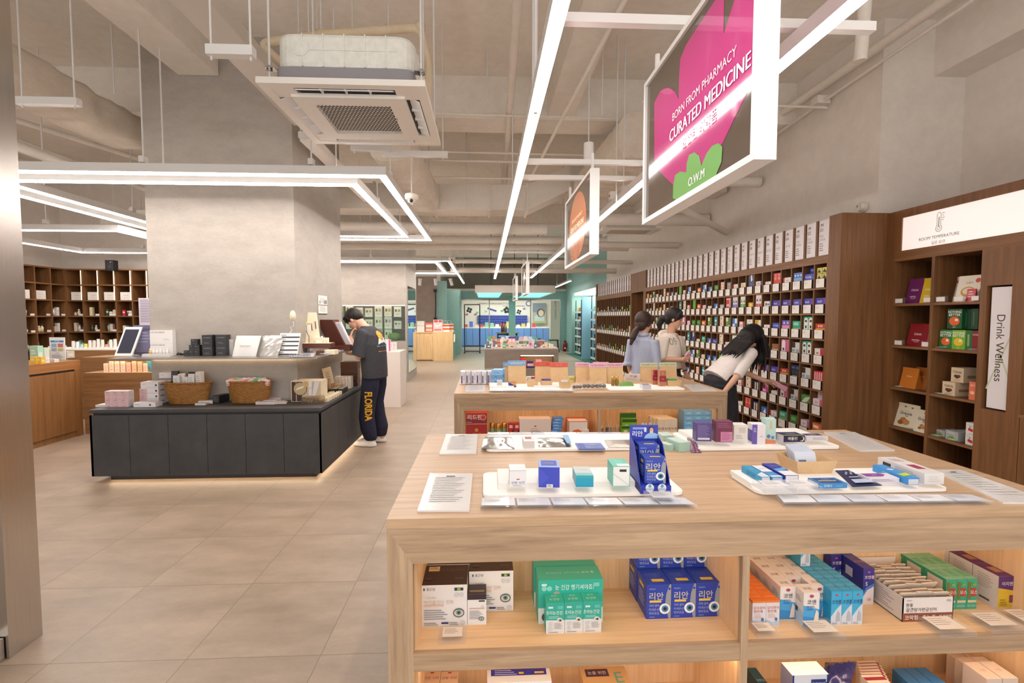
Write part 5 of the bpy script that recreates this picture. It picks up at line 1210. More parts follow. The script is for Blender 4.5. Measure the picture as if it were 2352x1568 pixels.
MED={'yk':('yellow and black cartons',.125,.1,.16,'d8cc48',{'front':[('r',0,.48,1,.52,'3a3838'),('r',.48,0,.52,1,'3a3838'),('p',[(.05,.1),(.4,.1),(.2,.4)],'2a2c3a'),('p',[(.55,.1),(.95,.1),(.7,.4)],'2a2c3a'),('p',[(.05,.6),(.4,.6),(.2,.9)],'2a2c3a'),('p',[(.55,.6),(.95,.6),(.7,.9)],'2a2c3a')]}),'bl':('royal blue carton',.13,.06,.12,'3a48b8',{'front':[('t',.42,.55,.016,'타이레놀','e8ecfa',.008),('p',[(.75,0),(1,0),(1,1),(.9,1)],'4a5ac8')]}),'b3':('pale blue cartons',.125,.085,.15,'4a78c8',{'front':[('r',0,0,1,.46,'86b0e4')]+[('e',.18+i*.32,.7,.09,.06,'e8f0fa')for i in range(3)]+[('r',.33+i*.33,0,.335+i*.33,1,'3a60b0')for i in range(2)]}),'wr':('white and red carton',.12,.055,.14,'e8e2de',{'front':[('r',.0,.0,.2,1,'c83a40'),('t',.55,.5,.014,'페인','c04048',.006)],'left':[('r',0,.2,1,.8,'b8b2ae')]}),'rd':('tall red cartons',.12,.11,.14,'d03a34',{'front':[('r',.49,0,.51,1,'9a2422'),('e',.25,.55,.15,.15,'e88a78'),('e',.74,.55,.15,.15,'e88a78'),('t',.25,.82,.012,'탁센','f4e0d8'),('t',.74,.82,.012,'탁센','f4e0d8')]}),'wh':('low white carton',.1,.04,.12,'ece6e0',{'front':[('l',.12,.7,.6,2,'d0a8a0',.25)]}),'wb':('white, red and navy carton',.11,.055,.12,'e4e0e4',{'front':[('t',.45,.55,.018,'이부','b83848',.012),('r',.8,0,1,1,'34407a')]}),'nv':('tall navy pouch',.105,.15,.04,'24386e',{'front':[('p',[(.45,.4),(.75,.5),(.6,.9),(.4,.85)],'e8e2e0'),('t',.5,.2,.014,'PAS','8ab0e0'),('r',.2,.28,.8,.32,'3a70b8')]}),'cr':('cream carton',.1,.06,.12,'e8dcc4',{'front':[('l',.15,.7,.6,3,'b8a080',.2)]}),'ny':('navy and white striped cartons',.1,.09,.14,'2c3270',{'front':[('r',.2,.1,.3,.9,'e8e4d8'),('r',.6,.1,.7,.9,'e8e4d8'),('r',.3,.1,.4,.9,'d8c850'),('r',.7,.1,.8,.9,'d8c850'),('r',0,.48,1,.5,'14183a')]}),'pc':('peach carton stack',.08,.1,.12,'e8bca4',{'front':[('r',0,.32,1,.34,'b88a78'),('r',0,.65,1,.67,'b88a78'),('l',.2,.9,.5,3,'f4e0d4',.32)]}),'gn':('dark green carton',.1,.075,.1,'2f7a30',{'front':[('r',.2,.4,.8,.8,'6ab048')]}),'vi':('indigo carton with violet end',.135,.062,.12,'3f3aa8',{'front':[('p',[(.7,0),(1,0),(1,1),(.82,1)],'7a3aa8'),('t',.38,.5,.016,'게보린','dcdcf4',.012)]}),'bw':('white carton with black print',.105,.06,.12,'e8e4e2',{'front':[('r',.2,.3,.42,.7,'3a3a40'),('r',.5,.35,.8,.6,'5a5a62'),('r',.85,0,1,1,'6a9ad0')]}),'pt':('two tall pink and white cartons',.105,.13,.1,'ecdcdc',{'front':[('r',.49,0,.51,1,'b89090'),('p',[(.1,.5),(.4,.5),(.25,.75)],'2a2a30'),('p',[(.6,.5),(.9,.5),(.75,.75)],'2a2a30'),('r',.05,.05,.45,.3,'d05868'),('r',.55,.05,.95,.3,'d05868')]}),'yb':('low yellow carton',.09,.055,.1,'d8a830',{'front':[('e',.5,.5,.3,.2,'f0d060')]}),'gt':('two tall green and white cartons',.1,.125,.1,'dce4d4',{'front':[('r',.49,0,.51,1,'8aa888'),('r',.05,.05,.45,.35,'5aa868'),('r',.55,.05,.95,.35,'5aa868'),('p',[(.1,.5),(.4,.5),(.25,.75)],'2a4a30'),('p',[(.6,.5),(.9,.5),(.75,.75)],'2a4a30')]}),'lt':('two tall lilac and white cartons',.1,.125,.1,'dcd8e8',{'front':[('r',.49,0,.51,1,'9088b0'),('r',.05,.05,.45,.35,'7a78c8'),('r',.55,.05,.95,.35,'7a78c8'),('p',[(.1,.5),(.4,.5),(.25,.75)],'24243a'),('p',[(.6,.5),(.9,.5),(.75,.75)],'24243a')]}),'rt':('tall red and white cartons',.115,.125,.12,'cc2c34',{'front':[('r',.0,.82,1,.9,'f0e4e0'),('r',.62,0,.66,1,'e0d0d0'),('e',.2,.3,.09,.12,'f4e8e4'),('e',.48,.3,.09,.12,'f4e8e4'),('r',.7,.05,.95,.8,'b8b0b4')]}),'gy':('low silver grey carton',.09,.05,.1,'b4b2b2',{'front':[('r',.2,.3,.8,.6,'d8d6d4')]}),'bs':('low bright blue carton',.095,.065,.1,'2c68b8',{'front':[('p',[(.3,.1),(.9,.1),(.7,.9)],'dce8f4')]}),'ry':('red and yellow carton',.13,.06,.14,'c83428',{'front':[('r',0,0,1,.34,'e8a828'),('t',.45,.66,.016,'콜대원','f4e8d0',.012)]}),'qr':('two green and white arched cartons',.13,.12,.1,'2c9a7c',{'front':[('r',.06,.05,.46,.7,'eceae4'),('e',.26,.7,.2,.2,'eceae4'),('r',.54,.05,.94,.7,'eceae4'),('e',.74,.7,.2,.2,'eceae4'),('r',.18,.15,.34,.36,'2a3a34'),('r',.66,.15,.82,.36,'2a3a34'),('r',.15,.6,.37,.75,'3a3a3a'),('r',.63,.6,.85,.75,'3a3a3a')]}),'tg':('teal green carton',.12,.08,.12,'2a9a80',{'front':[('r',.1,.5,.7,.85,'8ad0b0'),('r',0,0,1,.2,'c8c850')]}),'vp':('violet and pink cartons',.12,.085,.14,'6a58b8',{'front':[('r',0,0,1,.45,'e09ab8'),('e',.28,.72,.12,.1,'c8c0e8'),('e',.72,.72,.12,.1,'c8c0e8')],'left':[('r',0,0,1,1,'8a8490')]}),'yw':('yellow and white cartons',.105,.085,.12,'dcb428',{'front':[('r',.62,0,1,1,'e8e2d8'),('l',.1,.8,.4,3,'8a6a20',.2)]}),'wt':('white carton with teal wave',.11,.09,.1,'e6e4de',{'front':[('p',[(0,0),(1,0),(1,.4),(.75,.55),(.5,.4),(.25,.55),(0,.4)],'3aa098'),('r',.3,.7,.7,.85,'d0c8b8')]}),'ww':('white and brick red carton',.11,.065,.12,'e4dcd4',{'front':[('r',.62,0,1,1,'b83038'),('r',.2,.3,.45,.5,'c85860')]}),'bb':('blue and white cartons',.1,.1,.12,'e4e6ec',{'front':[('r',0,.4,.5,1,'2878c8'),('r',.5,0,1,.45,'2878c8')]}),'gc':('green and cream cartons',.1,.11,.12,'d8d8b0',{'front':[('r',0,.0,.5,.6,'6a9848'),('r',.5,.2,1,1,'4a7a3c')]}),'ct':('tall cream carton stack',.09,.13,.1,'ead8c4',{'front':[('r',0,.48,1,.5,'a08878'),('e',.35,.75,.13,.12,'4a7a50'),('e',.35,.28,.13,.12,'b86a50')]}),'pk':('tall pink carton',.12,.12,.12,'d86a98',{'front':[('r',.06,.05,.52,.75,'f0e0e6'),('e',.29,.75,.22,.22,'f0e0e6'),('r',.18,.15,.4,.35,'4a3040'),('r',.62,0,.66,1,'a84878')]}),'br':('brown carton',.1,.07,.12,'9a6038',{'front':[('r',0,0,1,.3,'c8b8a0')]}),'ws':('white carton stack with grey print',.115,.1,.13,'e2e0de',{'front':[('r',0,.52,.4,1,'3a2818'),('e',.2,.28,.15,.12,'8aa0c8'),('r',.5,.1,.9,.4,'b0b0b4')]}),'rm':('many thin red and white cartons',.13,.085,.12,'d04048',{'front':[('r',.1+i*.2,.0,.17+i*.2,.9,'f0e2e0')for i in range(5)]}),'bp':('black and navy pouches',.125,.11,.06,'1c2034',{'front':[('r',.1,.7,.42,.85,'4a6ab8'),('r',.58,.7,.9,.85,'4a6ab8'),('r',.12,.3,.4,.5,'38404a'),('r',.6,.3,.88,.5,'38404a'),('r',.2,.05,.8,.12,'d8d4c8')]}),'mg':('magenta cartons',.1,.09,.12,'c03a90',{'front':[('r',0,.52,.5,1,'34200f'),('r',.1,.15,.6,.38,'f0c0dc')]}),'gw':('green and white leaf carton',.125,.075,.13,'4a9a48',{'front':[('p',[(0,0),(.6,.2),(1,.9),(.4,.7)],'d8e8c8'),('r',.1,.2,.4,.3,'f0f0e0')]}),'or':('orange carton',.11,.07,.12,'d86a30',{'front':[('r',.1,.4,.7,.75,'f4dcc0')]}),'pu':('dark purple packets',.11,.07,.06,'4a2858',{'front':[('p',[(.1,.1),(.3,.1),(.5,.9),(.3,.9)],'8a5a98'),('p',[(.5,.1),(.7,.1),(.9,.9),(.7,.9)],'8a5a98')]}),'tl':('slim teal carton',.06,.12,.08,'2c98a8',{'front':[('r',.1,.5,.9,.7,'c8ecec'),('e',.5,.25,.2,.15,'e0f0f0')]}),'lg':('tall lime green carton',.07,.13,.08,'5ab028',{'front':[('e',.3,.7,.15,.12,'3a8a20'),('e',.65,.4,.18,.15,'7ac848'),('e',.35,.2,.14,.1,'3a8a20')]}),'wp':('white and pink carton',.115,.065,.12,'ecdce0',{'front':[('t',.4,.55,.014,'둘코','b84060',.008),('r',.72,0,1,1,'c86a88')]}),}
TABLE=['yk bl+bl b3 wr rd wh wb nv cr wr ny pc gn bs bb or wh bb ww lg gy bs or ct wh cr gc or yw'.split(),'vi vi vi vi vi bw pt yb gt lt rt gy bs wh wr or lg ww ct tl gy cr wh pc yb wh ct gy wh'.split(),'ry qr tg vp bl wh yw wt ww bb gc ct tl gc or gn gn wp pk bb wh ww cr wt yb gc wh ct pc'.split(),'ww qr ws pk br cr wh bs rt gt wh ct bl bs tg wh nv tl wr cr ww bb wh or pc wh gy cr wh'.split(),'rm ws bp ry vi pu ww gw wh bl gn lg bs bs cr gc bb lg tl ww wh pc yb gy wh or bs wr cr'.split(),'wp+wp gw ws pk wh mg ny ct ww bs tl bb or bb tl pc wh bs ct cr bl wh gc pc wh ct gy wr cr'.split(),'or wp gn tg wr bs ny rd wh gw cr bs wh ry bb wh ct bl gn cr wh gy ww pc wh bb gc wr wh'.split()]
PROTO={}
def put_med(key,y,z,label,sc=1.0,x=None):
 x=x or MX+.018
 words,w,h,d,c,art=MED[key]
 p=(x+d/2,y,z)
 if key not in PROTO:
  m=med(w,h,d,c,art)
  PROTO[key]=put(m,'medicine_box',p,-PI/2,label,'box','boxed medicines on the wall')
  o=PROTO[key]
 else:o=dup(PROTO[key],p,-PI/2,label)
 o.scale.x=sc;o.scale.z=1.15
 return o
for r in range(7):
 zs=RT0-RP*(r+1)+.016
 for k in range(NA):
  y=YA0+(k+.5)*PA;n=k+1
  price_card(y,zs+.0,.118,'price card on the '+where(r,n))
  for q,key in enumerate(TABLE[r][k].split('+')):
   words,w,h,d,c,art=MED[key]
   s=min(1.12,(PA-.022)/w)
   o=put_med(key,y+rnd.uniform(-.008,.008),zs+.0785+q*(h+.001)*1.15,words+(' stacked on top' if q else '')+' in the '+where(r,n),s)
   if q:o.location.x+=.05
for j,z in enumerate(CZ):
 for i in range(NC):
  y=YC0+(i+.5)*PC;n=NA+i+1
  price_card(y,z,.128,'price card on the '+where(j,n))
  if j<3:
   key=rnd.choice(['lg','wh','cr','ct','or','tl','gn','ww','yb','gc','gy','wp'])
   put_med(key,y,z+.0785,MED[key][0]+' in the '+where(j,n),.9)
for r,k,key,dy in((3,0,'rd',-.045),(1,0,'rd',-.04),(4,1,'qr',-.03),(5,1,'gw',-.02),(3,2,'ws',-.03)):
 words,w,h,d,c,art=MED[key]
 o=put_med(key,YA0+(k+.5)*PA+dy,RT0-RP*(r+1)+.0945,'rear '+words+' in the '+where(r,k+1),.45,MX+.22)
 o.scale.z=1.35
 #  room-temperature unit
RX=3.63
ru=empty('display_cabinet',(RX,4.16,0),'walnut cabinet with a glowing room temperature sign, right edge','cabinet')
def rp(nm,x0,x1,y0,y1,z0,z1,m,**k):return MB().box(x0-RX,x1-RX,y0-4.16,y1-4.16,z0,z1,m,**k).build(nm,ru)
yq=lambda px,py:at_x(px,py,RX).y
zq_=lambda px,py:at_x(px,py,RX).z
yl,yd0,yd1,yr=yq(2051,700),yq(2143,700),yq(2136,700),yq(2250,700)
ys0,ys1=yq(2316,800),yq(2266,800)
zt_=2.45
sgy=yq(2070,540);sz0,sz1=zq_(2070,576),zq_(2070,501)
rp('back_panel',4.2,4.22,1.4,4.16,0,zt_,WAL_IN)
rp('left_panel',RX,4.2,yl,4.16,0,zt_,WAL_Z)
rp('crown',RX,RX+.5,1.4,sgy,sz1,zt_,WAL_Z)
rp('crown_end',RX,RX+.5,sgy,yl,sz0,zt_,WAL_Z)
zc0=zq_(2138,590)
rp('lintel',RX,RX+.5,1.4,yl,zc0,sz0,WAL_Y)
rp('divider',RX,4.2,yd0,yd1,0,zc0,WAL_Z)
rp('stile',RX,4.2,ys1+.02,yr,0,zc0,WAL_Z)
sb0,sb1=zq_(2290,944),zq_(2290,655)
rp('stile',RX,4.2,ys0-.09,ys0-.004,0,zc0,WAL_Z)
rp('rail',RX,4.2,ys0-.004,ys1+.02,0,sb0,WAL_Z)
rp('rail',RX,4.2,ys0-.004,ys1+.02,sb1,zc0,WAL_Z)
SZ=[]
for py in(695,799,904,1002):
 z=zq_(2140,py);SZ.append(z)
 rp('shelf',RX+.004,4.2,yr,yl,z-.02,z,WAL_IN,left=WAL_Y)
zb2=zq_(2330,950)
rp('door',RX,RX+.02,1.4,ys0-.095,0.05,zb2-.02,WAL_Z)
rp('counter',RX,4.2,1.4,ys0-.09,zb2-.02,zb2,WAL_Y)
rp('plinth',RX+.05,4.2,1.4,yl,0,.05,WAL_Z)
sg=MB();GS=emis((255,238,230),0.7,'backlit_sign')
sg.box(RX+.012-RX,.03,1.5-4.16,sgy-4.16,sz0,sz1,GS)
sg.build('sign_panel',ru);
m=MB();X0=.0115;yc=yq(2153,520)-4.16;zc=sz0+(sz1-sz0)*.62
def U(a,b):return Vector((X0,yc-a,zc+b))
DK=col('4a3c36',.6)
mt=MB()
mt.text('ROOM TEMPERATURE',.025,U(0,-.105),UY,UZ,DK,'C',.004)
mt.text('실온 보관',.022,U(0,-.15),UY,UZ,DK,'C',0)
def loop(pts,w):
 n=len(pts)
 for i in range(n):
  a,b=pts[i],pts[(i+1)%n];d=(b-a).normalized();s=Vector((0,-d.z,d.y))*w
  m.poly([a-s,b-s,b+s,a+s],DK)
out=[U(-.016,-.02),U(-.016,.07)]+[U(-.016*math.cos(t),.07+.016*math.sin(t))for t in(PI/4,PI/2,PI*.75)]+[U(.016,.07),U(.016,-.02)]+[U(.026*math.sin(t),-.04+.026*math.cos(t))for t in[(.66+i*.37)for i in range(15)]]
loop(out,.0018)
loop([U(.012*math.cos(t),-.04+.012*math.sin(t))for t in[i*PI/6 for i in range(12)]],.0016)
m.poly([U(-.003,-.03),U(.003,-.03),U(.003,.05),U(-.003,.05)],DK)
for i in range(4):m.poly([U(.026,.02+i*.018),U(.04+.006*(i%2),.02+i*.018),U(.04+.006*(i%2),.024+i*.018),U(.026,.024+i*.018)],DK)
m.build('thermometer_icon',ru);mt.build('sign_lettering',ru)
dw_=MB();dw_.box(.02,.024,ys0-4.16+.0,ys1-4.16+.0,sb0+.012,sb1-.012,col('e6e2e4',.35))
ym=(ys0+ys1)/2-4.16;zm=(sb0+sb1)/2
dw_.text('Drink Wellness',.055,(.0195,ym+.0,zm),Vector((0,0,-1)),Vector((0,-1,0)),DK,'C',.002,.5)
GRN=col('c4ccae',.5)
for t0,t1 in(((-.08,-.3),(.07,.1)),((.07,-.22),(-.02,.02))):
 a=Vector((.0198,ym-t0[0],zm+t0[1]));b=Vector((.0198,ym-t1[0],zm+t1[1]));d=(b-a).normalized();s=Vector((0,-d.z,d.y))*.006
 dw_.poly([a-s,b-s,b+s,a+s],GRN)
dw_.build('vertical_sign',ru)
MB().box(.02,.024,yq(2352,620)-.6-4.16,yq(2336,620)-4.16,zq_(2340,652),zq_(2340,598),col('e6e2e4',.35)).build('small_sign',ru)
def rt_item(px0,px1,pyt,pyb,shelf,d,c,art,label,name='food_box',cat='box',x=None,kind='box',group=None):
 x=x or RX+.06
 z=SZ[shelf];a=at_x((px0+px1)/2,pyb,x)
 y0=at_x(px1,pyb,x).y;y1=at_x(px0,pyb,x).y;w=y1-y0;h=at_x((px0+px1)/2,pyt,x).z-z
 m=MB()
 if kind=='box':m=carton(w,d,h,c,art)
 else:
  C=col(c,.3)if isinstance(c,str)else c
  v=[(-w/2,-d/2,0),(w/2,-d/2,0),(w/2,d/2,0),(-w/2,d/2,0),(-w/2,-.003,h*.86),(w/2,-.003,h*.86),(w/2,.003,h*.86),(-w/2,.003,h*.86),(-w/2,-.003,h),(w/2,-.003,h),(w/2,.003,h),(-w/2,.003,h)]
  m.add(v,[(3,2,1,0),(0,1,5,4),(1,2,6,5),(2,3,7,6),(3,0,4,7),(4,5,9,8),(5,6,10,9),(6,7,11,10),(7,4,8,11),(8,9,10,11)],C)
  sl=(d/2-.003)/(h*.86);o=Vector((-w/2,-d/2-.001,0));vv=Vector((0,sl,1)).normalized()
  decal(m,(o,Vector((1,0,0)),vv,w,h),art)
 return put(m,name,(x+d/2,(y0+y1)/2,z),-PI/2,label,cat,group)
K=(1880,420,.4466)
def q_(x0,x1,y0,y1):return(K[0]+x0*K[2],K[0]+x1*K[2],K[1]+y0*K[2],K[1]+y1*K[2])
od=lambda c:[('t',.5,.56,.02,'Odoia',c,.008),('l',.25,.3,.5,2,c,.04),('t',.5,.2,.008,'PROTEIN',c)]
rt_item(*q_(445,518,492,612),0,.08,'6a2060',od('e8d8e8'),'plum stand-up pouch on the top shelf, left cubby','pouch','pouch',kind='p')
rt_item(*q_(518,585,488,612),0,.08,'d8b81c',od('f6f0c8'),'yellow stand-up pouch beside the plum one','pouch','pouch',RX+.05,'p')
gold=[('e',.5,.4,.3,.22,'c89a4a'),('e',.5,.42,.22,.14,'e8dcc0'),('t',.5,.74,.014,'누룽지','8a6a30'),('e',.84,.82,.1,.1,'d05040')]
rt_item(*q_(634,700,486,600),0,.08,'ddd4c4',gold,'cream pouch with gold bowl, behind on the top shelf, right cubby','pouch','pouch',RX+.16,'p')
rt_item(*q_(695,815,476,604),0,.08,'e4dccc',gold,'cream pouch with gold bowl, in front on the top shelf, right cubby','pouch','pouch',RX+.06,'p')
rt_item(*q_(755,800,545,605),0,.03,'c02838',[('l',.2,.8,.6,3,'e8c8c0',.2)],'small red pack in front of the cream pouches','pouch','pouch',RX+.035,'p')
rt_item(*q_(448,545,724,845),1,.08,'8e1c28',od('f0dcd8'),'crimson stand-up pouch on the second shelf, left cubby','pouch','pouch',RX+.08,'p')
rt_item(*q_(547,580,722,845),1,.08,'a83858',[],'rose stand-up pouch beside the crimson one','pouch','pouch',RX+.07,'p')
nb=lambda fc,ink:{'front':[('t',.5,.85,.02,'NOTHING',ink,.012),('t',.5,.7,.02,'BETTER',ink,.012),('e',.5,.38,.36,.3,fc),('r',.54,.38,.74,.5,'f0ece0'),('t',.5,.07,.01,'한끼',ink)],'left':[('r',.3,.2,.7,.3,ink)],'right':[('r',.3,.15,.45,.85,'b8b090')]}
h0=.0
rt_item(*q_(620,684,754,852),1,.13,'1f7a3c',nb('e8642c','f2eee0'),'green carton with an orange fruit, lower left on the second shelf')
rt_item(*q_(684,752,756,862),1,.13,'78b428',nb('e8c428','f2eee0'),'lime carton with a yellow fruit on the second shelf')
rt_item(*q_(752,788,758,862),1,.13,'2a6a30',{'front':[('r',.3,.2,.6,.8,'88a870')]},'dark green carton right of the lime one')
rt_item(*q_(788,818,760,868),1,.13,'8a1c28',{'front':[('t',.5,.8,.014,'NOTHING','f0e0d8')]},'crimson carton at the right of the second shelf')
o=rt_item(*q_(655,730,752,858),1,.13,'14582e',nb('e8642c','f2eee0'),'dark green carton with an orange fruit stacked above the others',x=RX+.07);o.location.z+=o.dimensions.z+.005
for i in range(2):
 o=rt_item(*q_(735+i*40,773+i*40,754,858),1,.13,'0e4424',{'front':[('r',.3,.15,.5,.85,'486a50')]},['left','right'][i]+' dark green carton end on the upper stack',x=RX+.1);o.location.z+=o.dimensions.z+.004
rt_item(*q_(412,495,950,1066),2,.07,'c8782c',[('t',.5,.6,.016,'Odoia','f0d8b0',.006)],'left mustard pouch on the third shelf','pouch','pouch',RX+.07,'p')
rt_item(*q_(480,548,948,1070),2,.07,'9a5a24',[('t',.5,.6,.016,'Odoia','e0c090',.006)],'right mustard brown pouch on the third shelf','pouch','pouch',RX+.12,'p')
ch={'front':[('t',.5,.72,.02,'Odoia','3a2a22',.01),('e',.4,.42,.16,.12,'5a3424'),('e',.62,.42,.16,.12,'6a4030'),('e',.5,.34,.15,.1,'4a2a1c'),('t',.5,.12,.01,'견과초코','8a6a58')],'right':[('r',.2,.3,.8,.5,'a08468')]}
u1=rt_item(*q_(634,700,1022,1108),2,.16,'d8c4a4',ch,'lower cream chocolate carton on the third shelf')
o=rt_item(*q_(676,740,1022,1108),2,.16,'d8c4a4',ch,'upper cream chocolate carton on the third shelf',x=RX+.08);o.location.z+=u1 .dimensions.z+.003
rt_item(*q_(770,806,1022,1136),2,.06,'e07858',{'front':[('t',.5,.8,.014,'젤리','f4e0d0'),('e',.5,.4,.3,.25,'f0c8a8')]},'coral carton at the right of the third shelf',x=RX+.03)
gra=[('t',.5,.72,.012,'Cream','c89a4a'),('t',.5,.62,.026,'Granola','2a2a26',.014),('t',.55,.52,.016,'jajo','2a2a26',.008),('e',.45,.32,.14,.1,'a8743c'),('e',.58,.24,.16,.11,'b8824a'),('e',.36,.2,.12,.09,'8a5a2c'),('e',.4,.9,.06,.04,'b08048'),('e',.7,.88,.05,.03,'8a5a30')]
rt_item(*q_(372,490,1135,1295),3,.1,'d9d2bd',gra,'large granola pouch on the fourth shelf, left one','pouch','pouch',RX+.05,'p')
rt_item(*q_(486,560,1170,1310),3,.1,'d9d2bd',gra,'large granola pouch on the fourth shelf, right one','pouch','pouch',RX+.03,'p')
gb={'front':[('l',.15,.85,.7,2,'d8d8d8',.1),('p',[(.1,.1),(.5,.2),(.45,.55)],'5ab048'),('p',[(.9,.1),(.5,.2),(.6,.5)],'6ac058'),('e',.55,.3,.09,.08,'c84048')]}
rt_item(*q_(596,648,1268,1342),3,.14,'a4a6a8',gb,'grey carton with green leaves on the fourth shelf, left one',x=RX+.08)
rt_item(*q_(650,716,1275,1355),3,.16,'a4a6a8',gb,'grey carton with green leaves on the fourth shelf, right one',x=RX+.05)
ap={'front':[('l',.15,.85,.5,3,'c8c8c8',.06),('e',.5,.4,.22,.2,'d02830'),('e',.75,.35,.2,.2,'c83038'),('p',[(.4,.6),(.6,.75),(.7,.6)],'58a848')]}
w1=rt_item(*q_(752,792,1290,1380),3,.1,'e2dedc',ap,'lower white carton with red apples at the right of the fourth shelf',x=RX+.04)
o=rt_item(*q_(752,792,1290,1380),3,.1,'e2dedc',ap,'upper white carton with red apples at the right of the fourth shelf',x=RX+.04);o.location.z+=w1 .dimensions.z+.002
for i,(x0,x1,y0,y1,s,l)in enumerate([(390,436,585,615,0,'left price holder on the top shelf, left cubby'),(536,580,580,612,0,'right price holder on the top shelf, left cubby'),(600,655,575,608,0,'left price holder on the top shelf, right cubby'),(690,748,575,606,0,'middle price holder on the top shelf, right cubby'),(782,828,570,602,0,'right price holder on the top shelf, right cubby'),(386,432,812,842,1,'left price holder on the second shelf, left cubby'),(526,570,818,850,1,'right price holder on the second shelf, left cubby')]):
 a0,a1,b0,b1=q_(x0,x1,y0,y1);x=RX+.015
 y0_,y1_=at_x(a1,b1,x).y,at_x(a0,b1,x).y;h=at_x(a0,b0,x).z-at_x(a0,b1,x).z;w=y1_-y0_
 r=empty('price_holder',(x,(y0_+y1_)/2,SZ[s]),l,'price holder','upright clear price holders')
 MB().box(0,.02,-w/2,w/2,0,h,PLAST).build('block',r)
 MB().box(-.001,0,-w*.4,w*.4,h*.15,h*.85,col('efe8e0',.4)).build('card',r)
for i,(x0,x1,s,l)in enumerate([(585,640,1,'flat clear price holder below the green carton'),(750,810,1,'flat clear price holder below the crimson carton'),(380,425,2,'flat clear price holder below the mustard pouch'),(575,660,2,'flat clear price holder below the chocolate carton'),(430,480,3,'flat clear price holder below the granola pouch'),(665,720,3,'flat clear price holder below the grey carton'),(570,640,3,'flat clear price holder at the left grey carton')]):
 a0,a1=K[0]+x0*K[2],K[0]+x1*K[2]
 a=at_z((a0+a1)/2,at_x(a0,800,RX).z and 0 or 0,1)if False else None
 y=yq((a0+a1)/2,850)
 tag(MB().box(0,.045,-.035,.035,0,.012,PLAST).box(.004,.04,-.03,.03,.0125,.013,col('dfe4dc' if s!=3 else 'b8d8a8',.4)).build('price_holder',loc=(RX+.004,y,SZ[s])),l,'price holder','flat clear price holders')
 #  charcoal counter round the near pillar
CZT=0.676
cx0,cx1,cy0,cy1=-3.6,-1.525,4.45,6.45
ct=empty('display_counter',(cx1,cy0,0),'low charcoal counter wrapped round the near concrete pillar','counter')
def cp(nm,x0,x1,y0,y1,z0,z1,m,**k):return MB().box(x0-cx1,x1-cx1,y0-cy0,y1-cy0,z0,z1,m,**k).build(nm,ct)
m=MB();m.box(cx0-cx1,0,0,.435,CZT-.028,CZT,DARKST).box(-1.905-cx1,0,.435,cy1-cy0,CZT-.028,CZT,DARKST);m.build('worktop',ct)
m=MB();m.box(cx0+.02-cx1,-.02,.02,.435,.07,CZT-.028,BLACK).box(-1.9-cx1,-.02,.435,cy1-cy0,.07,CZT-.028,BLACK);m.build('carcass',ct)
for i in range(6):
 w=(cx1-cx0)/6
 cp('door',cx0+i*w+.002,cx0+(i+1)*w-.002,cy0,cy0+.02,.062,CZT-.05,DARKST)
for i in range(4):
 w=(cy1-cy0)/4
 cp('door',cx1-.02,cx1,cy0+i*w+(.0 if i==0 else.002),cy0+(i+1)*w-.002,.062,CZT-.05,DARKST)
cp('side_panel',cx0,cx0+.02,cy0,cy0+.43,.062,CZT-.05,DARKST)
m=MB();m.box(cx0+.1-cx1,-.09,.09,.44,0,.07,BLACK).box(-1.9-cx1,-.09,.44,cy1-cy0,0,.07,BLACK);m.build('plinth',ct)
m=MB();m.box(cx0+.1-cx1,-.08,.075,.085,.05,.062,WARM).box(-.085,-.075,.1,cy1-cy0,.05,.062,WARM);m.build('led_strip',ct)
LZ=1.14
lg=empty('wall_ledge',(-1.565,4.5,LZ),'thin metal ledge round the near pillar, glowing underneath','shelf')
m=MB();m.box(-3.46+1.565,0,0,.39,-.012,0,col((140,132,124),.3,.6)).box(-1.903+1.565,0,.39,1.95,-.012,0,col((140,132,124),.3,.6));m.build('plate',lg)
m=MB();m.box(-3.32+1.565,-1.91+1.565,.372,.384,-.03,-.014,WARM).box(-1.897+1.565,-1.885+1.565,.39,1.9,-.03,-.014,WARM);m.build('led_strip',lg)
def L4(x,y):return(640+x*.1531,700+y*.1531)
def L3(x,y):return(200+x*.14456,840+y*.14456)
def L5(x,y):return(400+x/3.734,640+y/3.734)
def itf(F,x0,x1,yt,yb2_,z,d,c,art,label,**k):
 (a,t),(b,u)=F(x0,yt),F(x1,yb2_)
 return item(a,b,t,u,z,d,c,art,label,**k)
def basket(px0,px1,pyt,pyb,label):
 w,h,a=stand(px0,px1,pyt,pyb,CZT);b=w*.4
 r=empty('wicker_basket',(a.x,a.y+b/2+.03,CZT),label,'basket','oval wicker baskets on the charcoal counter')
 N=96;L=16;vs=[];fs=[]
 for j in range(L+1):
  t=j/L;s=.78+.22*t**.8
  for k in range(N):
   an=2*PI*k/N;q=s*(1+(.012 if(k//2+j)%2 else-.008)*(1 if k%2 else.4))
   vs.append((w/2*math.cos(an)*q,b/2*math.sin(an)*q,h*.96*t))
 fs=[(j*N+k,j*N+(k+1)%N,(j+1)*N+(k+1)%N,(j+1)*N+k)for j in range(L)for k in range(N)]
 WK=mottled('wicker',(132,84,30),(182,126,56),26,.5,(1,1,2),(.3,.7),.3)
 m=MB();m.add(vs,fs,WK,False)
 inn=[(v[0]*.95,v[1]*.93,v[2]+(.004 if i<N else 0))for i,v in enumerate(vs)]
 m.add(inn,[f[::-1]for f in fs],WK,True);m.poly(inn[:N],WK)
 m.build('body',r)
 m=MB()
 for z,s,rr in((.96*h,1.0,.008),(.93*h,.99,.005),(.02*h,.79,.006)):
  m.tube([(w/2*s*math.cos(2*PI*k/40),b/2*s*math.sin(2*PI*k/40),z)for k in range(41)],rr,WK,8,False)
 m.build('rim',r)
 return a,w,h,b
b1=basket(362,468,880,930,'oval wicker basket of white cartons, left one')
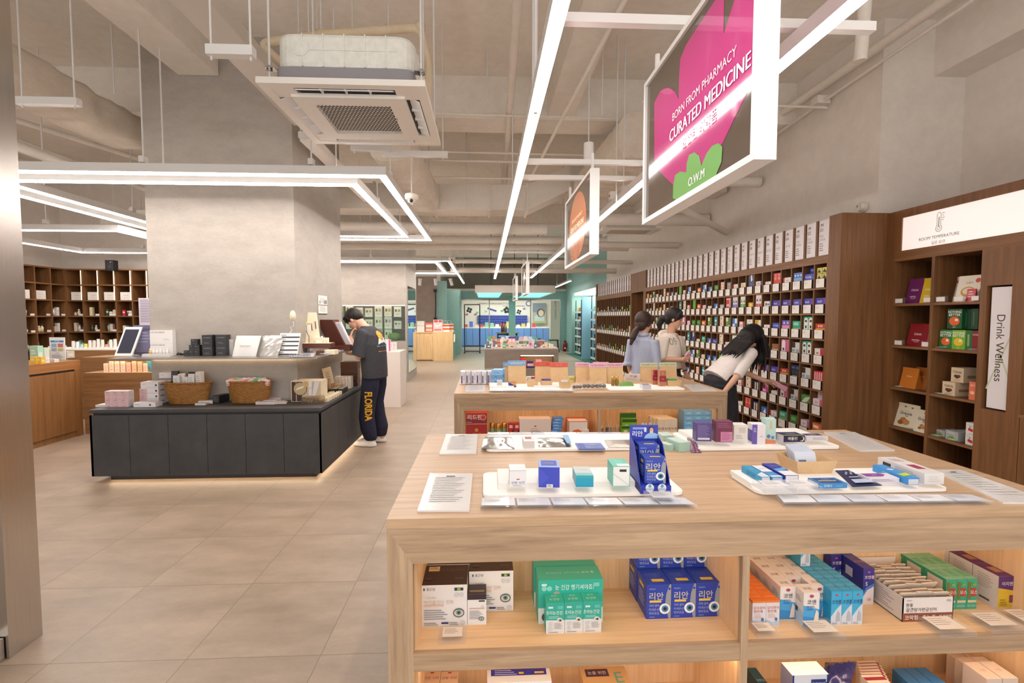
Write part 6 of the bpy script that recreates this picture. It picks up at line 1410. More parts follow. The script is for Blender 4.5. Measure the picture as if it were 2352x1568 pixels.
b2=basket(510,613,877,928,'oval wicker basket of flowered packets, right one')
a,w,h,b=b1;yc=a.y+b/2+.03
cells=[(-.36,'k',.14),(-.24,'w',.1),(-.12,'w',.115),(.0,'w',.085),(.08,'k',.13),(.14,'w',.115),(.24,'w',.11),(.34,'w',.135)]
for i,(u,kk,hh)in enumerate(cells):
 c='ece6e4' if kk=='w' else '1e1c20'
 art={'front':[('l',.15,.8,.6,3,BV if kk=='w' else '8a8890',.1)]}
 o=put(carton(.055,.045,hh+.08,c,art),'carton',(a.x+u*w*.86,yc+(-.012 if i%2 else.022),CZT+h*.45),rnd.uniform(-.3,.3),('black ' if kk=='k' else 'white ')+'carton upright in the left wicker basket, '+['first','second','third','fourth','fifth','sixth','seventh','eighth'][i]+' from the left','box','cartons in the left wicker basket')
 o.rotation_euler.y=rnd.uniform(-.12,.12)
a,w,h,b=b2;yc=a.y+b/2+.03
cols2=['f0d8dc','f0b8b0','f4e4e4','f0a890','f2e6e6','78b890','e8f0ea','f4d4d8','f0c0b4','88c49c','f4eaea','e8ccd0','f2e0e0','9ad0a8','f4e4e0']
for i,c in enumerate(cols2):
 u=-.4+.8*(i%8)/7.0;v=.02 if i>7 else-.03
 m=MB();m.box(-.028,.028,-.018,.018,0,.05,col(c,.35))
 for q in range(3):m.poly([(-.02+q*.015,-.0184,.01+(q%2)*.018),(-.009+q*.015,-.0184,.01+(q%2)*.018),(-.009+q*.015,-.0184,.021+(q%2)*.018),(-.02+q*.015,-.0184,.021+(q%2)*.018)],col('d05060' if c[0]=='f' or c[0]=='e' else '3a8a58'))
 o=put(m,'soap_packet',(a.x+u*w,yc+v,CZT+h*.82+(.0 if i<=7 else.012)),rnd.uniform(-.6,.6),('green' if c in('78b890','88c49c','9ad0a8')else 'pink and white')+' flowered packet in the right wicker basket, '+('front' if i<=7 else 'rear')+' row, '+['first','second','third','fourth','fifth','sixth','seventh','eighth'][i%8],'packet','flowered packets in the right wicker basket')
 o.rotation_euler.x=rnd.uniform(-.3,.3);o.rotation_euler.y=rnd.uniform(-.3,.3)
MB_=MB()
pk={'front':[('l',.12,.88,.6,2,'a88088',.1),('l',.2,.6,.6,3,'c0a0a8',.08),('e',.5,.12,.1,.05,'b07880')],'right':[('l',.15,.85,.7,6,'d8c8c8',.12)]}
w,h,a=stand(*[v for v in(242,258.8)],916.5,934.5,CZT);f_=None
for j in range(2):
 for i in range(3):
  p=Vector((a.x+i*(w+.001),a.y+.04,CZT+j*(h+.001)));lb_=f'pink carton at the left end of the charcoal counter, {C3[i]} of {("lower", "upper")[j]} row'
  if f_ is None:f_=put(carton(w,.08,h,'ddb8bc',pk,right='eee6e4',top='efe6e2'),'carton',p,0,lb_,'box','pink cartons on the charcoal counter')
  else:dup(f_,p,0,lb_)
for j in range(2):dup(f_,f_.location+Vector((w*3.25,.13,j*(h+.001))),0,f'pink carton behind the white stack, {("lower", "upper")[j]} one')
w,h,a=stand(318,357,915,928,CZT);f_=None;hh=h*.98
for j in range(4):
 p=Vector((a.x+.03,a.y+.06,CZT+j*hh));lb_=f'flat white carton in the stack beside the left basket, {["lowest", "second", "third", "topmost"][j]} one'
 if f_ is None:f_=put(carton(w,.12,hh*.97,'e9e4e6',{'front':[('l',.1,.6,.2,1,BV,.2),('r',.82,.25,.92,.6,'3a3a44')],'right':[('r',.2,.3,.7,.6,'9a9ab0')]}),'carton',p,0,lb_,'box','flat white cartons')
 else:dup(f_,p,0,lb_)
for j in range(5):dup(f_,f_.location+Vector((.09,.13,j*hh+(.02 if j==4 else 0))),0,f'flat white carton in the stack behind, {["lowest", "second", "third", "fourth", "topmost"][j]} one')
itf(L3,745,1080,585,655,CZT,.1,'e8e4e8',{'front':[('l',.05,.6,.3,1,BV,.3),('r',.72,.3,.8,.7,'3a3a44')]},'single flat white carton in front of the white stack',name='carton')
itf(L3,135,290,620,655,CZT,.1,'cfc8c4',{},'flat grey carton at the left end of the charcoal counter',name='carton')
itf(L3,1718,1990,555,600,CZT,.06,'ebe6e4',{'front':[('l',.1,.6,.7,2,BV,.3)]},'flat white carton between the two wicker baskets',name='carton')
itf(L3,1715,1880,595,625,CZT,.05,'e4e0de',{},'flat white leaflet pack in front of the carton between the baskets',name='carton')
for i in range(3):itf(L3,2000+i*50,2100+i*50,475-i*10,597-i*12,CZT,.07,'1c1b1f',{'front':[('l',.1,.8,.7,3,'5a5a60',.25)]},['first','second','third'][i]+' black carton left of the right wicker basket',name='carton')
for i,(x0,x1,y0,y1,c)in enumerate(((700,860,1055,1078,'e6dede'),(730,870,1040,1062,'e9e4e2'),(780,910,1022,1045,'ead8d8'),(810,925,1010,1032,'d8b8b8'))):
 itf(L5,x0,x1,y0,y1,CZT,.05,c,{'front':[('l',.1,.6,.6,1,'c09aa0',.3)]},['frontmost','second','third','rearmost'][i]+' flat white and pink carton right of the baskets',name='carton')
pouch([L5(850,1075),L5(960,1075),L5(975,1050),L5(900,1045)],CZT,.012,col('e8e2e0',.3),'paper_packet','crumpled white packet right of the flat cartons','packet',None,.005,15)
w,h,a=stand(*[v for v in(L4(195,0)[0],L4(640,0)[0])],L4(0,1140)[1],L4(0,1450)[1],CZT)
BR2='4a2a26'
put(carton(w,.18,h,'e9dcc0',{'front':[('r',.02,.02,.16,.96,BR2),('r',.18,.02,.36,.96,BR2),('r',.36,.02,.98,.96,'cdbb9c'),('e',.3,.62,.23,.23,BR2),('e',.3,.62,.21,.21,'c8b080'),('p',[(.16,.55),(.4,.66),(.44,.78),(.2,.66)],'efe9e0'),('e',.49,.86,.11,.1,'dcb878'),('p',[(.58,.3),(.68,.3),(.7,1),(.58,1)],'ece6e4'),('p',[(.8,.25),(.7,.3),(.78,.98),(.95,.95)],'e6e2e4'),('t',.65,.65,.012,'연어',GREYINK),('t',.5,.86,.008,'PDRN','a07030')]},top='efe2ca'),'display_carton',(a.x,a.y+.09,CZT),0,'large cream and brown display carton at the counter corner','box')
x0,y0=L4(345,1500);x1,y1=L4(690,1470)
sg_=empty('acrylic_sign',at_z((x0+x1)/2,y0-3,CZT),'clear acrylic sign reading Pharmacy No 1 PDRN','sign')
ws=(x1-x0)*kpx(sg_.location);hs=ws*.36
m=MB();m.prism([(-ws/2,0,0),(ws/2,0,0),(ws/2,.01,hs*.8),(ws*.46,.01,hs*1.0),(ws*.3,.01,hs*.98),(-ws/2,.01,hs*.8)],(0,.003,0),clear('acrylic_tint','e8e0d4',.05,.3));m.build('plate',sg_)
m=MB();m.text('Pharmacy',.03,(-ws*.45,-.001,hs*.62),(1,0,0),(0,.1,1),col(BR2),'L',.006,ws*.75);m.text('No 1 PDRN',.032,(-ws*.45,-.004,hs*.22),(1,0,0),(0,.1,1),col(BR2),'L',.014,ws*.9);m.build('lettering',sg_)
for i,(x0,x1,y0,y1,c1,c2)in enumerate(((680,720,1120,1300,'e6d6b8','e9dfcf'),(724,765,1110,1305,'c8a880',BR2))):
 (pa,t),(pb,u)=L4(x0,y0),L4(x1,y1);w,h,a=stand(pa,pb,t,u,CZT)
 r=empty('cosmetic_tube',(a.x,a.y+.05,CZT),['cream tube','tan and brown tube'][i]+' standing right of the display carton','tube','cosmetic tubes on the counter')
 MB().lathe([(0,0),(w*.4,0),(w*.4,h*.2),(0,h*.2)],col(c2,.3),14).build('cap',r)
 MB().lathe([(w*.42,h*.2),(w*.45,h*.4),(w*.3,h)],col(c1,.3),14,sy=.8).build('body',r)
f_=None
for j in range(6):
 for i in range(3):
  y=4.76+j*.085;x=-1.76+i*.072
  lb_=f'small cream carton on the counter corner, {ORD[i]} from the pillar, {["nearest", "second", "third", "fourth", "fifth", "farthest"][j]} row'
  p=Vector((x+.02,y+.02*i,CZT))
  if f_ is None:f_=put(carton(.055,.055,.034,'ecdfc0',{'front':[('l',.15,.6,.5,2,'b8a070',.25)],'top':[('r',.2,.3,.7,.6,'d8c8a0')]}),'small_carton',p,.1,lb_,'box','small cream cartons on the counter corner')
  else:dup(f_,p,rnd.uniform(-.1,.2),lb_)
f2=None
for j in range(3):
 for i in range(2):
  p=Vector((-1.66+i*.065,5.3+j*.07,CZT));lb_=f'small black carton behind the cream ones, {("left", "right")[i]} of {ORD[j]} row'
  if f2 is None:f2=put(carton(.055,.055,.055,'2e2826',{'front':[('l',.2,.7,.5,2,'8a7a68',.2)],'top':[('r',0,0,1,1,'8a8680')]}),'small_carton',p,0,lb_,'box','small black cartons on the counter')
  else:dup(f2,p,0,lb_)
for i in range(3):
 put(carton(.075,.08,.07,'d0a478',{'front':[('l',.2,.7,.5,1,'a88050',.2)]}),'carton',(-1.86+i*.08,5.56,CZT),0,['left','middle','right'][i]+' tan carton on the far counter','box','tan cartons on the counter')
for i in range(5):
 put(carton(.035,.1,.14,'ece4d8',{'front':[('r',.3,.2,.5,.8,'cbb8a0')]}),'carton',(-1.76+i*.038,5.72,CZT),0,'upright cream carton in a row beyond the tan ones, %s from the left'%['first','second','third','fourth','fifth'][i],'box','upright cream cartons')
for i in range(7):
 put(carton(.2,.14,.042,'5e3a28',{'front':[('r',0,.46,1,.54,'2a1810')]}),'flat_case',(-1.66,5.92,CZT+i*.043),rnd.uniform(-.05,.05),'brown flat case in the stack near the man, %s from the bottom'%['first','second','third','fourth','fifth','sixth','seventh'][i],'case','stack of brown cases')
o=put(carton(.1,.03,.19,'ead2a8',{'front':[('r',.2,.15,.8,.85,'d8c4a4'),('l',.3,.7,.4,3,'a89070',.12)]}),'carton',(-1.86,5.5,CZT+.14),.5,'leaning cream carton below the ledge near the man','box');o.rotation_euler.y=-.2;o.location=(-1.8,5.56,CZT+.073)
t=empty('tablet_stand',at_z(283,818,LZ)+Vector((0,.05,0)),'white framed tablet leaning on the left end of the ledge','tablet')
th=.3;tw=.165
m=MB();m.obox((0,.03,.14),(tw/2,0,0),(0,.006,-.0025),(.02,.05,.14),WHITE);tf_=m.build('frame',t)
m=MB();m.obox((0,.0225,.143),(tw/2-.018,0,0),(0,.0015,-.0006),(.0165,.041,.115),col('3a3c4c',.15));m.build('screen',tf_)
m=MB();m.box(-.04,.06,.05,.13,0,.006,WHITE).obox((.01,.09,.06),(.02,0,0),(0,.004,0),(0,-.03,.06),WHITE);m.build('foot',t)
itf(L5,-340,-165,398,655,LZ,.01,'6a6480',{'front':[('r',.0,.0,1,.9,'55506e'),('r',.1,.1,.9,.8,'7a7694'),('l',.2,.75,.6,4,'9a96b4',.1)]},'violet film-wrapped poster standing behind the tablet',name='poster_standee',cat='sign')
wb={'front':[('t',.32,.84,.014,'CUSTOM SERUM','4a4a50',.006),('l',.6,.3,.3,2,BV,.06)]}
w,h,a=stand(340,391,788,817,LZ)
o1=put(carton(w,.12,h,'ece8e6',wb),'carton',(a.x,a.y+.1,LZ),0,'lower white custom serum carton on the ledge','box','custom serum cartons')
dup(o1,o1 .location+Vector((0,0,h+.001)),0,'upper white custom serum carton on the ledge')
tr_=empty('bottle_tray',at_z(358,819,LZ)+Vector((0,.03,0)),'white tray in front of the serum cartons','tray')
MB().box(-.13,.13,-.03,.03,0,.025,col('ebe7e4',.4)).build('base',tr_)
f_=None
for i in range(6):
 p=tr_.location+Vector((-.07+i*.032,0,.0255));lb_='tiny bottle on the white tray, %s from the left'%ORD[i]if i else 'tiny amber bottle at the left of the white tray'
 r=empty('tiny_bottle',p,lb_,'bottle','tiny bottles on the white tray')
 MB().lathe([(0,0),(.013,0),(.013,.03),(.006,.036),(.006,.04)],col('d8b870' if i==0 else 'e4e2de',.2),12).build('body',r)
 MB().lathe([(.007,.04),(.007,.052),(0,.052)],col('e9e6e2',.4),10).build('cap',r)
itf(L5,48,180,485,640,LZ,.01,'9aa0a4',{'front':[('p',[(0,0),(1,.3),(1,1),(.1,1)],'c4c8cc'),('l',.4,.7,.4,2,'70767c',.08)]},'silver display card leaning behind the black foil packs',name='display_card',cat='sign')
for i,(x0,x1)in enumerate(((2,40),(36,82),(60,100))):
 a=at_z(*L5((x0+x1)/2,655),LZ)
 w=(x1-x0)/3.734*kpx(a)
 r=random.Random(i)
 m=MB();vs=[(r.uniform(-w/2,w/2),r.uniform(-.03,.03),0.0)for _ in range(6)]
 m.obox((0,0,.035),(w/2,0,.01),(0,.025,.006),(.003,.01,.035),col((60,60,64),.2,.8))
 put(m,'foil_pack',(a.x,a.y+.04,LZ),r.uniform(-.4,.4),['left','middle','right'][i]+' black foil pack on the ledge','pack','black foil packs')
k_art={'front':[('l',.12,.8,.5,2,'8a8a90',.1),('l',.12,.3,.7,2,'55555c',.1)]}
for j in range(2):
 for i in range(3):
  if j==1 and i==0:continue
  itf(L5,85+i*45-0,128+i*45,615,662,LZ,.045,'26252a',k_art,f'small black carton cube on the ledge, {C3[i]} of {("lower", "upper")[j]} row',name='carton').location.z+=j*.054
itf(L5,148,205,612,662,LZ,.045,'26252a',k_art,'small black carton topping the cubes on the ledge',name='carton').location.z+=.108
w,h,a=stand(*[v for v in(L5(228,0)[0],L5(313,0)[0])],L5(0,575)[1],L5(0,665)[1],LZ)
o1=put(carton(w,.12,h,'2a292d',{'front':[('t',.5,.75,.01,'PLATINUM','a0a0a4'),('l',.2,.3,.6,2,'6a6a70',.1)],'right':[('l',.2,.8,.6,4,'4a4a50',.12)]}),'carton',(a.x,a.y+.09,LZ),.0,'lower large black carton on the ledge','box','large black cartons')
dup(o1,o1 .location+Vector((0,0,h+.001)),0,'upper large black carton on the ledge')
dup(o1,o1 .location+Vector((w+.012,.03,0)),.1,'lower rear black carton on the ledge');dup(o1,o1 .location+Vector((w+.012,.03,h+.001)),.1,'upper rear black carton on the ledge')
for i in range(4):itf(L5,375+i*30,404+i*30,530-i*3,655,LZ,.05,['eceae8','e4e2e0','efedeb','e8e6e4'][i],{'front':[('l',.2,.85,.6,2,BV,.06),('r',.35,.1,.65,.3,'d8d4d0')]},'slim white carton on the ledge, %s from the left'%ORD[i].replace('front','first'),name='carton',group='slim white cartons on the ledge')
FRO=col('dcdad8',.25)
def frosted(x0,x1,x2,x3,yt,yb2_,label,ink,m_):
 q=[L5(x0,yb2_),L5(x1,yb2_),L5(x2,yt),L5(x3,yt)]
 b0,b1=at_z(*q[0],LZ),at_z(*q[1],LZ);y=b0 .y+.08
 t1,t0=at_y(*q[2],y),at_y(*q[3],y)
 c=(b0+b1)/2;r=random.Random(len(label));n=8;vs=[];mb=MB()
 for i in range(n+1):
  for j in range(n+1):
   u,v=i/n,j/n;p=(b0*(1-u)+b1*u)*(1-v)+(t0*(1-u)+t1*u)*v-c
   vs.append(p+Vector((0,r.uniform(-.003,.002)-.012*math.sin(PI*u)*math.sin(PI*v),0)))
 mb.add(vs,[(i*(n+1)+j,(i+1)*(n+1)+j,(i+1)*(n+1)+j+1,i*(n+1)+j+1)for i in range(n)for j in range(n)],m_,m_ is FRO)
 mb.add([v+Vector((0,.012,0))for v in(b0-c,b1-c,t1-c,t0-c)],[(0,3,2,1)],m_)
 mid=(b0+b1+t0+t1)/4-c
 mb.text(ink,.014,mid+Vector((0,-.024,0)),(1,0,0),(0,.3,1),col('7a7878'),'C',.006)
 tag(mb.build('frosted_bag',loc=c),label,'bag','frosted bags on the ledge')
frosted(500,700,745,535,488,665,'frosted white bag leaning on the pillar, left one','TREATMENT',FRO)
frosted(700,890,945,760,486,662,'silver bag leaning on the pillar, right one','PLATINUM',col((214,212,208),.25,.6))
r=empty('menu_board',at_z(*L5(960,662),LZ)+Vector((0,.05,0)),'black and white price list board leaning on the pillar','sign')
w=.2;m=MB();m.obox((0,.02,.11),(w/2,0,0),(0,.003,-.001),(.01,.03,.11),col('e9e8ea',.3));m.build('board',r)
m=MB()
for i in range(5):
 t=.06+i*.19;c0=Vector((.02*t-.01,.06*t-.0145,.22*t))
 m.obox(c0+Vector((0,0,0)),(w*.48,0,0),(0,.0005,0),(.0006,.0018,.0065),col('3a3a40'))
 m.obox(c0+Vector((-w*.3,.006,.02)),(w*.12,0,0),(0,.0005,0),(.0006,.0018,.004),GREYINK)
m.build('print',r)
def card_art(mb,q):
 B=lambda u,v,e=0:(q[0]*(1-u)+q[1]*u)*(1-v)+(q[3]*(1-u)+q[2]*u)*v+Vector((0,0,e))
 for u0,u1,v0,v1,c in((.1,.3,.55,.85,'b0b2b8'),(.55,.8,.5,.8,'a8a4a8'),(.1,.3,.3,.45,'5a5a60'),(.5,.8,.25,.42,'8a8a90')):mb.poly([B(u0,v0),B(u1,v0),B(u1,v1),B(u0,v1)],col(c))
slab([L5(985,668),L5(1195,670),L5(1243,597),L5(1050,594)],LZ+.004,.004,col('e6e5e8',.2,coat=.5),'price_card','tilted clear price card with brand lettering at the ledge corner','sign',None,card_art)
m=MB();p=at_z(*L5(1090,667),LZ);m.text('Dr.LIENJANG',.024,(0,0,.014),(1,0,0),(0,.1,1),BLACK,'C',.012,.2)
m.box(-.11,.11,.002,.004,0,.028,PLAST)
tag(m.build('acrylic_sign',loc=(p.x,p.y-.02,LZ)),'clear strip with black lettering below the tilted price card','sign')
gb_=empty('gift_case',at_z(*L4(585,650),LZ+.055)+Vector((0,.06,0)),'cream and brown gift case with its lid standing open','case')
CRM=col('efe4c8',.4);BRC=col('5c2f24',.4)
MB().box(-.16,.13,-.06,.1,0,.05,BRC).box(-.155,.125,-.055,.095,.05,.053,CRM).build('base',gb_)
m=MB();m.obox((-.115,.07,.21),(.085,0,-.0),(0,.004,0),(-.035,.045,.165),CRM);m.obox((-.1,.062,.22),(.004,0,0),(0,.002,0),(-.008,.01,.04),BRC);m.obox((-.06,.062,.24),(.004,0,0),(0,.002,0),(-.008,.01,.04),BRC);m.build('lid',gb_)
m=MB();m.obox((-.01,-.01,.085),(.025,0,0),(0,.003,0),(-.02,.02,.045),CRM);m.build('card',gb_)
itf(L4,680,838,680,745,LZ,.13,'efe4c8',{'front':[('l',.35,.55,.3,1,BV,.1)],'left':[('r',0,0,1,1,BR2)]},'cream carton under the open gift case',name='carton')
itf(L4,560,680,690,748,LZ,.1,'5c2f24',{},'brown carton under the open gift case',name='carton')
f_=None
for j in range(2):
 for i in range(5):
  x,y=L4(545+i*45,560-j*10)
  a=at_y(x,y,5.1+j*.08);lb_=f'slim cream carton behind the gift case, {["first", "second", "third", "fourth", "fifth"][i]} of {("front", "rear")[j]} row'
  if f_ is None:f_=put(carton(.034,.034,.16,'efe6d0',{'front':[('e',.5,.2,.2,.08,'d87868'),('l',.2,.8,.6,5,'c8b898',.09)]}),'slim_carton',(a.x,a.y,LZ),0,lb_,'box','slim cream cartons on the ledge')
  else:dup(f_,(a.x,a.y,LZ),0,lb_)
oc=empty('open_case',Vector((-1.66,5.55,LZ)),'brown hinged case standing open in front of the man','case')
MB().box(-.13,.13,-.1,.1,0,.045,BRC).box(-.12,.12,-.09,.09,.046,.06,BRC).build('base',oc)
m=MB();m.obox((-.1,.06,.2),(.1,-.03,0),(.02,.05,0),(-.07,0,.15),BRC);m.build('lid',oc)
m=MB();m.obox((-.02,.02,.195),(.085,-.025,0),(.004,.01,0),(-.06,0,.13),WHITE);m.obox((-.0,-.0,.195),(.05,-.016,0),(.001,.003,0),(-.055,0,.11),col('d8d4e0'));m.build('lining',oc)
mr=empty('stand_mirror',Vector((-1.8,5.3,LZ)),'small round-headed stand beside the brown case','stand')
MB().cyl((0,0),.03,0,.008,BLACK).tube([(0,0,0),(0,0,.13)],.008,BLACK).build('stem',mr);MB().ball((0,0,.15),.028,CHROME).build('head',mr)
pc_=empty('card_clip',Vector((-1.84,5.05,LZ)),'bent wire clip holding a printed card on the ledge','stand')
MB().tube([(0,0,0),(0,0,.18),(-.02,0,.22),(-.02,0,.3)],.003,BLACK,6).build('wire',pc_);MB().box(-.025,.025,-.002,.002,.24,.33,PAPER).box(-.02,.02,-.003,-.002,.3,.32,col('d8c050')).build('card',pc_)
ws_=empty('hanging_card',Vector((-1.88,4.62,LZ+.2)),'small cream oval card on a curly wire above the gift case','card')
MB().tube([(0,0,0),(.04,0,.06),(.02,0,.08),(.06,0,.1),(.05,0,.14)],.003,WHITE,6).build('wire',ws_)
m=MB();m.lathe([(0,-.002),(.03,-.002),(.03,.002),(0,.002)],col('efe6cc'),16,(0,0,0),1,1.8);o=m.build('card',ws_);o.rotation_euler.x=PI/2;o.location=(.05,0,.19)
for i in range(6):tag(MB().box(-.03,.03,-.02,.02,0,.02,PLAST).box(-.028,.028,-.018,.018,.0201,.021,col('c8c8d4')).build('clear_block',loc=(-1.6+.005*i,4.75+i*.1,LZ)),'clear price block along the right ledge edge, %s from the corner'%['first','second','third','fourth','fifth','sixth'][i],'price holder','clear price blocks on the ledge')
ca=at_x(741,700,-1.9)
cal=empty('wall_calendar',ca,'paper notices pinned to the side face of the near pillar','notice')
h=at_x(741,678,-1.9).z-at_x(741,720,-1.9).z;w=.3
m=MB();m.box(0,.004,-w/2,w/2,-h/2,h/2,PAPER);u=Vector((0,1,0))
decal(m,(Vector((.0045,-w/2,-h/2)),u,UZ,w,h),[('r',0,.46,1,.5,'5a5a60'),('r',0,0,1,.03,'3a3a40'),('l',.15,.85,.7,4,'b4b2b0',.07),('l',.15,.4,.7,5,'b4b2b0',.06),('r',.1,.55,.2,.72,'8a8a8a'),('r',.6,.55,.7,.75,'6a6a6a'),('r',.8,.55,.9,.78,'3a3a3a')]);m.build('paper',cal)
#  left-hand counters and cubby shelves
wa=empty('wood_counter',(-5.2,6.33,0),'chestnut cupboard counter at the left beside the steel jamb','counter')
cw=-5.2
def wp(nm,x0,x1,y0,y1,z0,z1,m,**k):return MB().box(x0-cw,x1-cw,y0-6.33,y1-6.33,z0,z1,m,**k).build(nm,wa)
wp('worktop',-5.85,cw,4.2,6.33,.86,.97,TEAK_X,right=wood('chestnut_edge',(140,90,46),(164,110,62),(178,126,74),'y',.5,.9))
wp('end_stile',-5.85,cw,6.24,6.33,0.0,.86,TEAK_Z)
wp('carcass',-5.83,cw-.03,4.2,6.24,.03,.86,TEAK_Z)
wp('rail',cw-.03,cw-.012,4.2,6.24,.84,.86,BLACK)
for y0,y1 in((4.42,5.42),(5.424,6.235)):wp('door',cw-.03,cw,y0,y1,.075,.835,TEAK_Z)
wp('plinth',-5.83,cw-.012,4.2,6.24,0,.07,TEAK_X)
wb_=empty('wood_counter',(-5.2,6.36,0),'chestnut counter with a lit niche of small cartons behind the charcoal counter','counter')
def wq(nm,x0,x1,y0,y1,z0,z1,m,**k):return MB().box(x0+5.2,x1+5.2,y0-6.36,y1-6.36,z0,z1,m,**k).build(nm,wb_)
nz=at_y(285,856,6.36).z
wq('front_panel',-5.2,-3.36,6.36,6.39,0,nz,TEAK_X)
wq('niche_floor',-5.2,-3.36,6.39,6.75,nz-.02,nz,OAK_IN)
wq('niche_back',-5.2,-3.36,6.75,6.78,0,.99,OAK_IN)
wq('worktop',-5.2,-3.36,6.36,6.78,.985,1.0,TEAK_X)
wq('lip',-5.2,-3.36,6.36,6.378,.95,.985,TEAK_X)
MB().box(.02,1.8,.03,.045,.972,.984,WARM).build('led_strip',wb_)
for i in range(22):
 c=rnd.choice(['f0dcc8','f4e6d8','f0c8b8','e8d0b0','f2e4dc']);h=rnd.uniform(.1,.17)
 x=-4.98+i*.072
 if 8<=i<=12:continue
 put(carton(.055,.1,h,c,{'front':[('e',.5,.2,.2,.08,'d86a50'),('l',.2,.8,.6,4,'d8b8a0',.12)]}),'carton',(x,6.5,nz),0,'small cream carton in the lit niche, number %d from the left'%(i+1),'box','small cream cartons in the lit niche')
for i in range(5):
 put(carton(.24-.02*(i%2),.1,.03,'dfeef0',{'front':[('r',0,0,.4,1,'4aa8c0'),('l',.5,.6,.4,1,BV,.3)]}),'carton',(-4.3-.012*i*(1 if i else 4),6.5,nz+i*.031),0,'flat white and aqua carton stacked in the lit niche, %s from the bottom'%['first','second','third','fourth','fifth'][i],'box','flat aqua cartons in the lit niche')
wc=empty('wood_counter',(-5.4,7.3,0),'chestnut counter with a glowing top in front of the cubby shelves','counter')
MB().box(-1.2,2.0,0,.5,0,1.03,TEAK_X).build('body',wc);MB().box(-1.2,2.0,0,.5,1.03,1.05,GLOW).build('glow_top',wc)
tb=[('e8e4de',.11),('dfe8f0',.1),('a8d8dc',.06),('e8d860',.07),('eae4dc',.12),('e6e0d8',.12),('e9e5df',.14),('e0dcd6',.13),('e8a08a',.06),('ece8e2',.13),('e4e0da',.14)]
for i,(c,h)in enumerate(tb):
 r=empty('cosmetic_tube',at_y(515/3.016+i*9.6-3,775,7.45).xy.to_3d()+Vector((0,0,1.05)),'small tube on the glowing counter top, number %d from the left'%(i+1),'tube','tubes on the glowing counter')
 MB().lathe([(0,0),(.022,0),(.022,.02),(0,.02)],col('e4dfd8',.3),12).build('cap',r);MB().lathe([(.024,.02),(.025,h*.6),(.022,h)],col(c,.3),12,sy=.6).build('body',r)
TEAK_IN=wood('chestnut_inside',(100,66,36),(122,82,46),(136,94,55),'z',.55,.9);TEAK_IN2=wood('chestnut_inside_shelf',(104,69,38),(126,85,48),(140,97,57),'x',.55,.9)
def cubby(name,label,origin,rz,ncol,nrow,pitch,rowp,top,depth=.32,led=False,first=0):
 r=empty(name,origin,label,'shelf','chestnut cubby shelves',rz)
 W=ncol*pitch
 MB().box(0,W,depth,depth+.02,0,top,TEAK_IN).build('back_panel',r)
 for i in range(ncol+1):MB().box(i*pitch-.012,i*pitch+.012,0.003,depth,0,top-.002,TEAK_IN).build('divider',r)
 for j in range(nrow+1):MB().box(0,W,0,depth,top-.024-j*rowp,top-j*rowp,TEAK_IN2).build('shelf',r)
 MB().box(0,W,.02,depth,0,top-nrow*rowp-.024,TEAK_IN).build('cupboard',r)
 if led:
  m=MB()
  for i in range(1,6):m.box(i*pitch-.052,i*pitch-.018,.03,.045,top-2*rowp,top-.03,emis((255,222,180),1.6,'shelf_led'))
  m.build('led_strip',r)
 return r
s1=cubby('cubby_shelf','chestnut cubby shelf along the far left wall',(-7.63,6.4,0),PI/2,9,6,.295,.285,2.4)
s2=cubby('cubby_shelf','chestnut cubby shelf facing the room, partly hidden by the near pillar',(-7.63,9.05,0),0,13,6,.29,.285,2.4,led=True)
cc=['ece6e0','e4ded6','d8c8b8','8ab8a0','c83040','3a4a3c','b8c4cc','e8c8c4','f0ece6','7a8a94','e8d8b0','5a8a70']
cardp=None
def cubby_goods(shelf,ncol,pitch,side,cols_,skip=()):
 for i in cols_:
  for j in range(1,6):
   z=2.4-(j+1)*.285
   wh_=f'{["second", "third", "fourth", "fifth", "sixth"][j - 1]} row, column {i + 1}, of the {side} cubby shelf'
   M=shelf.matrix_basis.copy()if False else Matrix.Translation(shelf.location)@Matrix.Rotation(shelf.rotation_euler.z,4,'Z')
   x=(i+.5)*pitch
   if j==1:
    if(i+(side=='left'))%5==4:continue
    o=put(carton(.2,.012,.15,'e8e2dc',{'front':[('t',.5,.6,.012,'SKIN CARE',GREYINK),('l',.3,.3,.4,1,BV,.08)]}),'name_card',M@Vector((x,.06,z)),shelf.rotation_euler.z,'white name card in the '+wh_,'card','white name cards')
    continue
   n=rnd.choice([1,2,3]);
   for q in range(n):
    c=rnd.choice(cc);h=rnd.uniform(.07,.16);u=x-.07+q*.06+rnd.uniform(-.005,.005)
    if rnd.random()<.5:mb=carton(.05,.05,h,c,{'front':[('r',.15,.45,.85,.7,'d8d4ce')]})
    else:mb=MB().lathe([(0,0),(.022,0),(.024,h*.6),(.012,h*.7),(.012,h*.78)],col(c,.3),12).lathe([(.015,h*.78),(.015,h),(0,h)],col('e6e2dc' if q%2 else '4a4a48',.35),12)
    put(mb,'cosmetic_item',M@Vector((u,.1,z)),shelf.rotation_euler.z,['left','middle','right'][q]+' cosmetic item in the '+wh_,'cosmetic','cosmetics in the cubby shelves')
   put(MB().box(-.035,.035,-.005,.005,0,.035,col('ece8e2',.4)),'price_tag',M@Vector((x+.09,.02,z)),shelf.rotation_euler.z,'small price tag in the '+wh_,'price tag','price tags in the cubby shelves')
cubby_goods(s1,9,.295,'left',range(5,9))
cubby_goods(s2,13,.29,'rear',range(0,5))
pt=MB().box(-.13,.13,0,.006,0,.5,col('d8d0dc',.4));decal(pt,(Vector((-.13,-.001,0)),Vector((1,0,0)),UZ,.26,.5),[('l',.1,.92,.8,14,'8a84a0',.06)])
p=at_y(337,747,9.0);put(pt,'hanging_notice',(p.x,9.0,p.z),0,'lilac printed notice hanging on the rear cubby shelf beside the pillar','notice')
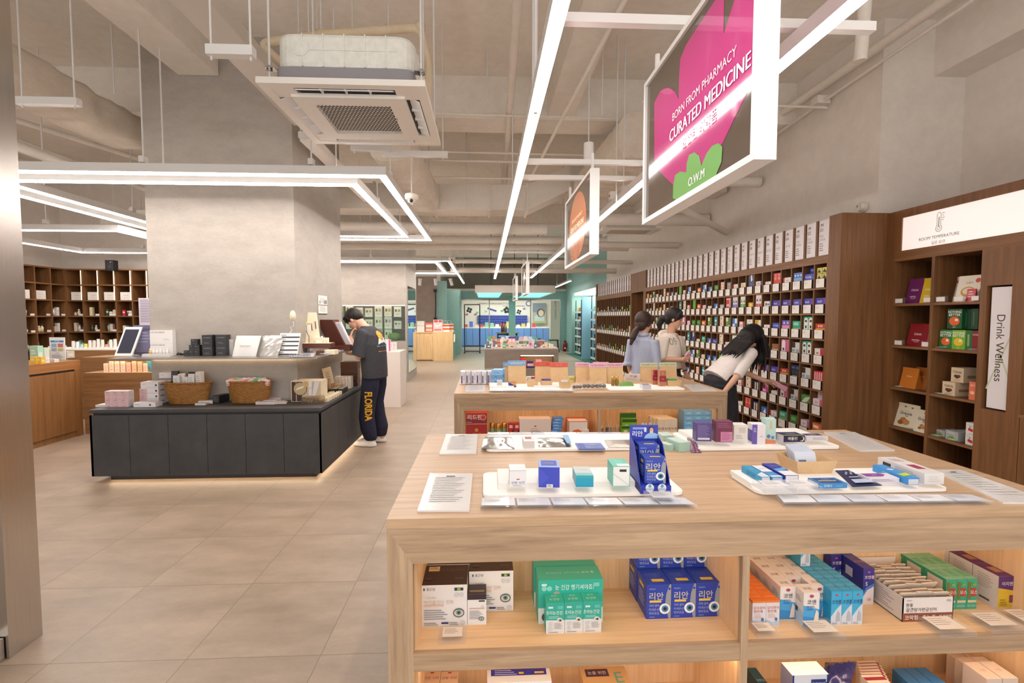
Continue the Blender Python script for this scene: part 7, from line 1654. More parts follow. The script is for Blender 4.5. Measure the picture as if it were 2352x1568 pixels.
sp=empty('loudspeaker',at_y(257,622,9.0),'small black loudspeaker on top of the rear cubby shelf','speaker')
MB().box(-.07,.07,-.06,.06,0,.19,BLACK).build('cabinet',sp,bevel=.005);MB().tube([(0.01,-.06,.07),(.01,-.064,.07)],.035,col('2a2a2e',.6),16).tube([(.03,-.06,.15),(.03,-.065,.15)],.014,CHROME,12).build('driver',sp)
p=at_z(133,826,.97)
ps=empty('poster_stand',p,'clear standing poster with blue header on the chestnut cupboard counter','sign')
w=.21;h=.29
m=MB();m.box(-w/2,w/2,0,.006,0,h,col('eceef2',.25));decal(m,(Vector((-w/2,-.0005,0)),Vector((1,0,0)),UZ,w,h),[('r',.08,.78,.92,.86,'3a84c8'),('t',.5,.82,.012,'건강 상담','f0f6fc',.006),('r',.12,.56,.46,.72,'9ab8d8'),('r',.54,.56,.88,.72,'d87878'),('r',.12,.38,.46,.52,'a8b8c8'),('r',.54,.38,.88,.52,'c8c888'),('t',.5,.3,.01,'NOTICE','4a4a60',.006),('l',.12,.22,.76,4,'8a94b0',.05)])
m.build('sheet',ps);MB().box(-w/2,w/2,-.03,.04,0,.006,PLAST).build('foot',ps);ps.rotation_euler.z=-.1
for i,(px,py,w,d,h,c,l)in enumerate(((82,832,.12,.06,.2,'a8d0b8','mint carton behind the yellow packs on the cupboard counter'),(98,830,.1,.06,.17,'c8d8c8','pale green carton beside the poster stand'),(80,836,.09,.06,.08,'e8c040','left yellow pack on the cupboard counter'),(92,836,.06,.05,.08,'e8b838','right yellow pack on the cupboard counter'),(102,834,.05,.05,.07,'e9e4de','small white pack beside the yellow ones'),(120,832,.1,.05,.04,'e2dcd4','flat white pack in front of the poster stand'),(148,822,.05,.1,.09,'d8d4c8','left leaning white booklet at the counter end'),(157,822,.05,.1,.09,'c8c0b0','right leaning white booklet at the counter end'))):
 a=at_z(px,py,.97);put(carton(w,d,h,c,{'front':[('l',.2,.7,.6,2,'f4f0ea',.15)],'right':[('r',.2,.3,.8,.6,'d8d4cc')]}),'carton',(a.x-.03,a.y+.05,.97),-.2,l,'box')
pd=empty('pedestal',(-1.43,8.04,0),'tall white display pedestal behind the man','pedestal')
MB().box(-.62,0,0,.6,0,.937,col('e6dcd6',.5)).build('plinth',pd,bevel=.002)
for i,(px,py,w,h,c,art,l)in enumerate(((868,808,.1,.3,'b82838',{},'crimson carton at the left of the white pedestal'),(876,808,.06,.26,'d8b8b0',{},'beige carton beside the crimson one on the pedestal'),(889,808,.12,.2,'ece4e4',{'front':[('r',.8,0,1,1,'d84a90')]},'white carton with pink edge on the pedestal'),(899,806,.07,.14,'e9e2e0',{'front':[('l',.2,.7,.6,2,BV,.1)]},'left small white carton on the pedestal'),(908,805,.07,.14,'e9e2e0',{'front':[('l',.2,.7,.6,2,BV,.1)]},'right small white carton on the pedestal'))):
 a=at_z(px,py-2,.937);put(carton(w,.06,h,c,art),'carton',(a.x,max(8.12,min(a.y,8.5))+.03*i*0,.937),.0,l,'box')
cz=nz0
gn=empty('glass_case',((nx0+nx1)/2,11.12,nz0),'glass-fronted niche with shelves in the far concrete pillar','case')
w=nx1-nx0;hh=nz1-nz0
for k in range(1,3):MB().box(-w/2,w/2,.02,.42,hh*k/3-.005,hh*k/3+.005,clear('green_glass','eef6f2',.02,.15)).build('glass_shelf',gn)
MB().box(-w/2,w/2,-.0,.006,0,hh,GLASS).build('glass_front',gn)
MB().box(-w/2,w/2,.05,.08,hh-.02,hh-.005,emis((255,226,190),6,'case_led')).build('led_strip',gn)
for k in range(3):
 for i in range(6):
  if k==0 and i not in(3,4):continue
  z=nz0+hh*k/3+.006;h=rnd.uniform(.18,.3)if k else.26;x=nx0+w*(i+.6)/6.5
  c=rnd.choice(['eee6d8','e8dccc','f0e8e0','e4d8d0'])
  put(carton(.17,.08,h,c if k else 'd8e0c0',{'front':[('r',.15,.5,.4,.75,'6a5a50'),('r',.55,.5,.85,.75,'b8a090'),('l',.2,.3,.6,2,'c8b8a8',.1)]}),'carton',(x,11.3,z),0,f'carton in the glass niche, {["bottom", "middle", "top"][k]} shelf, number {i + 1}','box','cartons in the glass niche')
gp=MB().ball((0,0,.1),.17,col('6a8a48',.5),12,(1,.5,.6));o=put(gp,'green_wreath',(nx0+w*.8,11.3,nz0),0,'small green plant in the glass niche','plant')
ma,mb2=at_x(937,730,P2X+.01),at_x(955,730,P2X+.01)
mi=empty('wall_mirror',(P2X+.004,(ma.y+mb2 .y)/2,1.2),'tall mirror on the side of the far concrete pillar','mirror')
m=MB();m.box(0,.008,-(mb2 .y-ma.y)/2,(mb2 .y-ma.y)/2,-1.0,1.05,col((225,235,230),.02,1.0));m.build('glass',mi)
#  back of the shop
cc_=empty('cash_counter',(-1.2,16.6,0),'pale oak service counter at the rear left','counter')
OAKL=wood('pale_oak',(206,166,116),(222,184,134),(232,198,150),'z',.5,.7)
xl,xr=Xr(958,16.6),Xr(1040,16.6)
def kp(nm,x0,x1,y0,y1,z0,z1,m,**k):return MB().box(x0+1.2,x1+1.2,y0-16.6,y1-16.6,z0,z1,m,**k).build(nm,cc_)
kp('body',xl-.8,xr,16.62,17.8,.02,.97,OAKL,right=col('7d9c8a',.5))
kp('top',xl-.8,xr,16.6,17.85,.97,1.0,OAKL)
xm=Xr(993,16.6)
kp('door',xl-.8,xm,16.6,16.62,.05,.86,OAKL);kp('panel',xm+.01,xr,16.6,16.62,.0,.97,OAKL)
kp('side_niche_glow',xr,xr+.004,17.0,17.7,.62,.9,emis((255,200,140),.9,'painted_niche_light'))  # thin glowing plate paints the light of a niche on the counter side
for i,(px,pyt,w,d,c,l,art)in enumerate(((967,737,.26,.25,'e6dfd8','white dispenser on the rear service counter',{'front':[('r',0,.55,1,.6,'b8b0a8')]}),(986,741,.26,.15,'e06a5a','left coral and white poster box on the rear counter',{'front':[('r',.1,.5,.9,.8,'f0d8d0'),('r',.1,.1,.9,.35,'f4c8a8')]}),(1006,734,.32,.15,'ecc8c8','large pink and white poster box on the rear counter',{'front':[('p',[(.1,.75),(.4,.5),(.9,.7),(.9,.6),(.4,.38),(.1,.6)],'f8f4f4'),('r',.1,.8,.5,.95,'d84a50'),('r',.6,.8,.95,.95,'d84a50'),('r',.1,.1,.9,.25,'d87a70')]}))):
 a=at_y(px,pyt,16.8);put(carton(w,d,a.z-1.0,c,art),'counter_box',(a.x,16.8,1.0),0,l,'box')
for i in range(2):
 a=at_y(1023+i*9,741,16.9+i*.2)
 sb_=empty('shopping_bag',(a.x,16.9+i*.2,1.0),['front','rear'][i]+' orange striped shopping bag on the rear counter','bag','striped shopping bags')
 m=MB();m.box(-.15,.15,-.06,.06,0,.28,col('f0ece6',.5));
 for z in(.07,.19):m.box(-.151,.151,-.061,.061,z,z+.06,col('e8622c',.5))
 m.build('bag',sb_);MB().tube([(-.07,0,.28),(-.06,0,.38),(0,0,.41),(.06,0,.38),(.07,0,.28)],.006,WHITE,6).build('handle',sb_)
gb2=empty('grab_rail',at_y(1000,700,18.95),'black wall rail on the grey rear wall','rail')
MB().tube([(0,-.04,-.55),(0.02,-.05,0),(0.01,-.04,.55)],.022,BLACK,8).build('bar',gb2);MB().box(-.06,.06,-.06,.05,-.62,-.5,BLACK).box(-.06,.06,-.06,.05,.5,.62,BLACK).build('bracket',gb2)
for i,(px,py)in enumerate(((965,646),(1000,646),(1035,646))):
 p=at_y(px,py,15.4)
 s_=empty('track_spot',p,'white track spotlight above the rear counter, %s from the left'%['first','second','third'][i],'light','track spotlights')
 MB().tube([(0,0,.05),(.03*(i-1)+.02,-.03,-.13)],.05,WHITE,14).build('head',s_)
 ld=bpy.data.lights.new('track_spot_beam','SPOT');ld.energy=60;ld.spot_size=1.9;ld.spot_blend=.6;ld.shadow_soft_size=.04;ld.color=(1,.95,.88)
 lo=bpy.data.objects.new('track_spot_beam',ld);COL.objects.link(lo);lo.location=p+Vector((.03*(i-1)+.02,-.035,-.16));lo.rotation_euler=(.1,0,0);MB().box(-.06,.06,-.02,.02,.05,.09,WHITE).tube([(0,0,.05),(0,0,0)],.012,WHITE,8).build('mount',s_)
p=at_y(1000,640,15.4);tag(MB().box(-1.0,.7,-.02,.02,0,.03,WHITE).tube([(-.9,0,.03),(-.9,0,ZC-p.z)],.006,ALU,6).tube([(.6,0,.03),(.6,0,ZC-p.z)],.006,ALU,6).build('light_track',loc=(p.x,15.4,p.z+.08)),'white track holding the rear spotlights','track')
linear_light('linear_light',[(3.0,16.6),(3.0,20.4)],'short linear light by the teal wall at the rear right',G1L,hang=[(3.0,17.2),(3.0,19.8)],z=2.78)
linear_light('linear_light',[(-0.9,16.4),(-0.9,20.4)],'short linear light above the rear service counter',G1L,hang=[(-.9,17.2),(-.9,19.8)],z=2.95)  # lamp added to brighten the dim rear of the shop
CGR=mottled('grey_laminate',(128,115,104),(144,131,119),3,.6,(1,1,4),(.3,.7),.05)
def island(x0,x1,y0,y1,label,niche=None):
 r=empty('grey_island',((x0+x1)/2,(y0+y1)/2,0),label,'table','grey display islands');w=(x1-x0)/2;d=(y1-y0)/2
 if niche:
  n0,n1,nz_,nt=niche;n0-=r.location.x;n1-=r.location.x
  m=MB();m.box(-w,n0,-d,d,0,.88,CGR).box(n1,w,-d,d,0,.88,CGR).box(n0,n1,-d,d,nt,.88,CGR).box(n0,n1,-d,d,0,nz_,CGR).box(n0,n1,-d+.35,d,nz_,nt,OAK_IN);m.build('body',r)
  MB().box(n0+.02,n1-.02,-d+.03,-d+.045,nt-.014,nt-.002,WARM).build('led_strip',r)
 else:MB().box(-w,w,-d,d,0,.88,CGR).build('body',r)
 MB().box(-w,w,-d,d,.88,.9,col('b8aca0',.3)).build('top',r)
 return r
yi=at_z(1113,800,.9).y
XA,XB=at_z(1113,800,.9).x,at_z(1284,800,.9).x
nl,nr,nt=at_y(1194,815,yi),at_y(1274,815,yi),at_y(1230,816,yi).z
island(XA,XB,yi,yi+1.4,'nearer grey display island with a lit niche',(nl.x,nr.x,.5,nt))
yi2=at_z(1120,784,.9).y
island(at_z(1119,781,.9).x,at_z(1250,781,.9).x,yi2+.3,yi2+1.6,'farther grey display island under the teal canopy')
for i,(px0,px1,pyt,c,l,art)in enumerate(((1194,1209,822,'c8402c','red carton in the niche of the grey island',{}),(1211,1225,830,'3a2a7a','purple and pink carton in the niche of the grey island',{'front':[('r',0,.3,1,.7,'f0b8b8')]}),(1231,1244,826,'e8a0b8','pink carton in the niche of the grey island',{}))):
 a=at_y((px0+px1)/2,pyt,yi+.06);w=(px1-px0)*kpx(a);put(carton(w,.08,a.z-.5,c,art),'carton',(a.x,yi+.1,.5),0,l,'box')
r3=random.Random(5)
gl_=['e8e2dc','d84a50','6ab48a','e8c8a0','c8d8ec','f0e4e0','b88a60','d8b8c8','4a6a8a','e0dcd4']
for i in range(26):
 px=1122+i*6.0;row=i%3
 y=yi+.12+row*.3;x=at_y(px,795,y).x
 if x>XB-.1:continue
 h=r3 .uniform(.03,.1)+row*.03
 put(carton(r3 .uniform(.05,.1),.07,h,r3 .choice(gl_),{'front':[('r',.2,.3,.8,.7,r3 .choice(gl_))]}),'tester_pack',(x,y,.9),r3 .uniform(-.3,.3),'small tester pack on the nearer grey island, number %d from the left'%(i+1),'box','tester packs on the grey islands')
put(carton(.14,.1,.1,'e0c098',{}),'tester_stand',(at_y(1176,790,yi+.2).x,yi+.25,.9),0,'kraft tester stand with purple header on the grey island','stand')
put(carton(.14,.02,.12,'e8a8b8',{'front':[('r',0,.7,1,1,'5a3a9a'),('r',.1,.1,.4,.6,'f4e4e4'),('r',.6,.1,.9,.6,'f4e4e4')]}),'tester_card',(at_y(1176,790,yi+.2).x,yi+.27,1.001),0,'pink and purple card on the kraft tester stand','card')
for i in range(12):
 y=yi2+.45+(i%2)*.4;x=at_y(1124+i*10.4,775,y).x
 put(carton(.1,.08,r3 .uniform(.04,.14),r3 .choice(gl_)),'tester_pack',(x,y,.9),0,'small tester pack on the farther grey island, number %d from the left'%(i+1),'box','tester packs on the grey islands')
def hang_sign(y0,y1,z0,z1,label,art):
 r=empty('hanging_sign',(.845,(y0+y1)/2,z0),label,'sign','framed signs hung between the long lights')
 d=(y1-y0)/2;h=z1-z0;T=.035;fw=.022
 m=MB();m.box(-T,T,-d,-d+fw,0,h,WHITE).box(-T,T,d-fw,d,0,h,WHITE).box(-T,T,-d+fw,d-fw,0,fw,WHITE).box(-T,T,-d+fw,d-fw,h-fw,h,WHITE);m.build('frame',r,bevel=.002)
 art(r,d-fw,h,T,fw)
 for y in(-d+.09 if d<.6 else-.2,d-.09 if d<.6 else.35):
  MB().tube([(0,y,h),(0,y,2.8-z0)],.012,WHITE,8).build('hanger',r)
 return r
def board_mat(name,c):
 m=col(c,.06,0,0.6);return m
TAUPE=col('5e5248',.07,coat=.4)
def sign_art(lines,shapes,base):
 def f(r,d,h,T,fw):
  m=MB();m.box(-T+.012,T-.012,-d,d,fw,h-fw,base)
  for sx in(-1,1):
   x=sx*(T-.012);U_=Vector((0,-sx*-1*-1,0))if False else Vector((0,sx,0));W_=2*d;H_=h-2*fw
   o=Vector((x+sx*.0008,-sx*d,fw))
   for q,(pts,c)in enumerate(shapes):
    m.poly([o+Vector((sx*.0006*q,0,0))+U_*(u*W_)+UZ*(v*H_)for u,v in pts],c)
   for(t,s,u,v,c,b)in lines:
    m.text(t,s,o+Vector((sx*.0025,0,0))+U_*(u*W_)+UZ*(v*H_),U_,UZ,c,'C',b)
  m.build('board',r)
 return f
def petal(cu,cv,lu,wv,ang,n=22,asp=1.45):
 out=[]
 for i in range(n):
  a=2*PI*i/n;x=math.cos(a)*lu;y=math.sin(a)*wv
  out.append((min(1,max(0,cu+(x*math.cos(ang)-y*math.sin(ang))/asp)),min(1,max(0,cv+x*math.sin(ang)+y*math.cos(ang)))))
 return out
PINK=col('c43c86',.07,coat=.4);PINK2=col('d05294',.07,coat=.4);GRS=col('7cb86a',.07,coat=.4);GRS2=col('8cc47a',.07,coat=.4);LET=col('f2e8ee',.3);ORG=col('d88a60',.07,coat=.4);ORG2=col('c87a58',.07,coat=.4)
def cap(pts):return[(min(1,max(0,a)),min(1,max(0,b)))for a,b in pts]
def sgn(pts):
 out=[]
 for x,y in pts:
  q=at_x(1400+x*.4209,y*.4209,.81);out.append((min(1,max(0,(2.418-q.y)/.976)),min(1,max(0,(q.z-2.017)/.661))))
 return out
pinkshapes=[(sgn([(232,560),(262,500),(310,480),(345,500),(362,540),(366,420),(372,320),(400,250),(450,170),(560,0),(610,-60),(605,185),(670,-20),(700,-90),(830,-120),(832,290),(770,430),(690,590),(600,780),(540,860),(440,960),(335,1010),(285,962),(232,900)]),PINK),(sgn([(262,500),(285,484),(310,480),(330,488),(336,505),(318,515),(290,515)]),PINK2),(sgn([(333,1080),(335,1010),(345,955),(372,935),(405,940),(408,890),(420,845),(450,830),(476,850),(487,905),(515,835),(545,795),(578,780),(600,800),(596,880),(560,970),(500,1032),(420,1085),(355,1112)]),GRS)]
hang_sign(1.42,2.44,1.995,2.70,'pink hanging sign reading Curated Medicine, nearest of the framed signs',sign_art([('BORN FROM PHARMACY',.034,*sgn([(480,482)])[0],LET,.0),('CURATED MEDICINE',.05,*sgn([(497,568)])[0],LET,.025),('엄선된 의약품',.038,*sgn([(466,712)])[0],col('e8b8d0',.3),.01),('O.W.M',.034,*sgn([(460,968)])[0],LET,.02)],pinkshapes,TAUPE))
orange=[(petal(.5,.5,.47,.5,1.5),ORG),(petal(.42,.26,.3,.3,.9),ORG2)]
hang_sign(3.66,4.82,2.005,2.66,'orange hanging sign, second of the framed signs',sign_art([('BORN FROM PHARMACY',.03,.5,.62,col('e0b060',.3),0),('CURATED MEDICINE',.045,.5,.5,col('d8b850',.3),.025),('엄선된 의약품',.034,.5,.38,col('e0a880',.3),.01)],orange,TAUPE))
hang_sign(9.4,10.6,1.98,2.62,'third hanging sign, taupe and pale, seen edge on',sign_art([],[(petal(.5,.5,.3,.2,1),col('c8b8a8',.2))],TAUPE))
hang_sign(12.7,13.9,1.98,2.62,'farthest hanging sign in front of the teal canopy',sign_art([],[(petal(.5,.5,.3,.2,1),col('b8c8c0',.2))],TAUPE))
cy_=15.2
cl,cr_=at_y(1091,672,cy_),at_y(1276,672,cy_);czb=at_y(1180,672,cy_).z;czt=at_y(1180,655,cy_).z
cn_=empty('light_canopy',((cl.x+cr_.x)/2,cy_,czb),'hanging canopy with a glowing turquoise underside','light')
w=(cr_.x-cl.x)/2;dep=4.2
m=MB();m.box(-w,w,0,.05,0,czt-czb,col('d8cec4',.5)).box(-w,w,dep-.05,dep,0,czt-czb,col('d8cec4',.5)).box(-w,-w+.05,.05,dep-.05,0,czt-czb,col('d8cec4',.5)).box(w-.05,w,.05,dep-.05,0,czt-czb,col('d8cec4',.5)).box(-w,w,.05,dep-.05,.1,czt-czb,col('d8cec4',.5));m.build('frame',cn_)
TQ=emis((110,240,232),1.6,'turquoise_light')
xm0,xm1=Xr(1150,17)-cn_.location.x,Xr(1198,17)-cn_.location.x
m=MB();m.box(-w+.05,xm0,.05,dep-.05,.03,.1,TQ).box(xm1,w-.05,.05,dep-.05,.03,.1,TQ);m.build('diffuser',cn_)
m=MB();m.box(xm0,xm1,.05,dep-.05,.0,.1,TEALP);m.build('soffit',cn_)
m=MB()
for sx in(-.6,0,.6):m.tube([(sx*w,.5,czt-czb),(sx*w,.5,ZC-czb)],.012,BLACK,6)
m.build('hanger',cn_)
struct(MB().box(Xr(1170,18),Xr(1184,18),18,18.5,0,czb,TEALP).build('pillar'))
gr_=empty('clothes_rail',at_y(1085,805,20.2).xy.to_3d(),'black free-standing rail frame before the rear glass','rail')
a,b=Xr(1067,20.2)-gr_.location.x,Xr(1102,20.2)-gr_.location.x
m=MB()
for x in(a,b):m.tube([(x,0,.03),(x,0,2.05)],.02,BLACK,8).tube([(x,-.25,.05),(x,.25,.05)],.02,BLACK,8)
m.tube([(a,0,2.05),(b,0,2.05)],.02,BLACK,8).tube([(a,0,.3),(b,0,.3)],.018,BLACK,8).tube([(a,0,.06),(b,0,.06)],.018,BLACK,8);m.build('frame',gr_)
for x in(a,b):
 for y in(-.23,.23):MB().ball((x,y,.03),.03,BLACK).build('caster',gr_)
ex=empty('fire_extinguisher',at_y(1297,805,20.9).xy.to_3d(),'red fire extinguisher on the floor by the teal wall','fire extinguisher')
MB().lathe([(0,0),(.085,0),(.085,.34),(.06,.4),(.025,.42)],col('a01820',.3),16).build('cylinder',ex);MB().box(-.03,.05,-.02,.02,.42,.48,BLACK).tube([(.05,0,.45),(.1,0,.35),(.1,0,.15)],.012,BLACK,8).build('handle',ex);MB().tube([(0,-.086,.15),(0,-.087,.15)],.04,PAPER,12).build('label_plate',ex)
stl=empty('stool',(Xr(1272,20.4),20.4,0),'dark blue saddle stool before the rear glass','stool')
MB().box(-.2,.2,-.15,.15,.5,.55,col('2a3a4a',.5)).build('seat',stl,bevel=.02)
for sx in(-1,1):
 for sy in(-1,1):MB().tube([(sx*.17,sy*.12,.5),(sx*.22,sy*.15,0)],.02,col('2a3a4a',.5),8).build('leg',stl)
rt_=empty('round_table',(Xr(1166,19.6),19.6,0),'small round-topped table behind the grey islands','table')
MB().lathe([(0,.86),(.5,.86),(.5,.9),(0,.9)],col('8a7a6a',.4),24).build('table_top',rt_);MB().tube([(0,0,0),(0,0,.86)],.06,col('2a4a7a',.4),12).build('stem',rt_);MB().lathe([(0,0),(.25,0),(.25,.02),(0,.03)],BLACK,20).build('base',rt_)
for i in range(2):
 b_=empty('copper_bottle',(Xr(1154+i*7,19.5),19.5,.9),['left copper','right pewter'][i]+' flask on the round table','bottle','flasks on the round table')
 c=['8a5a4a','a89a8a'][i];MB().lathe([(0,0),(.06,0),(.06,.25),(.03,.32),(.03,.36)],col(c,.3,.6),14).build('body',b_);MB().lathe([(.035,.36),(.035,.42),(0,.42)],BLACK,12).build('cap',b_)
ch_=empty('black_chair',(Xr(1165,18.9),18.9,0),'black slatted chair back behind the grey islands','chair')
MB().box(-.4,.4,-.02,.02,.8,.86,BLACK).box(-.4,.4,-.02,.02,.68,.72,BLACK).build('backrest',ch_);MB().box(-.4,.4,-.02,.4,.42,.46,BLACK).build('seat',ch_)
for sx in(-.38,.38):
 for y in(0,.38):MB().box(sx-.02,sx+.02,y-.02,y+.02,0,.44 if y else.86,BLACK).build('leg',ch_)
struct(MB().box(3.35,4.5,14.6,19.8,0.001,.006,mottled('teal_mat',(40,96,84),(50,108,96),4,.6)).build('floor_mat'))
tag(MB().box(3.7,4.4,14.6,19.6,2.42,2.46,emis((255,250,240),9.0,'bay_light')).build('bay_light',loc=(0,0,0)),'bright lamp panel over the teal display bay','light')
rk=random.Random(9)
def rack(x,y0,y1,z1,label,side,tag_):
 r=empty('display_rack',(x,y0,0),label,'rack','black display racks')
 L=y1-y0
 m=MB()
 for y in(0,L):m.box(0,.03,y-.015,y+.015,0,z1,BLACK).box(.45,.48,y-.015,y+.015,0,z1,BLACK)
 m.build('frame',r)
 MB().box(.46,.48,0,L,0,z1,TEALP).build('back_panel',r)
 for k in range(6):
  z=.12+k*(z1-.25)/6
  MB().box(0,.46,0,L,z-.01,z+.0,WHITE).box(-.01,0,0,L,z-.06,z+.01,WHITE).build('shelf',r)
  for q in range(5):
   h=rk.uniform(.1,.26);c=rk.choice(['3a4a6a','2a2a30','4a9a6a','c8c8c0','8a2a30','d8d4cc','3a3a7a','c8b040'])
   put(carton(.14,.14,h,c,{'left':[('r',.2,.3,.8,.7,'d8d4cc')]}),'rack_pack',(x+.14,y0+(q+.5)*L/5,z+.001),0,f'pack on the {tag_} display rack, shelf {k + 1} from the floor, number {q + 1}','box','packs on the display racks')
y_a,y_b=18.3,19.4
rack(3.72,y_a,y_b,2.2,'farther black display rack in the teal bay',0,'farther')
rack(3.74,15.2,16.6,2.25,'nearer black display rack in the teal bay',0,'nearer')
pn_=MB().box(0,.5,0,.06,0,2.25,col('8fc0d8',.4));tag(pn_.build('end_panel',loc=(3.5,17.0,0)),'pale blue upright end panel between the two display racks','panel')
bs=empty('blue_cabinet',(1.0,24.2,0),'long blue base cabinet in the rear shop','cabinet')
BLU=col('6e9ae0',.45);BLU2=col('5078c8',.5)
x0,x1=Xr(1056,24.2)-1.0,Xr(1262,24.2)-1.0
MB().box(x0,x1,.03,.6,0,.95,BLU2).build('carcass',bs);MB().box(x0,x1,0,.6,.95,1.0,WHITE).build('worktop',bs)
n=14
for i in range(n):MB().box(x0+(x1-x0)*i/n+.01,x0+(x1-x0)*(i+1)/n-.01,0,.03,.08,.94,BLU).build('door',bs)
bx_=empty('blue_rack',(1.0,25.36,0),'blue wall rack of small packs in the rear shop','rack')
xa,xb=Xr(1097,25.3)-1.0,Xr(1211,25.3)-1.0;za_,zb3=at_y(1150,743,25.3).z,at_y(1150,724,25.3).z
m=MB();m.box(xa,xb,-.1,0,za_,zb3,col('2a3ab0',.4));m.build('back',bx_)
m=MB();nx_=22
for i in range(nx_):
 for j in range(3):
  u0=xa+(xb-xa)*(i+.15)/nx_;u1=xa+(xb-xa)*(i+.85)/nx_;v0=za_+(zb3-za_)*(j+.12)/3;v1=za_+(zb3-za_)*(j+.85)/3
  m.box(u0,u1,-.14,-.101,v0,v1,col('5a78d8',.4)).box(u0,u1,-.142,-.14,v0+(v1-v0)*.3,v1-(v1-v0)*.2,col('1a1e40',.4))
m.build('packs',bx_)['kind']='stuff'
m=MB();DKP=col('4a4458');yw=25.395
def flower(px,py,s,c=BLACK):
 p=at_y(px,py,yw)
 for k in range(5 if s>.2 else 4):
  a=2*PI*k/(5 if s>.2 else 4)+.4;m.lathe([(0,0),(s*.36,0)],c,12,(0,0,0))
  n_=len(m.v)-24
  for q in range(n_,n_+24):
   v=m.v[q];m.v[q]=(p.x+s*.5*math.cos(a)+v[0],yw-.002*1,p.z+s*.5*math.sin(a)+v[1])
flower(1078,712,.19);flower(1164,712,.22);flower(1192,716,.16)
p=at_y(1140,697,yw);m.text('K-PHARMACY KOREAN BEAUTY SOLUTION',.1,(p.x,yw-.003,p.z),(1,0,0),UZ,DKP,'C',0,2.0)
p=at_y(1180,702.5,yw);m.text('YOUNG, HEALTHY & BEAUTIFUL',.08,(p.x,yw-.003,p.z),(1,0,0),UZ,DKP,'C',0,1.2)
p=at_y(1130,711,yw);m.obox((p.x,yw-.002,p.z),(.24,0,-.08),(0,.001,0),(.015,0,.045),col('4a4a98'))
for px,py,c in((1096,718,'7ac0a8'),(1072,722,'c86a60'),(1092,722,'c86a60'),(1116,715,'a8c8a0'),(1204,709,'8a8ac8'),(1153,714,'6ab080'),(1276,725,'6aa878'),(1275,748,'c8c878')):
 p=at_y(px,py,yw);m.obox((p.x,yw-.002,p.z),(.07,0,.02),(0,.001,0),(-.02,0,.05),col(c))
p=at_y(1214,697,yw);m.tube([(p.x,yw,p.z),(p.x,yw-.004,p.z)],.15,col('5a5aa8'),20).tube([(p.x,yw-.004,p.z),(p.x,yw-.006,p.z)],.1,PAPER,20)
gm=m.build('wall_graphics');tag(gm,'stickers and lettering on the white wall of the rear shop','wall graphics')
pp=at_y(1239,720,25.2)
po=empty('wall_poster',(pp.x,25.2,pp.z),'muted portrait poster on the rear shop wall','poster')
m=MB();m.box(-.36,.36,0,.02,-.52,.56,col('a8a49c',.5));decal(m,(Vector((-.36,-.001,-.52)),Vector((1,0,0)),UZ,.72,1.08),[('r',0,.55,1,1,'7a8694'),('p',[(.1,0),(.9,0),(.85,.35),(.6,.5),(.4,.5),(.15,.35)],'b8c8c8'),('e',.6,.52,.3,.32,'5a5048'),('e',.62,.5,.2,.24,'d8c0b0'),('r',0,0,1,.12,'a8b478')]);m.build('sheet',po)
bp_=MB().box(-.25,.25,0,.05,0,2.5,col('e6ded4',.5));bp_.text('K-BEAUTY PHARMACY',.09,(0,-.001,1.9),(0,0,-1),(1,0,0),DKP,'C',0,1.0)
tag(bp_.build('wall_panel',loc=(Xr(1276,23),23,0)),'white panel with vertical lettering in the rear shop','panel')
for i in range(14):
 px=1070+i*12;h=rk.uniform(.1,.3)
 put(carton(.18,.1,h,rk.choice(['e8c0c0','d04a50','8ab8a0','e8e0d8','5a6ac8','d8b060'])),'shop_pack',(Xr(px,24.4),24.4,1.0),0,'small pack on the blue cabinet worktop, number %d from the left'%(i+1),'box','packs on the blue cabinet')
tag(MB().box(-1.6,1.6,-.6,.6,0,.05,emis((255,250,244),13.0,'rear_shop_lamp')).build('ceiling_lamp',loc=(1.2,23.4,2.66)),'flat ceiling lamp in the rear shop','light')
#  people
def fine_text(t,bold):
 vs,fs,x0,x1,y0,y1=text_mesh(t,bold,4)
 bm=bmesh.new();bv_=[bm.verts.new((v[0],v[1],0))for v in vs]
 for f in fs:
  try:bm.faces.new([bv_[i]for i in f])
  except ValueError:pass
 bmesh.ops.triangulate(bm,faces=bm.faces);bmesh.ops.subdivide_edges(bm,edges=bm.edges,cuts=3,use_grid_fill=True);bmesh.ops.triangulate(bm,faces=bm.faces)
 bm.verts.index_update()
 r=[(v.co.x,v.co.y)for v in bm.verts],[tuple(v.index for v in f.verts)for f in bm.faces],x0,x1,y0,y1
 bm.free();return r
class Fig:
 def __init__(s,o,fdir):
  s.o=Vector(o);s.f=Vector((fdir[0],fdir[1],0)).normalized();s.l=Vector((-s.f.y,s.f.x,0));s.u=Vector((0,0,1))
 def P(s,f,l,u):return s.f*f+s.l*l+s.u*u
def cap_(mb,p0,p1,r0,r1,m,n=14):
 n=n+6
 """closed tapered limb with rounded ends"""
 p0,p1=Vector(p0),Vector(p1);d=(p1-p0).normalized();pts=[];rs=[]
 for k in range(4):a=PI/2*k/4;pts.append(p0-d*(r0*math.cos(a)));rs.append(max(r0*math.sin(a),1e-4))
 for k in range(5):a=PI/2*k/4;pts.append(p1+d*(r1*math.sin(a)));rs.append(max(r1*math.cos(a),1e-4))
 mb.tube(pts,rs,m,n)
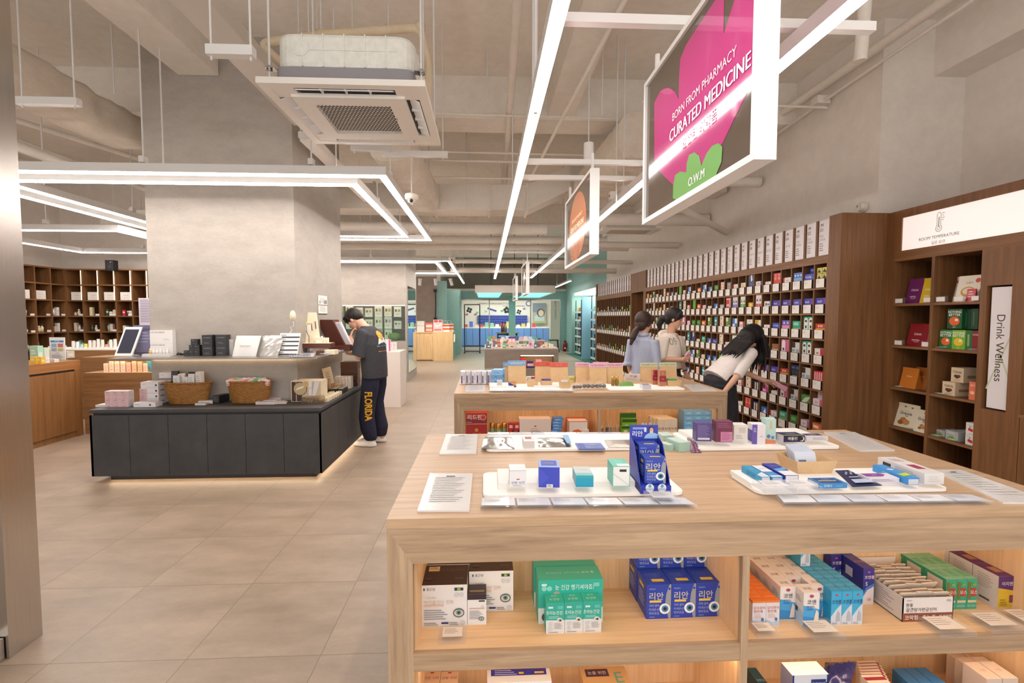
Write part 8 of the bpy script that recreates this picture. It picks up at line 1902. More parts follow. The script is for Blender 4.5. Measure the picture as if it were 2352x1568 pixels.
def loft_(mb,rings,fr,ax,m,n=20):
 n=n+12
 """rings: (centre, half along a, half along b); ax = (a, b) directions; closed"""
 a_,b_=ax;vs=[]
 for c,ra,rb in rings:
  for k in range(n):
   t=2*PI*k/n
   vs.append(Vector(c)+a_*(ra*math.cos(t))+b_*(rb*math.sin(t)))
 L=len(rings);fs=[(i*n+k,i*n+(k+1)%n,(i+1)*n+(k+1)%n,(i+1)*n+k)for i in range(L-1)for k in range(n)]
 mb.add(vs,fs+[tuple(range(n))[::-1],tuple(range((L-1)*n,L*n))],m,True)
def ell_(mb,c,ax,rr,m,n=16):
 n=n*2
 c=Vector(c);vs=[];h=n//2
 for i in range(h+1):
  ph=PI*i/h
  for k in range(n):
   t=2*PI*k/n
   vs.append(c+ax[0]*(rr[0]*math.sin(ph)*math.cos(t))+ax[1]*(rr[1]*math.sin(ph)*math.sin(t))-ax[2]*(rr[2]*math.cos(ph)))
 mb.add(vs,[(i*n+k,i*n+(k+1)%n,(i+1)*n+(k+1)%n,(i+1)*n+k)for i in range(h)for k in range(n)],m,True)
def fuse(mb,name,parent,voxel=.006,smooth=6,mat=None):
 """weld overlapping limbs into one continuous skin"""
 o=mb.build(name)
 bm=bmesh.new();bm.from_mesh(o.data);bmesh.ops.remove_doubles(bm,verts=bm.verts,dist=1e-5);bmesh.ops.recalc_face_normals(bm,faces=bm.faces);bm.to_mesh(o.data);bm.free()
 r=o.modifiers.new('r','REMESH');r.mode='VOXEL';r.voxel_size=voxel;r.use_smooth_shade=True
 if smooth:s=o.modifiers.new('s','SMOOTH');s.iterations=smooth;s.factor=.5
 dg=bpy.context.evaluated_depsgraph_get();me=bpy.data.meshes.new_from_object(o.evaluated_get(dg));o.modifiers.clear()
 old=o.data;o.data=me;bpy.data.meshes.remove(old)
 me.materials.clear();me.materials.append(mat or mb.mats[0]);me.polygons.foreach_set('use_smooth',[True]*len(me.polygons));me.polygons.foreach_set('material_index',[0]*len(me.polygons))
 o.parent=parent
 return o
SKIN=mottled('skin',(214,164,136),(226,178,150),12,.5,(1,1,1),(.3,.7),.02)
def hand_(mb,wrist,d,nrm,side,curl=.5,m=SKIN,sc=1.0):
 """palm, four bent fingers of unequal length, thumb from the side of the palm. d: along hand, nrm: palm-facing direction"""
 d=Vector(d).normalized();nrm=Vector(nrm);nrm=(nrm-d*nrm.dot(d)).normalized();s=d.cross(nrm).normalized()*side
 w=Vector(wrist)
 loft_(mb,[(w-d*.005,.024*sc,.019*sc),(w+d*.03*sc,.036*sc,.016*sc),(w+d*.075*sc,.041*sc,.014*sc),(w+d*.092*sc,.036*sc,.010*sc)],None,(s,nrm),m,14)
 for i,(off,ln)in enumerate(((.033,.07),(.011,.08),(-.011,.074),(-.033,.058))):
  p=w+d*.085*sc+s*off*sc;a=curl*.5;dd=d
  for q,(fr,r0,r1)in enumerate(((.45,.0088,.0082),(.32,.0082,.0074),(.23,.0074,.006))):
   dd=(d*math.cos(a)+nrm*math.sin(a)+s*off*1.6).normalized();e=p+dd*ln*fr*sc
   cap_(mb,p,e,r0*sc,r1*sc,m,8);p=e;a+=curl
 p=w+d*.025*sc+s*.03*sc;q=p+(d*.6+s*.7+nrm*.35).normalized()*.036*sc
 cap_(mb,p,q,.012*sc,.0105*sc,m,8);cap_(mb,q,q+(d*.85+s*.1+nrm*.5).normalized()*.03*sc,.0105*sc,.008*sc,m,8)
def head_(mb,c,hf,hu,m=SKIN,sc=1.0):
 """skull, jaw, nose, ears"""
 hl=hu.cross(hf).normalized()
 ell_(mb,c+hu*.025*sc-hf*.012*sc,(hf,hl,hu),(.094*sc,.076*sc,.098*sc),m)
 ell_(mb,c-hu*.035*sc+hf*.028*sc,(hf,hl,hu),(.062*sc,.062*sc,.074*sc),m)
 ell_(mb,c-hu*.088*sc+hf*.052*sc,(hf,hl,hu),(.03*sc,.032*sc,.024*sc),m)
 cap_(mb,c+hf*.083*sc+hu*.008*sc,c+hf*.099*sc-hu*.028*sc,.007*sc,.0115*sc,m,10)
 ell_(mb,c+hf*.088*sc-hu*.058*sc,(hf,hl,hu),(.012*sc,.024*sc,.009*sc),m)
 for s_ in(-1,1):
  ell_(mb,c+hl*s_*.077*sc-hf*.005*sc-hu*.01*sc,((hf*.94-hu*.2).normalized(),hl,hu),(.017*sc,.009*sc,.031*sc),m,12)
  ell_(mb,c+hl*s_*.038*sc+hf*.052*sc-hu*.02*sc,(hf,hl,hu),(.021*sc,.024*sc,.024*sc),m,12)
 return hl
def face_(par,c,hf,hu,sc=1.0):
 hl=hu.cross(hf).normalized()
 for s_ in(-1,1):
  m=MB();ell_(m,c+hl*s_*.031*sc+hf*.0745*sc+hu*.006*sc,((hf+hl*s_*.35).normalized(),hl,hu),(.006,.0135*sc,.006*sc),col('2a201c',.3),10);m.build('eye',par)
  m=MB();cap_(m,c+hl*s_*.016*sc+hf*.082*sc+hu*.026*sc,c+hl*s_*.048*sc+hf*.07*sc+hu*.028*sc,.0035,.0028,col('2a211d',.6),6);m.build('eyebrow',par)
 m=MB();ell_(m,c+hf*.093*sc-hu*.058*sc,(hf,hl,hu),(.006*sc,.017*sc,.005*sc),col('b87a6c',.5),12);m.build('lips',par)
def hairmat(name,a,b_):
 m,nt,b=new_mat(name)
 n1=noise(nt,coords(nt,(150,150,14)),1.4,3,.6,.4)
 r=ramp(nt,n1 .outputs[0],[(.35,hexc(a)),(.7,hexc(b_))]);nt.links.new(r.outputs[0],b.inputs['Base Color'])
 b.inputs['Roughness'].default_value=.5;b.inputs['Specular IOR Level'].default_value=.35;bump(nt,b,n1 .outputs[0],.35,.004)
 return m
HAIR=hairmat('dark_hair','120d0c','2a201c');HAIRB=hairmat('black_hair','0c090a','1c1516');HAIRC=hairmat('brown_hair','21150f','46302a')
def Z3(v):return Vector(v)
def man():
 o=Vector((-1.325,5.70,0));F=Fig(o,(-.965,.262));P=F.P;ax=(F.f,F.l)
 r=empty('person',o,'person in charcoal T-shirt and navy lettered joggers, bending over the dark counter','person')
 hc=P(.245,0,1.487);hf=(F.f*.72-F.u*.69).normalized();hu=(F.f*.69+F.u*.72).normalized()
 b=MB();head_(b,hc,hf,hu)
 cap_(b,P(.1,0,1.385),hc-hu*.05-hf*.03,.062,.056,SKIN)
 loft_(b,[(P(-.01,0,.86),.1,.15),(P(0,0,1.0),.095,.14),(P(.02,0,1.15),.1,.15),(P(.05,0,1.28),.09,.14),(P(.08,0,1.37),.06,.09)],None,ax,SKIN)
 sl,el,wl=P(.035,.18,1.36),P(.075,.215,1.07),P(.245,.1,1.275)
 cap_(b,sl.lerp(el,.12)-F.l*.02,el,.04,.042,SKIN);cap_(b,el,wl,.043,.028,SKIN)
 hand_(b,wl,(P(.25,.03,1.36)-wl),P(-.5,-.6,.2),1,.75)
 sr,er,wr=P(.04,-.18,1.36),P(.11,-.21,1.08),P(.26,-.02,1.08)
 cap_(b,sr.lerp(er,.12)+F.l*.02,er,.04,.042,SKIN);cap_(b,er,wr,.043,.028,SKIN);hand_(b,wr,F.l*.9+F.f*.1,F.u,-1,.5)
 for s_,fx,kn in((1,.02,.03),(-1,-.02,.02)):
  cap_(b,P(0,s_*.09,.88),P(kn,s_*.1,.48),.085,.058,SKIN);cap_(b,P(kn,s_*.1,.48),P(fx-.02,s_*.11,.1),.056,.042,SKIN)
  cap_(b,P(fx-.02,s_*.11,.06),P(fx+.1,s_*.115,.045),.04,.03,SKIN)
 face_(fuse(b,'body',r,.0045,3),hc,hf,hu)
 TEE=mottled('charcoal_jersey',(50,50,56),(62,62,68),30,.85,(1,1,1),(.3,.7),.08)
 t=MB()
 loft_(t,[(P(-.015,0,.805),.13,.2),(P(-.01,0,.9),.135,.2),(P(.0,0,1.05),.14,.2),(P(.015,0,1.2),.142,.21),(P(.035,0,1.31),.125,.205),(P(.055,0,1.375),.095,.15),(P(.075,0,1.415),.07,.08)],None,ax,TEE,26)
 for s_,e_ in((1,el),(-1,er)):
  sh=P(.04,s_*.165,1.35);k=sh.lerp(e_,.97)
  loft_(t,[(sh+F.u*.025,.05,.04),(sh,.08,.062),(sh.lerp(k,.35),.086,.066),(sh.lerp(k,.7),.088,.068),(k,.088,.068)],None,((F.f*.9+F.u*.35).normalized(),F.l),TEE,18)
 tee=fuse(t,'shirt',r,.007,5)
 pr=MB()
 dgm=tee.data
 from mathutils.bvhtree import BVHTree
 bv=BVHTree.FromPolygons([v.co for v in dgm.vertices],[p.vertices for p in dgm.polygons])
 def onback(l,u,bvh=bv,dirv=None,off=.007):
  dv=dirv or F.f;st=P(0,0,0)+F.l*l+F.u*u-dv*.8
  h=bvh.ray_cast(st,dv)
  return(h[0]-dv*off)if h[0]else st+dv*.65
 def patch(pts,m):
  c=(sum(p[0]for p in pts)/len(pts),sum(p[1]for p in pts)/len(pts))
  v=[onback(*c)]+[onback(*p)for p in pts];n=len(pts)
  pr.add(v,[(0,i+1,(i+1)%n+1)for i in range(n)],m)
 circ=lambda l,u,a,b_:[(l+a*math.cos(2*PI*k/14),u+b_*math.sin(2*PI*k/14))for k in range(14)]
 patch(circ(.02,1.31,.055,.05),col('e8a030',.7));patch([(-.11,1.2),(-.04,1.29),(0,1.24),(.05,1.3),(.1,1.2),(.04,1.22)],col('d8dcd8',.7));patch([(-.12,1.175),(.12,1.175),(.12,1.187),(-.12,1.187)],col('7aa0b0',.7));patch([(-.1,1.115),(.1,1.115),(.11,1.125),(-.1,1.122)],col('c87840',.7))
 pr.build('shirt_print',tee)
 NAVY=mottled('navy_fleece',(26,26,48),(36,36,60),26,.9,(1,1,1),(.3,.7),.08)
 j=MB()
 loft_(j,[(P(-.01,0,.96),.115,.17),(P(-.012,0,.86),.125,.185),(P(-.01,0,.78),.12,.18)],None,ax,NAVY)
 for s_,fx in((1,.035),(-1,-.035)):
  loft_(j,[(P(-.01,s_*.088,.9),.105,.09),(P(.0,s_*.095,.7),.105,.09),(P(.03,s_*.1,.5),.092,.084),(P(.045*(1 if s_>0 else.3),s_*.105,.35),.092,.084),(P(fx*.6,s_*.11,.2),.092,.084),(P(fx*.2-.01,s_*.11,.11),.08,.07),(P(fx*.2-.015,s_*.11,.075),.06,.056)],None,ax,NAVY,20)
 jo=fuse(j,'joggers',r,.007,6)
 bj=BVHTree.FromPolygons([v.co for v in jo.data.vertices],[p.vertices for p in jo.data.polygons])
 tm=MB();GOLD=col('e0a820',.6)
 vs,fs,x0,x1,y0,y1=fine_text('FLORIDA',.035)
 L=.34;H=.085;top=.655;view=(F.f*.55-F.l*.83)
 out=[]
 for v in vs:
  a=(v[0]-x0)/(x1-x0);b_=(v[1]-y0)/(y1-y0)
  z=top-a*L;side=(b_-.5)*H
  lat=view.cross(F.u).normalized()
  st=P(.03,.1,z)+lat*side-view*.5
  h=bj.ray_cast(st,view);out.append((h[0]-view*.006)if h[0]else st+view*.4)
 tm.add(out,fs,GOLD);tm.build('leg_lettering',jo)
 for s_,fx in((1,.035),(-1,-.035)):
  s=MB();c=P(fx*.2,s_*.112,0);WHS=col('e9e6e4',.5)
  loft_(s,[(c+F.f*.06+F.u*.005,.145,.05),(c+F.f*.06+F.u*.03,.148,.052),(c+F.f*.055+F.u*.06,.13,.046),(c+F.f*.02+F.u*.085,.085,.042),(c+F.f*-.01+F.u*.11,.055,.04)],None,ax,WHS,20)
  fuse(s,'shoe',r,.006,2)
 h=MB();hl=hu.cross(hf).normalized()
 ell_(h,hc+hu*.045-hf*.022,(hf,hl,hu),(.104,.09,.098),HAIR)
 ell_(h,hc+hu*.02-hf*.06,(hf,hl,hu),(.062,.082,.088),HAIR)
 ell_(h,hc+hu*.075+hf*.045,(hf,hl,hu),(.054,.078,.042),HAIR)
 for k in range(7):cap_(h,hc+hu*.078+hf*.068+hl*(-.06+.02*k),hc+hu*.028+hf*(.094-abs(k-3)*.005)+hl*(-.06+.02*k),.015,.005,HAIR,8)
 for s_ in(-1,1):cap_(h,hc+hl*s_*.075+hu*.05+hf*.02,hc+hl*s_*.078+hu*.0+hf*.015,.018,.008,HAIR,8)
 fuse(h,'hair',r,.005,2)
 return r
man()
def woman_blue():
 o=Vector((1.775,5.25,0));F=Fig(o,(.52,.854));P=F.P;ax=(F.f,F.l)
 r=empty('person',o,'person in pale blue shirt with low ponytail, seen from behind, facing a colleague','person')
 hc=P(.045,0,1.455);d=Vector((.86,.51,0)).normalized();hf=(d*.97-F.u*.2).normalized();hu=(d*.2+F.u*.97).normalized();sc=.94
 b=MB();hl=head_(b,hc,hf,hu,SKIN,sc)
 cap_(b,P(.0,0,1.28),hc-hu*.06,.05,.046,SKIN)
 loft_(b,[(P(0,0,.85),.09,.14),(P(0,0,1.0),.075,.11),(P(.0,0,1.15),.085,.13),(P(-.005,0,1.24),.06,.09),(P(0,0,1.29),.04,.05)],None,ax,SKIN)
 S={}
 for s_,e,w in((1,P(-.02,.16,1.02),P(.1,.14,.8)),(-1,P(-.03,-.165,1.0),P(.07,-.17,.79))):
  sh=P(-.005,s_*.125,1.25);S[s_]=(sh,e)
  cap_(b,sh.lerp(e,.15)-F.l*s_*.015,e,.034,.034,SKIN);cap_(b,e,w,.035,.024,SKIN);hand_(b,w,w-e,-F.l*s_,s_,.45,SKIN,.9)
 for s_ in(1,-1):
  cap_(b,P(0,s_*.08,.85),P(.01,s_*.085,.46),.08,.05,SKIN);cap_(b,P(.01,s_*.085,.46),P(-.01,s_*.085,.08),.048,.036,SKIN);cap_(b,P(-.01,s_*.085,.05),P(.1,s_*.09,.035),.036,.026,SKIN)
 face_(fuse(b,'body',r,.0045,3),hc,hf,hu,sc)
 SHB_=mottled('pale_blue_cotton',(158,166,190),(176,184,206),14,.8,(1,1,.3),(.3,.7),.1)
 t=MB()
 loft_(t,[(P(.0,0,.78),.115,.145),(P(0,0,.9),.108,.132),(P(0,0,1.05),.1,.122),(P(.0,0,1.18),.102,.132),(P(-.003,0,1.26),.085,.125),(P(.0,0,1.3),.056,.08),(P(.005,0,1.325),.052,.058)],None,ax,SHB_,24)
 for s_ in(1,-1):
  sh,e=S[s_];k=sh.lerp(e,1.22 if s_>0 else 1.25)
  loft_(t,[(sh+F.u*.02,.05,.045),(sh,.066,.05),(sh.lerp(k,.5),.06,.047),(sh.lerp(k,.85),.058,.046),(sh.lerp(k,.88),.066,.054),(k,.064,.052)],None,ax,SHB_,18)
 fuse(t,'shirt',r,.0065,4)
 m=MB();loft_(m,[(P(-.002,0,1.305),.062,.066),(P(.004,0,1.345),.058,.06)],None,ax,SHB_,20);m.build('collar',r)
 j=MB();JN=col('3a4a66',.8)
 loft_(j,[(P(0,0,.9),.09,.115),(P(0,0,.8),.1,.135),(P(0,0,.74),.105,.14)],None,ax,JN)
 for s_ in(1,-1):loft_(j,[(P(0,s_*.085,.82),.1,.085),(P(.01,s_*.09,.45),.078,.07),(P(0,s_*.09,.1),.075,.068)],None,ax,JN)
 fuse(j,'trousers',r,.009,3)
 for s_ in(1,-1):
  s=MB();c=P(.04,s_*.09,0);loft_(s,[(c+F.u*.004,.12,.045),(c+F.u*.035,.12,.045),(c+F.u*.075-F.f*.04,.06,.038)],None,ax,BLACK,16);fuse(s,'shoe',r,.008,2)
 h=MB()
 ell_(h,hc+hu*.032-hf*.026,(hf,hl,hu),(.102,.088,.102),HAIRC);ell_(h,hc-hu*.03-hf*.055,(hf,hl,hu),(.06,.078,.075),HAIRC)
 for s_ in(-1,1):cap_(h,hc+hl*s_*.07+hu*.05+hf*.035,hc+hl*s_*.074-hu*.035-hf*.01,.026,.014,HAIRC,10);cap_(h,hc+hl*s_*.06+hu*.075+hf*.055,hc+hl*s_*.072+hf*.055+hu*.0,.02,.007,HAIRC,8)
 tl_=[hc-hf*.09-hu*.075,hc-hf*.125-hu*.13,hc-hf*.15-hu*.2,hc-hf*.165-hu*.27]
 for a,b_,r0,r1 in zip(tl_,tl_[1:],(.03,.036,.036),(.036,.036,.016)):cap_(h,a,b_,r0,r1,HAIRC,12)
 fuse(h,'hair',r,.005,2)
 return r
woman_blue()
def woman_cream():
 o=Vector((2.15,5.42,0));F=Fig(o,(.62,-.785));P=F.P;ax=(F.f,F.l)
 r=empty('person',o,'person in cream zip hoodie with ponytail, holding a pink pack to the chest','person')
 hc=P(.055,0,1.5);d=Vector((.86,-.5,0)).normalized();hf=(d*.955-F.u*.3).normalized();hu=(d*.3+F.u*.955).normalized();sc=.95
 b=MB();hl=head_(b,hc,hf,hu,SKIN,sc)
 cap_(b,P(.005,0,1.3),hc-hu*.06-hf*.01,.05,.047,SKIN)
 loft_(b,[(P(0,0,.85),.09,.145),(P(0,0,1.02),.08,.115),(P(.0,0,1.18),.08,.12),(P(0,0,1.26),.06,.09),(P(0,0,1.3),.045,.05)],None,ax,SKIN)
 sr,er,wr=P(0,-.165,1.275),P(-.01,-.225,1.045),P(.2,-.075,1.045)
 sl,el,wl=P(0,.165,1.275),P(-.01,.25,1.04),P(.06,.255,.86)
 for a,e,w in((sr,er,wr),(sl,el,wl)):cap_(b,a.lerp(e,.15),e,.034,.036,SKIN);cap_(b,e,w,.036,.025,SKIN)
 pk_c=P(.215,.0,1.09)
 hand_(b,wr,(P(.235,.03,1.075)-wr),-F.f+F.u*.1,-1,.55,SKIN,.92)
 hand_(b,wl,wl-el+F.f*.02,-F.l,1,.55,SKIN,.92)
 for s_ in(1,-1):
  cap_(b,P(0,s_*.08,.85),P(.01,s_*.085,.46),.08,.05,SKIN);cap_(b,P(.01,s_*.085,.46),P(-.01,s_*.085,.08),.048,.036,SKIN);cap_(b,P(-.01,s_*.085,.05),P(.1,s_*.09,.035),.036,.026,SKIN)
 face_(fuse(b,'body',r,.0045,3),hc,hf,hu,sc)
 CRH=mottled('cream_fleece',(224,212,198),(236,225,212),22,.9,(1,1,1),(.3,.7),.1)
 t=MB()
 loft_(t,[(P(0,0,.925),.115,.165),(P(0,0,.95),.125,.18),(P(.005,0,1.03),.14,.2),(P(.005,0,1.15),.13,.19),(P(.0,0,1.25),.112,.185),(P(0,0,1.3),.085,.14),(P(0,0,1.335),.07,.085)],None,ax,CRH,24)
 for a,e,q in((sr,er,1.06),(sl,el,1.06)):
  k=a.lerp(e,q)
  loft_(t,[(a+F.u*.02,.055,.05),(a,.08,.066),(a.lerp(k,.5),.085,.075),(a.lerp(k,.9),.085,.078),(k,.062,.058)],None,ax,CRH,18)
 loft_(t,[(P(-.06,0,1.27),.05,.12),(P(-.075,0,1.33),.055,.115),(P(-.05,0,1.365),.05,.1),(P(-.03,0,1.375),.02,.06)],None,ax,CRH,18)
 hd_=fuse(t,'hoodie',r,.0065,4)
 from mathutils.bvhtree import BVHTree
 bv=BVHTree.FromPolygons([v.co for v in hd_.data.vertices],[p.vertices for p in hd_.data.polygons])
 def front(l,u,off=.003):
  st=F.l*l+F.u*u+F.f*.6;q=bv.ray_cast(st,-F.f);return(q[0]+F.f*off)if q[0]else st-F.f*.48
 pr=MB();vs,fs,x0,x1,y0,y1=fine_text('09',.0)
 pr.add([front(-.145+.1*(v[0]-x0)/(x1-x0),1.205+.08*(v[1]-y0)/(y1-y0))for v in vs],fs,col('9a948c',.8));pr.build('jacket_lettering',hd_)
 z=MB();z.tube([front(.012,1.31-k*.02,.002)for k in range(17)],.0035,col('8a7a68',.4),6);z.build('zip',hd_)
 for s_ in(-1,1):m=MB();m.tube([front(s_*.05,1.31-k*.022,.004)for k in range(7)],.003,WHITE,6);m.build('drawstring',hd_)
 sk=MB();v0=[front(-.035,1.325,.004),front(.035,1.325,.004),front(.012,1.235,.004)];sk.add(v0,[(0,1,2)],SKIN);sk.build('neckline',hd_)
 j=MB();BK=col('18171b',.7)
 loft_(j,[(P(0,0,1.0),.1,.145),(P(0,0,.85),.11,.17),(P(0,0,.76),.108,.168)],None,ax,BK)
 for s_ in(1,-1):loft_(j,[(P(0,s_*.083,.84),.098,.083),(P(.01,s_*.09,.45),.085,.075),(P(0,s_*.09,.08),.09,.08)],None,ax,BK)
 fuse(j,'trousers',r,.009,3)
 for s_ in(1,-1):
  s=MB();c=P(.04,s_*.09,0);loft_(s,[(c+F.u*.004,.12,.045),(c+F.u*.035,.12,.045),(c+F.u*.075-F.f*.04,.06,.038)],None,ax,BLACK,16);fuse(s,'shoe',r,.008,2)
 h=MB()
 ell_(h,hc+hu*.034-hf*.024,(hf,hl,hu),(.1,.088,.1),HAIR);ell_(h,hc-hu*.015-hf*.055,(hf,hl,hu),(.058,.076,.075),HAIR)
 for s_ in(-1,1):cap_(h,hc+hl*s_*.066+hu*.06+hf*.04,hc+hl*s_*.075-hu*.02+hf*.028,.02,.006,HAIR,8)
 for k in range(7):cap_(h,hc+hu*.092+hf*.045+hl*(-.054+.018*k),hc+hu*.04+hf*(.084-abs(k-3)*.006)+hl*(-.054+.018*k),.014,.004,HAIR,8)
 tl_=[hc-hf*.09-hu*.0,hc-hf*.135-hu*.04,hc-hf*.145-hu*.11,hc-hf*.12-hu*.17]
 for a,b_,r0,r1 in zip(tl_,tl_[1:],(.03,.04,.036),(.04,.036,.018)):cap_(h,a,b_,r0,r1,HAIR,12)
 fuse(h,'hair',r,.005,2)
 m=MB();c=hc-hf*.095-hu*.005;n_=16;ax2=(hl,hu)
 m.tube([c+hl*(.03*math.cos(2*PI*k/n_))+(hu*.9+hf*.3)*(.03*math.sin(2*PI*k/n_))for k in range(n_+1)],.006,WHITE,6);m.build('hair_tie',r)
 m=MB();c=wl.lerp(el,.12);dv=(wl-el).normalized();e1=dv.cross(F.f).normalized();e2=dv.cross(e1)
 m.tube([c+e1*(.031*math.cos(2*PI*k/14))+e2*(.031*math.sin(2*PI*k/14))for k in range(15)],.006,BLACK,6);m.build('wristband',r)
 tl2=(F.l*.87+F.u*.5).normalized();tu=tl2 .cross(F.f).normalized()*-1
 g_=o+pk_c
 m=MB();m.obox((0,0,0),tl2*.055,F.f*.01,tu*.035,col('e8b8bc',.4));fo=F.f*.0105
 for(a,b_,w_,h_,c)in((-.02,.012,.025,.006,'c0505a'),(.0,-.002,.04,.004,'d88890'),(-.015,-.02,.02,.006,'f4e4e2'),(.03,-.015,.012,.01,'c8606a')):m.obox(fo+tl2*a+tu*b_,tl2*w_/2*1.5,F.f*.0003,tu*h_/1.5,col(c,.5))
 put(m,'medicine_box',g_+F.f*.008,0,'pink printed pack held against the cream hoodie','box')
 m=MB();m.obox((0,0,0),tl2*.068,F.f*.004,tu*.036,col('151519',.2));put(m,'phone',g_-F.f*.008-tu*.008,0,'black phone held behind the pink pack','phone')
 return r
woman_cream()
def woman_bend():
 o=Vector((2.44,4.78,0));F=Fig(o,(.985,.17));P=F.P
 r=empty('person',o,'person with long black hair in white top and dark jeans, bending towards the medicine shelf','person')
 sp=(F.f*.72+F.u*.69).normalized();sf=(F.f*.69-F.u*.72).normalized();ax=(sf,F.l)
 hip=P(-.02,0,.86);wst=hip+F.u*.09+F.f*.03;ch=wst+sp*.22;nk=wst+sp*.36
 hc=nk+(F.f*.6+F.u*.8)*.14;hf=(F.f*.66-F.u*.75).normalized();hu=(F.f*.75+F.u*.66).normalized();sc=.95
 b=MB();hl=head_(b,hc,hf,hu,SKIN,sc)
 cap_(b,nk-sp*.03,hc-hu*.05,.05,.046,SKIN)
 loft_(b,[(hip-F.u*.03,.09,.15),(wst,.08,.12),(ch-sp*.08,.082,.125),(ch,.078,.12),(nk-sp*.06,.055,.09),(nk,.042,.05)],None,ax,SKIN)
 sr,er,wr=nk-sp*.05-F.l*.155,P(.02,-.235,.955),P(-.1,-.21,.8)
 sl,el,wl=nk-sp*.05+F.l*.155+F.f*.02,P(.37,.18,.94),P(.54,.02,.845)
 for a,e,w in((sr,er,wr),(sl,el,wl)):cap_(b,a.lerp(e,.12),e,.034,.034,SKIN);cap_(b,e,w,.036,.024,SKIN)
 hand_(b,wr,(wr-er)+F.u*-.02,F.l,1,.5,SKIN,.9)
 hand_(b,wl,Vector((.9,-.1,-.25)),-F.u*.7-F.l*.5,1,.5,SKIN,.9)
 for s_ in(1,-1):
  kn=P(.03 if s_<0 else-.02,s_*.1,.47)
  cap_(b,hip+F.l*s_*.085,kn,.085,.052,SKIN);cap_(b,kn,P(-.04,s_*.1,.08),.05,.036,SKIN);cap_(b,P(-.04,s_*.1,.05),P(.08,s_*.1,.035),.036,.026,SKIN)
 face_(fuse(b,'body',r,.0045,3),hc,hf,hu,sc)
 WT=mottled('white_knit',(226,216,212),(238,230,226),18,.85,(1,1,1),(.3,.7),.06)
 t=MB()
 loft_(t,[(wst-sp*.1,.128,.166),(wst-sp*.03,.116,.158),(wst+sp*.05,.108,.15),(ch-sp*.07,.105,.145),(ch+sp*.0,.112,.16),(nk-sp*.06,.085,.155),(nk-sp*.02,.062,.095)],None,ax,WT,24)
 for a,e,q in((sr,er,1.08),(sl,el,1.12)):
  k=a.lerp(e,q);d=(e-a).normalized();u1=d.cross(F.l).normalized();u2=d.cross(u1)
  loft_(t,[(a-d*.03,.045,.04),(a,.062,.056),(a.lerp(k,.5),.056,.052),(k,.05,.047)],None,(u1,u2),WT,16)
 fuse(t,'top',r,.006,4)
 j=MB();DJ=mottled('black_denim',(30,30,36),(56,56,64),10,.85,(1,1,.4),(.35,.75),.1)
 loft_(j,[(wst+F.u*.05+F.f*.02,.1,.145),(wst+F.u*.0,.11,.152),(hip+F.u*.02,.125,.175),(hip-F.u*.1,.125,.18)],None,(F.f,F.l),DJ,22)
 for s_ in(1,-1):
  kn=P(.03 if s_<0 else-.02,s_*.1,.47)
  loft_(j,[(hip+F.l*s_*.088-F.u*.03,.115,.092),(hip.lerp(kn,.5)+F.l*s_*.045,.11,.09),(kn,.1,.085),(P(-.02,s_*.1,.25),.105,.09),(P(-.03,s_*.1,.04),.115,.1)],None,(F.f,F.l),DJ,20)
 fuse(j,'jeans',r,.008,4)
 for s_ in(1,-1):
  s=MB();c=P(.02,s_*.1,0);loft_(s,[(c+F.u*.004,.12,.045),(c+F.u*.035,.12,.045),(c+F.u*.075-F.f*.04,.06,.038)],None,(F.f,F.l),BLACK,16);fuse(s,'shoe',r,.008,2)
 h=MB()
 ell_(h,hc+hu*.03-hf*.015,(hf,hl,hu),(.112,.102,.112),HAIRB);ell_(h,hc-hu*.02-hf*.04,(hf,hl,hu),(.09,.1,.1),HAIRB)
 rr_=random.Random(4)
 for k in range(22):
  s_=-.11+.2*k/21
  a=hc-hf*.055+hu*(-.02)+F.l*s_*.75;m1=nk-sf*.09+F.l*(s_*1.35-.03);e=wst+sp*(.1+.05*rr_.random())-sf*(.115+.02*rr_.random())+F.l*(s_*1.35-.05+rr_.uniform(-.02,.02))
  cap_(h,a,m1,.026,.022,HAIRB,8);cap_(h,m1,m1 .lerp(e,.6),.022,.013,HAIRB,8);cap_(h,m1 .lerp(e,.6),e,.013,.003,HAIRB,8)
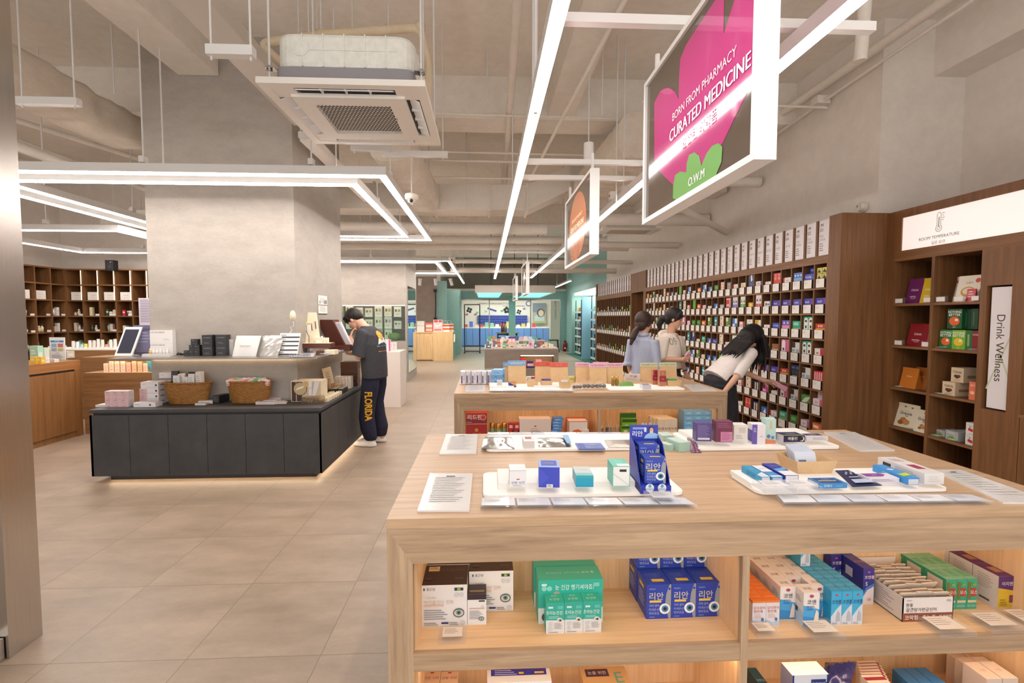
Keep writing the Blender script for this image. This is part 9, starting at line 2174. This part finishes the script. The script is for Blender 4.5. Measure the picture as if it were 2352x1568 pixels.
 for k in range(18):
  s_=-.1+.2*(k%9)/8;f_=.03+.02*(k//9)
  a=hc+hf*f_+hu*.05+F.l*s_;e=Vector((a.x+rr_.uniform(.01,.05),a.y+rr_.uniform(-.02,.02),hc.z-.3-rr_.uniform(0,.09)))
  if abs(s_)<.045:a=hc+hf*(f_+.05)+hu*.06+F.l*s_
  mid=a.lerp(e,.5)+F.f*.03
  cap_(h,a,mid,.022,.018,HAIRB,8);cap_(h,mid,e,.017,.003,HAIRB,8)
 fuse(h,'hair',r,.0055,2)
 pw=o+wl+Vector((.15,-.02,-.05))
 m=MB();m.obox((0,0,0),(.07,-.01,-.043),(.003,.02,.0),(.012,0,.02),col('d8a0b0',.4));m.obox((0,-.0,.021),(.04,-.004,-.025),(.001,.012,0),(.0005,0,.0008),col('f0dce0',.4))
 put(m,'medicine_box',pw,0,'long pink carton being pulled from the shelf by the bending person','box')
 return r
woman_bend()
#  light, world, camera
w=bpy.data.worlds.new('World');SC.world=w;w.use_nodes=True
nt=w.node_tree;bg=nt.nodes['Background']
bg.inputs[0].default_value=(1.0,0.965,0.93,1);bg.inputs[1].default_value=1.9
cam=bpy.data.cameras.new('Camera');co=bpy.data.objects.new('Camera',cam);COL.objects.link(co)
cam.sensor_width=36;cam.sensor_fit='HORIZONTAL';cam.lens=F_PX*36/2352
cam.shift_x=(1176-CX)/2352;cam.shift_y=(CY-784)/2352
cam.clip_start=0.05;cam.clip_end=100
M=Matrix.Identity(4)
for i,v in enumerate((RT,UP,-FW)):
 for j in range(3):M[j][i]=v[j]
M.translation=(0,0,EYE)
co.matrix_world=M
SC.camera=co
SC.view_settings.view_transform='Standard';SC.view_settings.look='None';SC.view_settings.gamma=1;SC.view_settings.use_curve_mapping=False
SC.view_settings.exposure=0.0
cy=SC.cycles
cy.use_denoising=True
cy.max_bounces=8;cy.diffuse_bounces=5;cy.glossy_bounces=4;cy.transmission_bounces=6;cy.transparent_max_bounces=12
cy.caustics_reflective=False;cy.caustics_refractive=False;cy.sample_clamp_indirect=6.0
